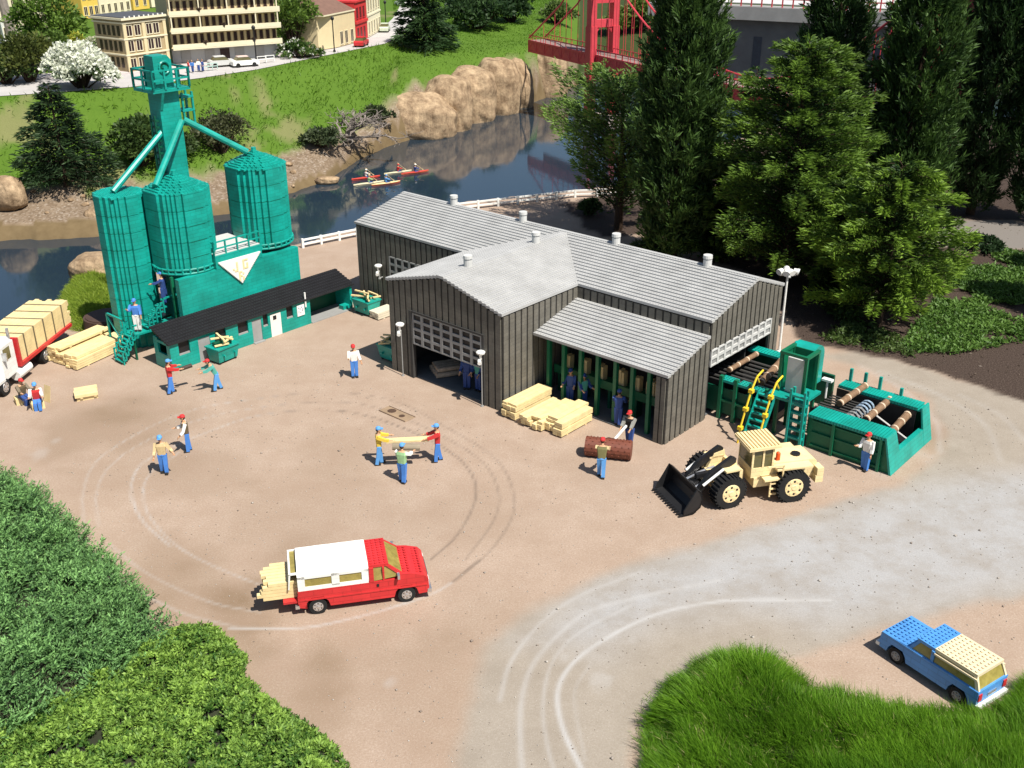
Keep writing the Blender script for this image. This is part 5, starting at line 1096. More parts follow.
def spray_tree(P, H, R, label, n_br=90, per=170, c1=(.02,.05,.012), c2=(.10,.17,.03), seed=1, cat='tree', name='conifer_tree', rise=.25, droop=.25, size=.42, shape='cone', z0=.1, gap=.0, group=None, trunk=.2, width=.34):
    t = thing(name, label, cat, P, 0, group); rs = np.random.default_rng(seed); q = MB(); q.tube([(0,0,-.3),(.08*H*.1,0,H*.4),(0,.05,H*.98)], [trunk, trunk*.7, .03], 8)
    PP, DD, CV = [], [], []
    for k in range(n_br):
        u = z0 + (1-z0)*((k+.5)/n_br); a = k*2.399 + rs.normal(0,.35)
        if shape == 'cone': Lr = R*(1-u)**.8*(.75+.5*rs.random())+.25
        elif shape == 'soft': Lr = R*(1-u)**.42*(.45+.8*rs.random())+.3
        elif shape == 'round': Lr = R*math.sqrt(max(.04, 1-(2*u-1)**2))*(.7+.45*rs.random())
        else: Lr = R*(.5+.5*(1-u))*(.6+.6*rs.random())
        if rs.random() < gap: continue
        z = u*H; dirh = np.array([math.cos(a), math.sin(a)]); m_ = int(per*Lr/R)+8
        s = rs.random(m_)**.7; bend = rise*Lr*s - droop*Lr*s*s
        perp = np.array([-dirh[1], dirh[0]]); off = rs.normal(0, width, m_)*(.35+.65*(1-s))*Lr*.55
        p = np.stack([dirh[0]*Lr*s + perp[0]*off, dirh[1]*Lr*s + perp[1]*off, z + bend + rs.normal(0,.10,m_)*Lr*.5 - .15*np.abs(off)], 1)
        d = np.stack([dirh[0]*.9 + perp[0]*np.sign(off)*.7, dirh[1]*.9 + perp[1]*np.sign(off)*.7, np.full(m_, rise*.8)], 1) + rs.normal(0,.3,(m_,3))
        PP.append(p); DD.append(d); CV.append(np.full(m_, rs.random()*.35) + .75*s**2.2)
        e = (dirh[0]*Lr*.9, dirh[1]*Lr*.9, z+rise*Lr*.9-droop*Lr*.8)
        q.tube([(0,0,z-.1), (dirh[0]*Lr*.45, dirh[1]*Lr*.45, z+rise*Lr*.45-droop*Lr*.2), e], [max(.02,trunk*.3*(1-u)+.015), .03, .012], 5)
    q.build('trunk', BARK, t); PP = np.concatenate(PP); DD = np.concatenate(DD); n = len(PP)
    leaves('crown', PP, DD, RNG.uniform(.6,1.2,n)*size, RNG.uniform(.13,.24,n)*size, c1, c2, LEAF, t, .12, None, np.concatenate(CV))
    return t
def bush(P, R, Hh, label, n=4000, c1=(.03,.07,.012), c2=(.10,.18,.03), seed=0, size=.3, cat='shrub', name='shrub', flowers=None, nflow=0, stems=True, clumps=26, group=None, fsize=.3):
    t = thing(name, label, cat, P, 0, group); rs = np.random.default_rng(seed+50)
    if isinstance(R, tuple): Rx, Ry = R
    else: Rx = Ry = R
    q = MB(); C_, rad = [], []
    for k in range(clumps):
        a = rs.random()*6.28; e = math.asin(rs.random()**.7); f = .45+.55*rs.random()**.5
        c = np.array([Rx*.78*f*math.cos(e)*math.cos(a), Ry*.78*f*math.cos(e)*math.sin(a), Hh*(.18+.66*f*math.sin(e))]); C_.append(c); rad.append((.25+.2*rs.random())*min(Rx, Ry, Hh))
        q.tube([(c[0]*.1,c[1]*.1,-.2), tuple(c*np.array([.6,.6,.7])), tuple(c)], [.09*min(Rx,2)*.6, .05, .015], 5)
    q.build('stem', BARK, t); C_ = np.array(C_); rad = np.array(rad); ix = rs.integers(0, clumps, n)
    v = unit(rs.normal(size=(n,3))); v[:,2] = np.abs(v[:,2])*.9-.15; pos = C_[ix] + v*rad[ix][:,None]*(.55+.5*rs.random((n,1))); pos[:,2] = np.maximum(pos[:,2], .02)
    d = v + rs.normal(0,.5,(n,3)) + np.array([0,0,.25]); cvk = rs.random(clumps)*.6
    leaves('foliage', pos, d, RNG.uniform(.6,1.2,n)*size, RNG.uniform(.3,.55,n)*size, c1, c2, LEAF, t, .1, None, cvk[ix]+.2+.2*v[:,2]*0)
    if flowers is not None:
        ix = rs.integers(0, clumps, nflow); v = unit(rs.normal(size=(nflow,3))); v[:,2] = np.abs(v[:,2]); pos = C_[ix] + v*rad[ix][:,None]*1.08
        k = 4; pos = np.repeat(pos, k, 0) + rs.normal(0,.07*fsize*3,(nflow*k,3)); d = rs.normal(size=(nflow*k,3)) + np.array([0,0,.6])
        leaves('blossom', pos, d, fsize, fsize*.75, flowers[0], flowers[1], PETAL, t)
    return t
# right-hand stand of trees
CG1, CG2 = (.016,.045,.012), (.085,.165,.028)
cypress(at(672,262), 20, 3.0, 'tall dense dark green cypress behind the hall, at the left of the stand', 24000, seed=1)
cypress(at(814,226), 21, 2.7, 'dark narrow cypress set back between the bright conifer and the two right-hand cypresses', 15000, seed=2, c2=(.06,.12,.025))
cypress(at(893,250), 22, 2.9, 'tall cypress with sunlit right flank beside the pale path', 22000, seed=3)
cypress(at(970,214), 23, 3.1, 'very dark cypress at the right edge of the photo beyond the path', 18000, seed=4, c2=(.045,.095,.022))
cypress(at(1030,222), 23, 3.0, 'cypress cut by the right edge of the photo', 14000, seed=5, c2=(.045,.095,.02))
cypress(at(945,185), 24, 2.9, 'shaded cypress in the gap between the two rightmost trunks', 12000, seed=6, c2=(.03,.06,.015))
spray_tree(at(618,230), 10.2, 5.3, 'open straggly juniper tree with a bare dark trunk behind the roof vents', 88, 360, (.018,.05,.015), (.18,.30,.055), 11, rise=.75, droop=.05, size=.48, shape='round', z0=.12, gap=.15, width=.2, trunk=.34, name='juniper_tree')
spray_tree(at(782,285), 14.2, 5.4, 'bright yellow-green conifer with feathery boughs right of the dark cypress', 150, 430, (.012,.036,.010), (.145,.25,.03), 12, rise=.65, droop=.3, size=.46, shape='soft', z0=.06, trunk=.28, width=.13, gap=.08, name='bright_conifer')
spray_tree(at(878,326), 9.2, 4.5, 'drooping bright green conifer leaning over the ground cover beside the log machine', 96, 430, (.014,.04,.010), (.20,.33,.036), 13, rise=.5, droop=.35, size=.46, shape='soft', z0=.07, trunk=.22, width=.13, gap=.08, name='drooping_conifer')
spray_tree(at(742,238), 11.6, 3.6, 'mid green conifer filling the gap between the dark cypress and the bright conifer', 75, 260, (.02,.055,.014), (.12,.20,.04), 14, rise=.3, droop=.25, size=.5, z0=.06, trunk=.22, name='conifer_tree')
spray_tree(at(850,245), 12.5, 3.6, 'dark conifer behind the drooping bright conifer', 75, 240, (.015,.04,.012), (.08,.15,.03), 15, rise=.3, droop=.25, size=.5, z0=.06, trunk=.22, name='conifer_tree')
spray_tree(at(812,262), 13.5, 4.2, 'mid green conifer behind the bright conifer, left of the set-back cypress', 90, 260, (.015,.04,.010), (.13,.21,.035), 16, rise=.4, droop=.3, size=.55, shape='soft', z0=.05, trunk=.22, width=.24)
for px, py, H_, R_, sd_, lab in ((838,296,7.0,3.0,17,'dark bushy conifer in the shade between the bright and the drooping conifer'), (712,262,6.2,2.8,18,'low dark conifer at the foot of the tall cypress, behind the right-hand roof vent'), (905,275,6.8,2.6,19,'mid green conifer at the right flank of the drooping conifer, before the pale path')):
    spray_tree(at(px,py), H_, R_, lab, 70, 300, (.012,.036,.010), (.11,.19,.03), sd_, rise=.5, droop=.3, size=.44, shape='soft', z0=.03, trunk=.18, width=.16)
k_ = 0
for (px, py, R_, H_, c2, lab) in ((650,262,1.5,1.5,(.06,.11,.03),'low shrub in the shade behind the middle roof vent'), (725,262,1.6,1.6,(.07,.13,.03),'low leafy shrub in the shade behind the right-hand roof vent'), (785,262,1.5,1.9,(.10,.17,.03),'bright leafy shrub beneath the bright conifer beside the lamp post'), (842,318,1.3,1.1,(.07,.13,.03),'low dark shrub behind the teal hood of the log machine'), (835,290,1.5,1.5,(.05,.10,.02),'shaded shrub between the lamp post and the drooping conifer'), (590,214,.9,1.3,(.08,.14,.04),'thin young bush at the foot of the juniper tree, beside the fence'), (655,222,1.0,1.4,(.07,.13,.03),'young bush right of the bare juniper trunk'), (985,250,1.5,.9,(.04,.08,.03),'low dark shrub on the near side of the pale path')):
    k_ += 1; bush(at(px,py), R_, H_, lab, 1500, (.015,.035,.010), c2, k_, .34)
cypress(at(990,292)+Vector((5.4,-5.5,0)), 12.5, 2.5, 'dense cypress outside the right edge of the photo, nearest the ground cover', 9000, seed=8)
cypress(at(1190,300), 15, 3.0, 'broad cypress outside the right edge beyond the ground cover', 9000, seed=9)
# ground cover in the mulch bed and under the trees: stuff
def scatter_poly(poly, n, seed=0):
    rs = np.random.default_rng(seed); P = np.array(poly); lo, hi = P.min(0), P.max(0); out = []
    while sum(len(o) for o in out) < n:
        q = rs.random((n*2, 2))*(hi-lo)+lo; out.append(q[sdpoly(q[:,0], q[:,1], poly) < 0])
    return np.concatenate(out)[:n]
def rosettes(name, xy, z, k, L, Wd, c1, c2, seed, up=.5, cv=None, m=LEAF):
    rs = np.random.default_rng(seed); n = len(xy); base = np.repeat(np.stack([xy[:,0], xy[:,1], z], 1), k, 0); a = rs.random(n*k)*6.283
    d = np.stack([np.cos(a), np.sin(a), up*(.2+1.3*rs.random(n*k))], 1); base = base + rs.normal(0, L*.22, base.shape)
    c = None if cv is None else np.repeat(cv, k)
    return leaves(name, base, d, np.repeat(rs.choice([.7,1.0,1.4], n, p=[.35,.4,.25]), k)*rs.uniform(.7,1.25,n*k)*L, rs.uniform(.8,1.2,n*k)*Wd, c1, c2, m, None, .1, None, c)
gp = pxpoly([(900,352),(915,325),(935,300),(950,275),(945,255),(1000,250),(1040,258),(1040,340),(1000,346),(955,356)]); xy = scatter_poly(gp, 6000, 3); xy = xy[fbm(xy[:,0], xy[:,1], .45, 18) > .42]; cv = fbm(xy[:,0], xy[:,1], .6, 8)
tag(rosettes('ground_cover', xy, .02+.22*cv, 4, .26, .11, (.04,.10,.015), (.15,.27,.05), 4, .8, cv), 'low bright green ground cover on the mulch beside the path', 'ground cover', None, 'stuff')
gp = pxpoly([(820,340),(850,318),(905,340),(915,358),(870,352)]); xy = scatter_poly(gp, 650, 5); cv = fbm(xy[:,0], xy[:,1], .6, 8)
tag(rosettes('ground_cover', xy, .02+.15*cv, 4, .22, .10, (.03,.06,.012), (.10,.16,.035), 6, .8, cv), 'thin patchy ground cover at the foot of the drooping conifer', 'ground cover', None, 'stuff')
# leaf litter and bark chips on the mulch
xy = scatter_poly(MULCH, 9000, 9); xy = xy[(xy[:,1] < 75)]; rs = np.random.default_rng(2); n = len(xy)
d = rs.normal(size=(n,3)); d[:,2] *= .25
tag(leaves('bark_litter', np.stack([xy[:,0], xy[:,1], np.full(n,.03)],1), d, rs.uniform(.08,.26,n), rs.uniform(.05,.12,n), (.04,.025,.018), (.26,.2,.15), mat('x_litter', (.1,.07,.05)) if False else LEAF), 'brown bark chips and fallen litter on the mulch bed', 'litter', None, 'stuff')
# loose grit and pebbles on the yard and the track
YARD = pxpoly([(60,470),(180,600),(260,660),(380,768),(640,768),(660,690),(760,650),(840,700),(1000,715),(1060,640),(1060,440),(900,365),(720,440),(640,480),(420,400),(300,345),(120,400)])
xy = scatter_poly(YARD, 2600, 91); n = len(xy); rs = np.random.default_rng(91); s_ = rs.uniform(.012,.038,n)*(1+1.0*(rs.random(n) > .96)); oc = np.array([[1,0,0],[0,1,0],[-1,0,0],[0,-1,0],[0,0,1.0],[0,0,-1]])
V = (oc[None]*rs.uniform(.6,1.3,(n,6,1)))*s_[:,None,None]; V[:,:,2] *= .7; V = V + np.stack([xy[:,0], xy[:,1], s_*.3], 1)[:,None]
F = np.array([[0,1,4],[1,2,4],[2,3,4],[3,0,4],[1,0,5],[2,1,5],[3,2,5],[0,3,5]]); F = (F[None]+np.arange(n)[:,None,None]*6).reshape(-1,3); tc_ = rs.random((n,1)); tc_ = np.repeat(np.array([[.27,.21,.165]])*(1-tc_)+np.array([[.6,.56,.5]])*tc_, 6, 0)
tag(np_mesh('grit', V.reshape(-1,3), F, LEAF, tc_, None, False, True), 'loose grit and small pebbles scattered over the yard', 'grit', None, 'stuff')
# foreground: grass hummock
HUM = pxpoly([(648,745),(652,712),(668,692),(700,668),(735,655),(775,662),(800,688),(850,702),(930,712),(985,716),(1015,700),(1040,672),(1140,650),(1200,900),(640,900)], .1)
def hum_h(x, y):
    s = -sdpoly(x, y, HUM); e = at(735,690); w = np.exp(-(((x-e.x)/2.2)**2+((y-e.y)/2.0)**2)); return np.clip(s,0,None)*0 + .62*sstep(-.05,1.2,s)*(.55+.75*w) + .16*sstep(.3,1.5,s)*(fbm(x,y,.8,14)-.4)
xs = np.linspace(min(p[0] for p in HUM)-.1, max(p[0] for p in HUM)+.1, 110); yy_ = np.linspace(min(p[1] for p in HUM)-.1, max(p[1] for p in HUM)+.1, 70); XX, YY = np.meshgrid(xs, yy_); hh = hum_h(XX.ravel(), YY.ravel())
ins = sdpoly(XX.ravel(), YY.ravel(), HUM).reshape(XX.shape) < .05; ii = [(r*110+c) for r in range(69) for c in range(109) if ins[r,c] and ins[r+1,c+1] and ins[r,c+1] and ins[r+1,c]]; ii = np.array(ii)
hm = np_mesh('grass_mound', np.stack([XX.ravel(), YY.ravel(), hh+.008], 1), np.stack([ii, ii+1, ii+111, ii+110], 1), mat('mound_soil', (.02,.035,.008), .95, .3), smooth=True); tag(hm, kind='structure')
xy = scatter_poly(HUM, 150000, 12); z = hum_h(xy[:,0], xy[:,1]); n = len(xy); rs = np.random.default_rng(4); e = .15
gx = (hum_h(xy[:,0]+e, xy[:,1])-z)/e; gy = (hum_h(xy[:,0], xy[:,1]+e)-z)/e
swirl = fbm(xy[:,0], xy[:,1], .7, 31)*6.28
d = np.stack([-gx*1.3+.4*np.cos(swirl)+rs.normal(0,.25,n), -gy*1.3+.4*np.sin(swirl)+rs.normal(0,.25,n), np.full(n,.9)], 1)
cv = .05+.9*fbm(xy[:,0], xy[:,1], .9, 17)
tuft = .55+.9*vnoise(xy[:,0], xy[:,1], 2.6, 19)
tag(leaves('grass', np.stack([xy[:,0], xy[:,1], z-.03],1), d, tuft*rs.uniform(.3,.8,n), rs.uniform(.011,.019,n), (.05,.15,.008), (.22,.42,.03), GRASSM, None, .12, None, cv), 'thick long green grass on the hummock in front', 'grass', None, 'stuff')
sel = rs.choice(n, 5200); tag(leaves('dry_grass', np.stack([xy[sel,0], xy[sel,1], z[sel]+.02],1), d[sel]+rs.normal(0,.35,(5200,3)), rs.uniform(.3,.7,5200), rs.uniform(.014,.024,5200), (.22,.22,.05), (.5,.48,.2), GRASSM, None, .2), 'dry straw-coloured blades among the green grass of the hummock', 'dry grass', None, 'stuff')
ed_ = scatter_poly(pxpoly([(630,745),(640,700),(665,680),(700,655),(735,643),(785,652),(812,680),(850,693),(930,703),(985,708),(1000,690),(1030,720),(930,716),(850,706),(800,692),(770,666),(735,660),(700,674),(668,698),(652,740)]), 900, 95); ne = len(ed_); de = rs.normal(0,.7,(ne,3)); de[:,2] = rs.uniform(.2,.8,ne)
tag(leaves('grass', np.stack([ed_[:,0], ed_[:,1], np.full(ne,.01)],1), de, rs.uniform(.1,.3,ne), rs.uniform(.012,.022,ne), (.06,.14,.01), (.3,.38,.08), GRASSM, None, .2), 'thin stray grass blades around the edge of the hummock', 'grass', None, 'stuff')
# foreground shrubs, lower left
JP = pxpoly([(-160,420),(-60,440),(0,468),(35,492),(75,522),(105,556),(135,580),(156,612),(178,628),(120,668),(60,700),(0,738),(-160,800)], .7)
def mound(poly, Hh, f, sd): 
    def h(x, y): s = -sdpoly(x, y, poly) + (fbm(x, y, 1.6, sd+7)-.55)*.8; return Hh*sstep(-.15,1.0,s)*(.4+1.1*fbm(x, y, f, sd))
    return h
jh = mound(JP, 1.3, 1.1, 41)
jt = thing('juniper_shrub', 'dense blue-green juniper shrub spreading over the lower left corner', 'shrub', (*at(30,600)[:2], 0)); jb = np.array([*at(30,600)[:2], 0])
xy = scatter_poly(JP, 10500, 21); hn = vnoise(xy[:,0], xy[:,1], 1.35, 95)*.65+vnoise(xy[:,0], xy[:,1], 3.6, 96)*.35; xy = xy[hn > .3]; hn = hn[hn > .3]; z = jh(xy[:,0], xy[:,1])*.75 + (hn-.35)*1.25; rs = np.random.default_rng(8); n = len(xy)
k = 16; N = n*k; az_ = np.repeat(rs.normal(.6,1.5,n), k); sl = np.repeat(rs.uniform(.35,1.5,n), k); dep = np.repeat(rs.random(n)**1.5, k)
s = np.tile((np.arange(k)+.5)/k, n); Ls = np.repeat(rs.uniform(.35,.8,n), k)
ax = np.stack([np.cos(az_), np.sin(az_), sl], 1); ax = unit(ax)
base = np.repeat(np.stack([xy[:,0], xy[:,1], z*(1-.45*rs.random(n)**2)], 1), k, 0); pos = base + ax*(s*Ls)[:,None]
sd_ = unit(np.cross(ax, np.array([0,0,1.0]))); sg = np.where(np.tile(np.arange(k), n) % 2 == 0, 1, -1)[:,None]
d = ax*.8 + sd_*sg*.75 + rs.normal(0,.35,(N,3)); tl = np.repeat(fbm(xy[:,0], xy[:,1], 1.1, 55)*.5 + (hn-.38)*.9 + rs.random(n)*.25 - .1, k)*.8 + s*.3  # sprays darker in the hollows: shadow between clumps put into leaf colour
mixs = np.repeat(rs.choice([.7,1.0,1.45], n, p=[.3,.45,.25]), k); leaves('foliage', pos-jb, d, mixs*rs.uniform(.095,.18,N), rs.uniform(.035,.06,N), (.018,.06,.022), (.22,.43,.13), NEEDLE, jt, 0, None, tl)
ns = 420; sl_ = rs.choice(n, ns); kk_ = 14; sp = np.repeat(np.stack([xy[sl_,0], xy[sl_,1], z[sl_]],1), kk_, 0); sa = rs.random(ns)*6.28; sx_ = np.repeat(unit(np.stack([np.cos(sa), np.sin(sa), rs.uniform(.5,1.8,ns)],1)), kk_, 0); st_p = np.tile(np.arange(kk_)/kk_, ns)[:,None]*np.repeat(rs.uniform(.5,.95,ns), kk_)[:,None]
leaves('shoot', sp+sx_*st_p-jb, sx_*.8+rs.normal(0,.5,(ns*kk_,3)), rs.uniform(.1,.2,ns*kk_), rs.uniform(.04,.06,ns*kk_), (.06,.16,.05), (.26,.46,.14), NEEDLE, jt)
q = MB(); sel = np.argsort(rs.random(n))[:220]
for i in sel: p_ = np.array([xy[i,0], xy[i,1], z[i]])-jb; r_ = np.array([p_[0]*.8, p_[1]*.8, 0]); q.tube([tuple(r_), tuple(p_)], [.035,.012], 5)
q.build('stem', BARK, jt)
GP = pxpoly([(176,622),(205,618),(228,632),(248,655),(243,672),(270,694),(300,712),(335,740),(352,768),(372,800),(380,900),(-200,900),(-160,790),(0,725),(60,690),(120,655)], .3)
gh = mound(GP, .66, 1.5, 61); xy = scatter_poly(GP, 21000, 23); hn = vnoise(xy[:,0], xy[:,1], 4.3, 91)*.65+vnoise(xy[:,0], xy[:,1], 9.0, 92)*.35; xy = xy[hn > .33]; hn = hn[hn > .33]; cvn = np.clip(fbm(xy[:,0], xy[:,1], .8, 71)*.6 + (hn-.4)*1.3 - .1, 0, 1); z = gh(xy[:,0], xy[:,1])*.85 + (hn-.4)*.34  # leaf colour follows bump height: highlights and shaded gaps painted in
tag(rosettes('ground_cover', xy, z, 9, .13, .062, (.04,.12,.018), (.36,.55,.10), 24, 1.1, .05+.9*cvn), 'light green small-leaved ground cover filling the bottom left', 'ground cover', None, 'stuff')
# dark soil below both, as low humps so the ground does not show through
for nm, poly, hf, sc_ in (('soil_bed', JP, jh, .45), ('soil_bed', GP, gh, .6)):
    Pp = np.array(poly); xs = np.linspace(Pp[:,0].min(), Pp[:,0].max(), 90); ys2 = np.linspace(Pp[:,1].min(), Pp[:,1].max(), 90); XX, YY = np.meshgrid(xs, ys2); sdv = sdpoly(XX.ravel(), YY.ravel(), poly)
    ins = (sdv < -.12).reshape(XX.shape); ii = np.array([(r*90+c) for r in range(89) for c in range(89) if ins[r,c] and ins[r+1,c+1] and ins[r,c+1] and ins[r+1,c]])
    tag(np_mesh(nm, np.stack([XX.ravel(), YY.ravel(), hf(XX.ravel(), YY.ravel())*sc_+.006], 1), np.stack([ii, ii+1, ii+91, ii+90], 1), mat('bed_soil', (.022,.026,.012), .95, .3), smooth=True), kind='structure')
# grass tuft and rock by the narrow silo
gm = pxpoly([(50,324),(64,292),(85,266),(110,262),(122,300),(110,330),(80,332)]); xy = scatter_poly(gm, 16000, 31); n = len(xy); rs = np.random.default_rng(31); s = -sdpoly(xy[:,0], xy[:,1], gm); z = .5*sstep(0,2.2,s)
d = np.stack([rs.normal(-.2,.4,n), rs.normal(-.3,.4,n), np.full(n,.8)],1)
tag(leaves('grass', np.stack([xy[:,0],xy[:,1],z-.05],1), d, rs.uniform(.25,.5,n), rs.uniform(.02,.04,n), (.14,.24,.02), (.40,.50,.07), GRASSM, None, .15, None, .2+.6*fbm(xy[:,0],xy[:,1],.8,5)), 'yellow-green grass tuft on the bank beside the narrow silo', 'grass', None, 'stuff')
# grass on the far bank
sel = np.where((grass > .5) & (YR < 190) & (np.abs(Tr) < .62) & (Tr < tk(560)) & (gmound < .3) & (dry < .5))[0]; rs = np.random.default_rng(77)
wgt = (YR[sel]**2*.001)*np.gradient(np.unique(YR))[np.searchsorted(np.unique(YR), YR[sel])]*YR[sel]; ix = rs.choice(sel, 120000, p=wgt/wgt.sum()); n = len(ix)
stp = np.interp(YR[ix], ys, np.gradient(ys)); px_ = XR[ix]+rs.uniform(-.5,.5,n)*YR[ix]*.003; py_ = YR[ix]+rs.uniform(-.5,.5,n)*stp; pz = height(px_, py_)[0]
rp = pxpoly(ROADP, 6.03); keep = sdpoly(px_, py_, rp) > .5; town = pz > 5.9; beyond = (py_ - np.interp(px_/py_, *[(lambda t_, y_: (t_[np.argsort(t_)], y_[np.argsort(t_)]))(*zip(*[(p[0]/p[1], p[1]) for p in pxpoly(ROADP[:8], 6.03)]))][0] if False else [np.array([-9.,9.]), np.array([999.,999.])]) > 0)
lawn_ok = ~((px_/py_ < tk(400)) & (sdpoly(px_, py_, rp) > 0) & (pz > 5.95) & (py_ > np.interp(px_/py_, [p[0]/p[1] for p in rp[1:7]], [p[1] for p in rp[1:7]])))
kk = keep & lawn_ok; px_, py_, pz = px_[kk], py_[kk], pz[kk]; n = len(px_)
cv = .1+.8*fbm(px_, py_, .25, 81); pale = (px_/py_ > tk(405))[:,None]
d = np.stack([rs.normal(.1,.4,n), rs.normal(-.35,.4,n), np.full(n,.7)],1)
o = leaves('grass', np.stack([px_,py_,pz-.06],1), d, rs.uniform(.4,.85,n)*np.where(pale[:,0],.45,1), rs.uniform(.05,.10,n), (.045,.13,.008), (.17,.31,.022), GRASSM, None, .15, None, cv)
tag(o, 'long bright grass covering the slope of the far bank', 'grass', None, 'stuff')
# far-bank trees and shrubs
def land(px, py): p = on_land(px, py); return p
spray_tree(land(66,186), 8.0, 3.9, 'dark bushy spruce on the gravel bank left of the elevator tower', 70, 170, (.010,.026,.010), (.045,.085,.03), 41, rise=.2, droop=.15, size=.62, shape='cone', z0=.05, trunk=.22, name='spruce_tree')
bush(land(140,165), 2.9, 4.6, 'mid green loose shrub on the bank behind the elevator tower', 3000, (.02,.05,.012), (.08,.13,.03), 61, .5)
bush(land(222,152), 3.2, 3.4, 'brownish twiggy shrub on the bank right of the elevator tower', 2200, (.03,.04,.018), (.11,.12,.05), 62, .42)
bush(land(178,160), 2.0, 2.6, 'dark low shrub hugging the elevator tower on the far bank', 1300, (.02,.04,.012), (.07,.11,.03), 63, .45)
bush(land(322,146), (2.6,1.6), 1.6, 'grey-green low shrub under the bare twisted branches', 1800, (.03,.05,.02), (.10,.13,.06), 64, .45)
bush(land(376,122), (2.4,1.3), 1.5, 'sparse olive shrub against the leftmost boulder', 1300, (.03,.05,.02), (.10,.13,.05), 65, .42)
P = land(348,140); t = thing('dead_tree', 'low twisted bare grey tree on the far bank above the kayaks', 'tree', P); q = MB(); rs = random.Random(5)
def branch(p, d, L, r, dep):
    pts = [p]; 
    for i in range(4): d = (d + Vector((rs.gauss(0,.3), rs.gauss(0,.3), rs.gauss(.02,.2)))).normalized(); pts.append(pts[-1] + d*L/4)
    q.tube(pts, [r, r*.85, r*.7, r*.55, r*.4], 6)
    if dep > 0:
        for i in range(4 if dep > 1 else 5): b = pts[rs.choice((2,3,4))]; e = (d + Vector((rs.gauss(0,.8), rs.gauss(0,.8), rs.gauss(.1,.5)))).normalized(); branch(b, e, L*rs.uniform(.5,.75), r*.5, dep-1)
for a, e in ((.3,.5),(2.6,.6),(4.2,.7),(5.4,.9),(1.2,1.3),(3.4,.35)): branch(Vector((0,0,0)), Vector((math.cos(a), math.sin(a), e)).normalized(), 3.4, .3, 3)
q.v = [(x*1.25, y, z*.62) for x, y, z in q.v]; q.build('branches', DEADW, t)
spray_tree(land(425,49), 9.5, 3.8, 'broad dark fir on the lawn beside the curving street', 60, 150, (.010,.03,.012), (.05,.10,.03), 42, rise=.12, droop=.12, size=.9, shape='cone', z0=.03, trunk=.3, name='fir_tree')
for (px, py, R_, H_, lab, s_) in ((478,28,5.5,4.5,'wide dark evergreen shrub at the top of the lawn beyond the boulders',1), (512,22,4.0,4.5,'dark evergreen shrub at the top of the photo beside the bridge approach',2)):
    bush(land(px,py), R_, H_, lab, 2600, (.010,.03,.010), (.045,.09,.025), 70+s_, .8)
bush(land(556,24), 3.0, 3.0, 'light leafy shrub behind the red bridge deck', 1500, (.04,.08,.02), (.15,.22,.05), 74, .6)
bush(land(640,30), 4.0, 5.5, 'tall yellow-green shrub seen through the red bridge tower', 2200, (.05,.10,.015), (.20,.27,.05), 75, .7)
bush(land(618,34), 3.0, 3.6, 'yellow-green shrub behind the bridge tower legs', 1500, (.05,.10,.015), (.19,.26,.05), 76, .6)
zt = lambda px, py: at(px, py, 6.0)
bush(zt(82,88), (4.7,3.0), 3.5, 'big rounded shrub covered in white blossom at the corner of the street', 3200, (.03,.07,.015), (.10,.17,.04), 81, .45, 'flowering shrub', 'flowering_shrub', ((.62,.66,.5),(.82,.82,.74)), 2300, True, 34, None, .34)
bush(zt(30,82), 3.4, 4.6, 'reddish green shrub left of the white-blossomed shrub', 2600, (.03,.05,.01), (.13,.15,.03), 82, .5)
bush(zt(8,84), 2.6, 3.0, 'dark green shrub at the left edge beside the street', 1500, (.02,.05,.012), (.07,.12,.03), 83, .5)
bush(zt(52,58), 4.2, 7.5, 'bright green round-crowned tree behind the blossoming shrub', 3600, (.04,.09,.012), (.16,.26,.04), 84, .6, 'tree', 'round_tree')
bush(zt(56,66), 2.6, 3.8, 'light green shrub between the round tree and the blossoming shrub', 1500, (.05,.10,.015), (.17,.26,.05), 85, .5)
bush(zt(80,62), 1.7, 3.2, 'yellow-leaved shrub behind the white blossom', 1000, (.16,.20,.02), (.45,.45,.06), 86, .4)
bush(zt(97,66), 1.1, 3.3, 'pale cream shrub against the brown corner building', 700, (.25,.28,.16), (.6,.6,.42), 87, .35)
bush(zt(294,53), 3.3, 6.6, 'bright green leafy tree between the long hotel and the tan corner house', 3200, (.04,.09,.012), (.16,.25,.04), 88, .55, 'tree', 'round_tree')
bush(zt(300,58), (3.3,1.6), 1.7, 'low shrub with a few white flowers on the kerb by the tan corner house', 1500, (.03,.08,.015), (.12,.2,.04), 89, .4, 'flowering shrub', 'flowering_shrub', ((.6,.6,.5),(.8,.8,.75)), 60, True, 20, None, .25)
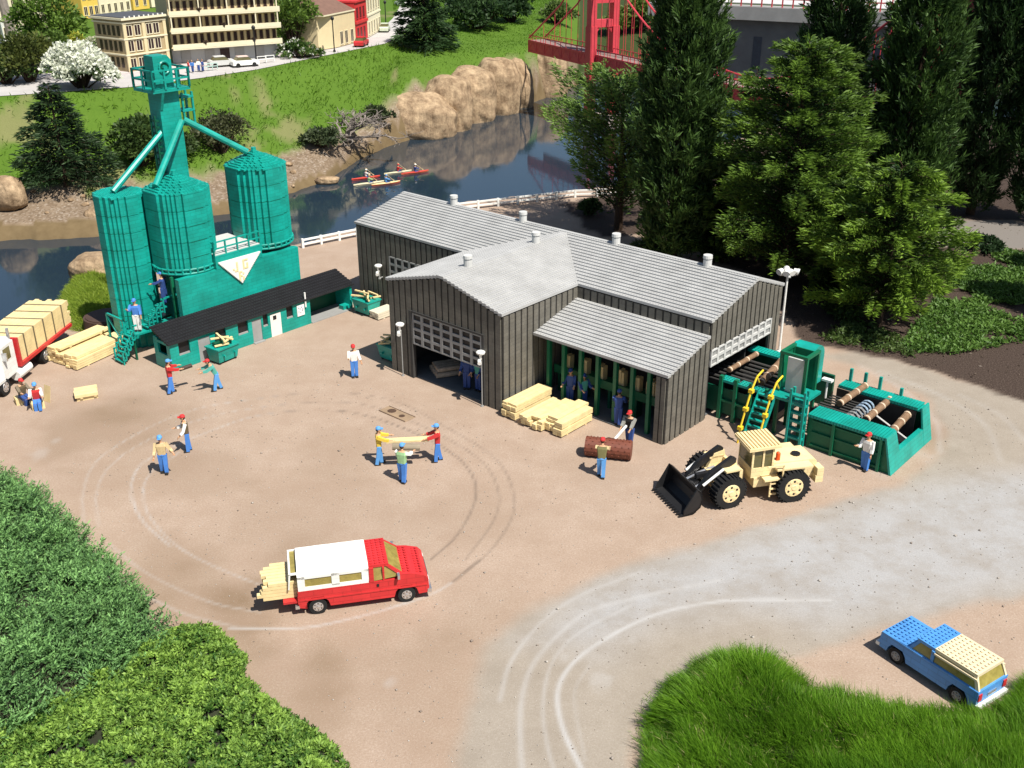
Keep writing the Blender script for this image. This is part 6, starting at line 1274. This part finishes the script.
# boulders along the far shore
def boulder(px, py, rx, ry, rz_, label, seed, z=ZW, col=(.34,.235,.135), yaw=0):
    P = at(px, py, z); bm = bmesh.new(); bmesh.ops.create_icosphere(bm, subdivisions=5, radius=1.0); V = np.array([v.co for v in bm.verts])
    n1 = lump(V*1.6+seed*3.1, 1.0, seed)*.13 + lump(V*4+seed, 1.0, seed+2)*.05 + lump(V*11+seed, 1.0, seed+4)*.022
    cre = -np.abs(np.sin(V[:,0]*4.2+V[:,2]*1.6+lump(V*2,1.0,seed)*1.5))**8*.03
    r = 1+n1+cre; F = np.abs(V)**.8*np.sign(V)
    for v, s_, f in zip(bm.verts, r, F): v.co = Vector((f[0]*s_*rx, f[1]*s_*ry, f[2]*s_*rz_))
    me = bpy.data.meshes.new('boulder'); bm.to_mesh(me); bm.free(); me.polygons.foreach_set('use_smooth', [True]*len(me.polygons))
    m = MATS.get('boulder_stone')
    if not m:
        m = mat('boulder_stone', (.44,.33,.21), .9, .2, .9, .1, .6, 4.0, 0, (.19,.125,.075)); n_ = m.node_tree.nodes; l_ = m.node_tree.links
        mp = n_.new('ShaderNodeMapping'); mp.inputs['Scale'].default_value = (1.6, 1.6, .28); mp.inputs['Rotation'].default_value = (.25, .2, 0); tc_ = [q_ for q_ in n_ if q_.type == 'TEX_COORD'][0]; l_.new(tc_.outputs['Object'], mp.inputs['Vector'])
        ns = n_.new('ShaderNodeTexNoise'); ns.inputs['Scale'].default_value = 1.0; ns.inputs['Detail'].default_value = 8; ns.inputs['Roughness'].default_value = .7; l_.new(mp.outputs[0], ns.inputs['Vector'])
        rp_ = n_.new('ShaderNodeValToRGB'); rp_.color_ramp.elements[0].position = .36; rp_.color_ramp.elements[0].color = (.32,.28,.25,1); rp_.color_ramp.elements[1].position = .6; rp_.color_ramp.elements[1].color = (1.15,1.1,1.05,1); l_.new(ns.outputs['Fac'], rp_.inputs['Fac'])
        b_ = n_['Principled BSDF']; old = b_.inputs['Base Color'].links[0].from_socket; mx_ = n_.new('ShaderNodeMix'); mx_.data_type = 'RGBA'; mx_.blend_type = 'MULTIPLY'; mx_.inputs[0].default_value = .4; l_.new(old, mx_.inputs[6]); l_.new(rp_.outputs[0], mx_.inputs[7]); l_.new(mx_.outputs[2], b_.inputs['Base Color'])
        bp_ = [q_ for q_ in n_ if q_.type == 'BUMP'][0]; ad = n_.new('ShaderNodeMath'); ad.operation = 'MULTIPLY_ADD'; l_.new(ns.outputs['Fac'], ad.inputs[0]); ad.inputs[1].default_value = 3.0; l_.new(bp_.inputs['Height'].links[0].from_socket, ad.inputs[2]); l_.new(ad.outputs[0], bp_.inputs['Height']); bp_.inputs['Distance'].default_value = .12
    me.materials.append(m); o = bpy.data.objects.new('boulder', me); COL.objects.link(o); o.location = (P.x, P.y+ry*.55, z+rz_*.45); o.rotation_euler = (0,0,yaw); tag(o, label, 'boulder', 'tan boulders along the far shore'); return o
boulder(418,137,4.2,3.4,3.2,'wide tan boulder, leftmost of the row on the far shore',1)
boulder(445,130,3.2,3.2,3.7,'low tan boulder wedged between the leftmost and the streaked boulder',12)
boulder(468,122,3.4,3.4,4.0,'tan boulder with dark streaks, second of the shore row from the dead tree',2)
boulder(498,113,2.9,3.4,4.3,'tall reddish tan boulder in the middle of the shore row',3)
boulder(518,107,1.9,2.6,3.8,'narrow tan boulder just left of the gap under the bridge',4)
boulder(549,96,2.8,3.2,4.2,'rounded pale boulder under the end of the red bridge deck',5)
boulder(92,283,1.7,1.4,1.15,'grey-brown rock at the water edge beside the yellow-green grass tuft',6,-.6)
boulder(4,205,1.4,1.2,1.5,'reddish rock at the left edge on the gravel bank',7,.2)
boulder(96,222,1.0,.8,.8,'small red-brown rock at the water edge left of the narrow silo',8,-1.0)
boulder(326,183,1.1,.7,.35,'flat grey rock on the far beach beside the kayaks',9,-1.5)
rs = random.Random(9)
for i in range(34):
    px = rs.choice([rs.uniform(0,95), rs.uniform(235,330), rs.uniform(400,530)])
    p = on_land(px, rs.uniform(190,214) if px < 100 else (rs.uniform(160,205) if px < 340 else 146-(px-430)*.42+rs.uniform(-1,1)), 0)
    q = MB(); s_ = rs.uniform(.18,.42); q.ball((0,0,s_*.2),(s_*rs.uniform(.8,1.4),s_,s_*rs.uniform(.5,.8)),9,6); o = q.build('shore_stone', MATS['boulder_stone'], None, True); o.location = p; o.rotation_euler = (rs.uniform(-.3,.3),0,rs.uniform(0,6)); tag(o, 'small rounded stone lying on the gravel of the far bank', 'stone', 'small stones on the far bank')

# ------------------------------------------------------------------ the town across the river
TZ = 6.1
BEIGE = mat('facade_beige', (.36,.28,.16), .7, .08, 1.0, .2); SAND = mat('facade_sand', (.60,.50,.30), .7, .06, 1.0, .2); TRIM = mat('facade_trim', (.66,.60,.42), .7, .05, 1.0, .2); WINB = mat('window_dark', (.035,.02,.02), .25, .2)
BROWNR = mat('roof_brown', (.16,.09,.065), .8, .15); SLATE = mat('roof_slate', (.06,.065,.075), .8, .15); PLAZ = mat('facade_grey', (.36,.37,.37), .7, .06); CREAMF = mat('facade_cream', (.68,.62,.45), .7, .05); YELF = mat('facade_yellow', (.66,.46,.09), .7, .06)
def facade_frame(A, B): d = (B-A); L = d.length; return Vector((A.x,A.y,TZ)), math.atan2(d.y,d.x), L
def windows(t, xs, zs, w_, h_, y=-.0, fm=TRIM, split=True):
    for z in zs:
        for x in xs:
            f = MB(); f.box(x-.07, x+w_+.07, y-.07, y-.002, z-.08, z); f.box(x-.07, x+w_+.07, y-.06, y-.002, z+h_, z+h_+.06); f.box(x-.07, x, y-.05, y-.002, z, z+h_); f.box(x+w_, x+w_+.07, y-.05, y-.002, z, z+h_)
            if split: f.box(x+w_/2-.025, x+w_/2+.025, y-.045, y-.002, z, z+h_)
            o = f.build('window', fm, t); g = MB(); g.box(x, x+w_, y-.03, y-.002, z, z+h_); g.build('pane', WINB, o)
# long hotel
A, azh, L = facade_frame(zt(176,66.5), zt(281,58.5)); hb = thing('hotel_block', 'long sand-coloured four-storey block with balconies and rows of dark windows', 'building', A, azh)
FH_ = 1.62; q = MB(); q.box(0, L, .6, 5.5, FH_-.1, FH_*4+.3); q.build('wall', SAND, hb)
q = MB(); q.box(0, L, .9, 5.4, 0, FH_-.1); q.build('ground_floor', PLAZ, hb)
q = MB(); q.box(-.3, L+.3, -.25, 6.0, FH_*4+.3, FH_*4+.5); q.build('roof', TRIM, hb)
for k in range(1, 4):
    q = MB(); q.box(-.1, L+.25, -.25, .62, FH_*k-.12, FH_*k+.02); q.box(-.1, L+.25, -.25, -.15, FH_*k, FH_*k+.42); q.build('balcony', TRIM, hb)
nx = 16
windows(hb, [L*(i+.28)/nx for i in range(nx)], [FH_*k+.38 for k in (1,2,3)], .36, .92, .6, BEIGE, False)
for x in (0, L*.26, L*.52, L*.78, L-.1): q = MB(); q.box(x, x+.12, -.2, -.08, FH_*2+.4, FH_*4+.3); q.build('pilaster', TRIM, hb)
for x in (.9, 3.4, 5.0, 6.6, 8.8): 
    q = MB(); q.box(x, x+1.0, .84, .9, .05, 1.25); q.build('shop_front', WINB if x == 5.0 else MIDG, hb)
for (x, z) in ((3.0, FH_*3+.42), (7.9, FH_*3+.42), (5.4, FH_*2+.42), (3.3, FH_+.42), (8.4, FH_+.42)): pb = bush(Vector((0,0,0)), .5, .4, 'x', 120, (.06,.06,.02), (.2,.1,.05), int(x*3), .25); bpy.data.objects.remove(pb.children[0], do_unlink=True); pl = pb.children[0]; pl.parent = hb; pl.name = 'balcony_plant'; pl.location = (x, -.2, z); bpy.data.objects.remove(pb, do_unlink=True)
# roof terrace balustrade
q = MB(); rail(q, (.2,5.2,0), (L-.2,5.2,0), FH_*4+.5, .6, 9, .05); rail(q, (.2,.2,0),(4.2,.2,0), FH_*4+.5, .6, 5, .05); q.build('railing', TRIM, hb)
# brown corner building
A, azc, L = facade_frame(zt(130,73.5), zt(172.5,67)); cb = thing('corner_building', 'brown-beige three-storey corner building with dark flat roof and cornices', 'building', A, azc); L -= .15
q = MB(); q.box(0, L, .1, 4.6, 0, 4.9); q.build('wall', BEIGE, cb)
q = MB()
for z in (1.55, 3.05, 4.55): q.box(-.14, L+.02, -.06, 4.7, z, z+.14)
q.box(-.3, L+.03, -.25, 4.9, 4.9, 5.1); q.build('cornice', TRIM, cb)
q = MB(); q.box(-.15, L, -.1, 4.75, 5.1, 5.18); q.build('roof', SLATE, cb)
q = MB()
for i in range(9): q.box(.1+i*L/9, .22+i*L/9, -.24, -.14, 5.1, 5.26)
q.build('finial', WHITE, cb)
windows(cb, [.35, 1.35, 2.75, 3.6], [.3, 1.95, 3.4], .62, .95, .1, TRIM)
for z in (.4,1.95,3.4):
    for y in (.6,1.35,2.1,2.85,3.6): q = MB(); q.box(-.03, .003, y, y+.42, z, z+.95); q.build('window', WINB, cb)
q = MB()
for x in (-.04, 2.2, L-.35): q.box(x, x+.36, -.02, .12, 0, 4.55)
q.build('pilaster', SAND, cb)
# tan corner house, red shop, cream house
A, a3, L = facade_frame(zt(336,48.5), zt(356,43.2)); th_ = thing('corner_house', 'tan corner house with hipped brown roof beside the red shop', 'house', A, a3)
q = MB(); q.box(0, L, 0, 6, 0, 3.6); q.hexa([(0,0,0),(0,6,0),(-2.6,5.5,0),(-2.6,.8,0)], [(0,0,3.6),(0,6,3.6),(-2.6,5.5,3.6),(-2.6,.8,3.6)]); q.build('wall', SAND, th_)
q = MB(); q.box(-2.7, L+.05, -.12, 6.1, 3.6, 3.75); q.build('cornice', TRIM, th_)
q = MB(); q.hexa([(-2.7,-.1,3.75),(L,-.1,3.75),(L,6,3.75),(-2.7,6,3.75)], [(-.5,2.2,5.2),(L-1.6,2.2,5.2),(L-1.6,3.4,5.2),(-.5,3.4,5.2)]); q.build('roof', BROWNR, th_)
windows(th_, [1.2, 2.4, L-1.2], [.25], .6, 1.35, 0, TRIM)
A, a4, L = facade_frame(zt(356.5,43), zt(368,38.5)); rd_ = thing('red_shop', 'narrow bright red shop front between the tan and cream houses', 'shop', A, a4)
q = MB(); q.box(0, L, 0, 5, 0, 4.4); q.box(-.05, L+.05, -.15, .02, 2.0, 2.3); q.box(-.05,L+.05,-.15,5.05,4.4,4.6); q.build('wall', mat('facade_red', (.5,.03,.03), .6, .06), rd_)
windows(rd_, [.5, 1.7, 2.9], [.3, 2.6], .6, 1.2, 0, mat('frame_red', (.36,.02,.03), .6), True)
A, a5, L = facade_frame(zt(368.5,38.2), zt(381,31)); cr_ = thing('cream_house', 'cream two-storey house with pale flat roof at the bend of the street', 'house', A, a5)
q = MB(); q.box(0, L, 0, 6, 0, 5.2); q.box(-.1, L+.1, -.15, 6.1, 5.2, 5.4); q.box(-.02,L+.05,-.08,.02,2.4,2.6); q.build('wall', CREAMF, cr_)
windows(cr_, [L*(i+.25)/5 for i in range(5)], [.3, 3.0], .6, 1.4, 0, TRIM)
q = MB(); q.box(.2, L-.2, .2, 5.8, 5.4, 5.46); q.build('roof', PALEG, cr_)
# more houses behind
def house(px0, py0, px1, py1, Hh, dep, m, label, zs, nw, roofm=SLATE, name='town_house'):
    A, a_, L = facade_frame(zt(px0,py0), zt(px1,py1)); t = thing(name, label, 'house', A, a_); q = MB(); q.box(0,L,0,dep,0,Hh); q.build('wall', m, t); q = MB(); q.box(-.15,L+.15,-.2,dep+.1,Hh,Hh+.2); q.build('cornice', TRIM, t); q = MB(); q.box(.1,L-.1,.1,dep-.1,Hh+.2,Hh+.26); q.build('roof', roofm, t)
    windows(t, [L*(i+.3)/nw for i in range(nw)], zs, .55, 1.1, 0, TRIM); return t
house(84,20,100,18,6, 6, YELF, 'yellow house behind the corner building, left of its roof', [.5,2.6], 3)
house(101,17.5,132,13,7, 6, CREAMF, 'cream house row above the roof of the corner building', [.5,2.6], 5)
house(134,11,150,9,8, 6, YELF, 'bright yellow tower house rising behind the corner building roof', [.6,2.8], 2)
house(152,8,300,-6,6, 6, CREAMF, 'pale house row far behind the hotel roof', [.5,2.6], 12)
house(14,34,48,28,8, 6, CREAMF, 'pale cream house behind the round green tree', [.6,2.8,5], 4)
house(-40,52,11,42,7, 6, mat('facade_white', (.66,.66,.62), .7, .05), 'white house at the left edge beside the grey trunk', [.5,2.4,4.4], 7)
house(300,20,330,12,6,6, SAND, 'sand house behind the tan corner house roof', [.5,2.6], 4)
P = zt(15,46); t = thing('bare_trunk', 'thick grey leaning trunk at the left edge beside the white house', 'tree', P); q = MB(); q.tube([(0,0,0),(-.4,.1,4),(-1.2,.2,9),(-2.0,.3,14)], [.62,.55,.5,.4], 10); q.build('trunk', mat('grey_trunk', (.2,.17,.15), .9, .25), t)
spray = leaves('crown', RNG.normal(0,1.5,(700,3))+np.array([-2,.3,14.5]), RNG.normal(size=(700,3)), .8, .25, (.03,.07,.015), (.10,.17,.03), LEAF, t)
# parked cars
def small_car(px, py, az, m, label, roofm=None):
    p = at(px, py, 6.03); t = thing('parked_car', label, 'car', (p.x,p.y,6.035), az, 'small cars on the far street'); q = MB()
    q.prism([(-1.35,.2),(-1.35,.55),(-1.2,.7),(1.2,.66),(1.38,.5),(1.38,.2)], 'y', -.55, .55); q.build('body', m, t)
    q = MB(); q.hexa([(-1.0,-.5,.69),(.7,-.5,.67),(.7,.5,.67),(-1.0,.5,.69)], [(-.75,-.42,1.0),(.3,-.42,1.0),(.3,.42,1.0),(-.75,.42,1.0)]); q.build('windows', GLASS, t)
    q = MB(); q.box(-.78,.33,-.44,.44,1.0,1.06); q.build('roof', roofm or m, t)
    for x in (-.85,.85):
        for s in (-1,1): w_ = MB(); w_.cyl((x,s*.5-.08,.22),(x,s*.5+.08,.22),.22,.22,12); w_.build('wheel', RUBBER, t)
small_car(245,66.5, azh, WHITE, 'white car with pink-tinted roof parked in front of the hotel', mat('pale_pink', (.65,.5,.45), .5))
small_car(311,56.5, azh+.1, CREAM, 'cream car on the street in front of the tan corner house')
small_car(361.5,46, a3+.2, RED, 'red car parked in front of the red shop'); small_car(385,31.5, a5+.1, mat('pale_green', (.5,.55,.42), .5), 'pale green car parked beside the cream house')
small_car(402,6, a5+.8, WHITE, 'white car at the far bend of the street'); small_car(222,66.5, azh, PALEG, 'pale grey van-like car near the hotel door')
def street_lamp(px, py, Hh, label):
    p = at(px, py, 6.03); t = thing('street_lamp', label, 'street lamp', (p.x,p.y,6.03), 0, 'black street lamps'); q = MB(); q.cyl((0,0,0),(0,0,.25),.16,.12,8); q.cyl((0,0,.25),(0,0,Hh),.07,.06,8); q.build('pole', BLACK, t); q = MB(); q.ball((0,0,Hh+.18),(.2,.2,.24),8,6); q.build('lantern', BLACK, t)
street_lamp(257,66,3.6,'black street lamp beside the white car in front of the hotel'); street_lamp(334.5,52,3.4,'black street lamp by the wall of the tan corner house'); street_lamp(386,26.5,2.9,'black street lamp beside the pale green car')
for k, (px, py, sh_, lab) in enumerate(((193,72,'blue','blue-shirted pedestrian on the pavement, leftmost in front of the hotel'),(199,71,'white','white-shirted pedestrian in front of the hotel'),(203,71,'navy','navy-clad pedestrian in front of the hotel'),(189,72,'red','red-shirted pedestrian at the corner of the hotel'))):
    t = person((*at(px,py,6.13)[:2],6.13), -1.6+k*.7, lab, sh_, 'navy', None, ((10,8,10),(10,8,10)), ((5,3),(-5,3)), 0, None, 0, 'pedestrians on the far pavement'); t.scale = (.65,.65,.65)
for px, py in ((208,70),(213,69.5),(262,62.5),(270,61.5)):
    p = at(px,py,6.13); q = MB()
    for x in (-.5,.45): q.box(x,x+.06,-.05,.05,0,.6)
    q.box(-.5,.51,-.05,.05,.3,.36); q.box(-.5,.51,-.05,.05,.58,.64); o = q.build('railing', mat('pale_teal', (.4,.55,.5), .6) if px < 250 else WHITE); o.location = (p.x,p.y,6.131); o.rotation_euler = (0,0,azh); tag(o, {208: 'short pale teal railing in front of the hotel, left of a pair', 213: 'short pale teal railing in front of the hotel, right of a pair', 262: 'short white railing right of the hotel lamp, left of a pair', 270: 'short white railing at the right end of the hotel pavement'}[px], 'railing', 'pavement railings')

# ------------------------------------------------------------------ the red suspension bridge
BR = mat('bridge_red', (.52,.05,.065), .5, .1); BRD = mat('bridge_deck', (.22,.16,.14), .8, .1)
E0 = at(537,40,6.0); E1 = at(800,98,6.0); d = (E1-E0); LB = d.length; azb = math.atan2(d.y,d.x); bg_ = thing('suspension_bridge', 'red suspension bridge crossing the river behind the trees', 'bridge', (E0.x,E0.y,6.0), azb)
q = MB(); q.box(0, LB, -1.1, 1.1, -.1, .05); q.build('deck', BRD, bg_)
for s in (-1,1):
    q = MB(); q.box(0, LB, s*1.15-.08, s*1.15+.08, -1.3, -1.12); q.box(0, LB, s*1.15-.08, s*1.15+.08, -.1, .1)
    for i in range(24): x0, x1 = LB*i/24, LB*(i+1)/24; q.tube([(x0,s*1.15,-1.2),((x0+x1)/2,s*1.15,0),(x1,s*1.15,-1.2)], .06, 5); q.box(x0-.06,x0+.06,s*1.15-.07,s*1.15+.07,-1.3,.1)
    q.box(0, LB, s*1.15-.02, s*1.15+.02, -1.2, 0); q.build('truss', BR, bg_)
    q = MB(); q.box(0, LB, s*1.12-.03, s*1.12+.03, .6, .68)
    for i in range(40): x = LB*(i+.5)/40; q.box(x-.03,x+.03,s*1.12-.03,s*1.12+.03,.05,.65)
    q.build('railing', BR, bg_)
T1 = at(606,54,6.0); xt1 = (T1-E0).dot(d.normalized()); xt2 = LB + 14.5
TH = 11.0
for xt in (xt1, xt2):
    q = MB()
    for s in (-1,1): q.box(xt-.55,xt+.55,s*1.45-.42,s*1.45+.42,-8.2,3.0); q.box(xt-.45,xt+.45,s*1.45-.36,s*1.45+.36,3.0,TH)
    for z in (2.9, 5.4, 7.8, 10.2): q.box(xt-.38,xt+.38,-1.2,1.2,z,z+.8)
    for s in (-1,1): q.prism([(s*1.05,2.9),(s*.55,2.9),(s*1.05,2.2)], 'x', xt-.3, xt+.3)
    q.build('tower', BR, bg_)
    q = MB(); q.box(xt-1.5,xt+1.5,-2.6,2.6,-9.0,-6.6); q.build('pier', mat('pier_concrete', (.4,.33,.3), .8, .15), bg_)
for s in (-1,1):
    q = MB(); q2 = MB(); mid = (xt1+xt2)/2; sp = (xt2-xt1)/2
    f = lambda x: .6 + (TH-.6)*((x-mid)/sp)**2
    xs = np.linspace(xt1, xt2, 33); q.tube([(x,s*1.12,f(x)) for x in xs], .1, 6); q.tube([(0,s*1.12,.3),(xt1*.5,s*1.12,TH*.42),(xt1,s*1.12,TH)], .1, 6)
    for x in xs[1:-1]: q2 = MB(); q2.cyl((x,s*1.12,.1),(x,s*1.12,f(x)),.035,.035,5); q2.build('hanger', BR, bg_)
    for x in np.linspace(1,xt1-.8,6): q2 = MB(); q2.cyl((x,s*1.12,.1),(x,s*1.12,.3+(TH-.3)*(x/xt1)**1.25),.035,.035,5); q2.build('hanger', BR, bg_)
    q.build('main_cable', BR, bg_)
# concrete promenade wall beyond the bridge
A = at(655,14.5,7.6); B = at(960,29,7.6); d = B-A; L = d.length; pw = thing('promenade_wall', 'grey concrete building with a projecting pale ledge, seen through the bridge cables', 'building', (A.x,A.y,-2), math.atan2(d.y,d.x))
CONC = mat('concrete_grey', (.30,.295,.28), .85, .12, .5, .15)
q = MB(); q.box(0, L, 0, 1, 0, 9.6); q.build('wall', mat('concrete_dark', (.15,.145,.135), .85, .15, .5), pw); q = MB(); q.box(-.5, L+.5, -1.4, 1.2, 9.6, 11.2); q.build('ledge', CONC, pw)
for x in np.arange(6, L-6, 7.5): q = MB(); q.box(x, x+1.1, -.06, -.003, 3.5, 7.5); q.build('window', SLATE, pw)
q = MB(); rail(q, (0,-1.0,0),(L,-1.0,0), 11.2, 2.0, 30, .07); q.build('railing', BR, pw)
q = MB(); q.box(0, L, 6, 30, 10.9, 11.0); q.build('terrace', mat('terrace_pale', (.5,.49,.47), .8, .1), pw)
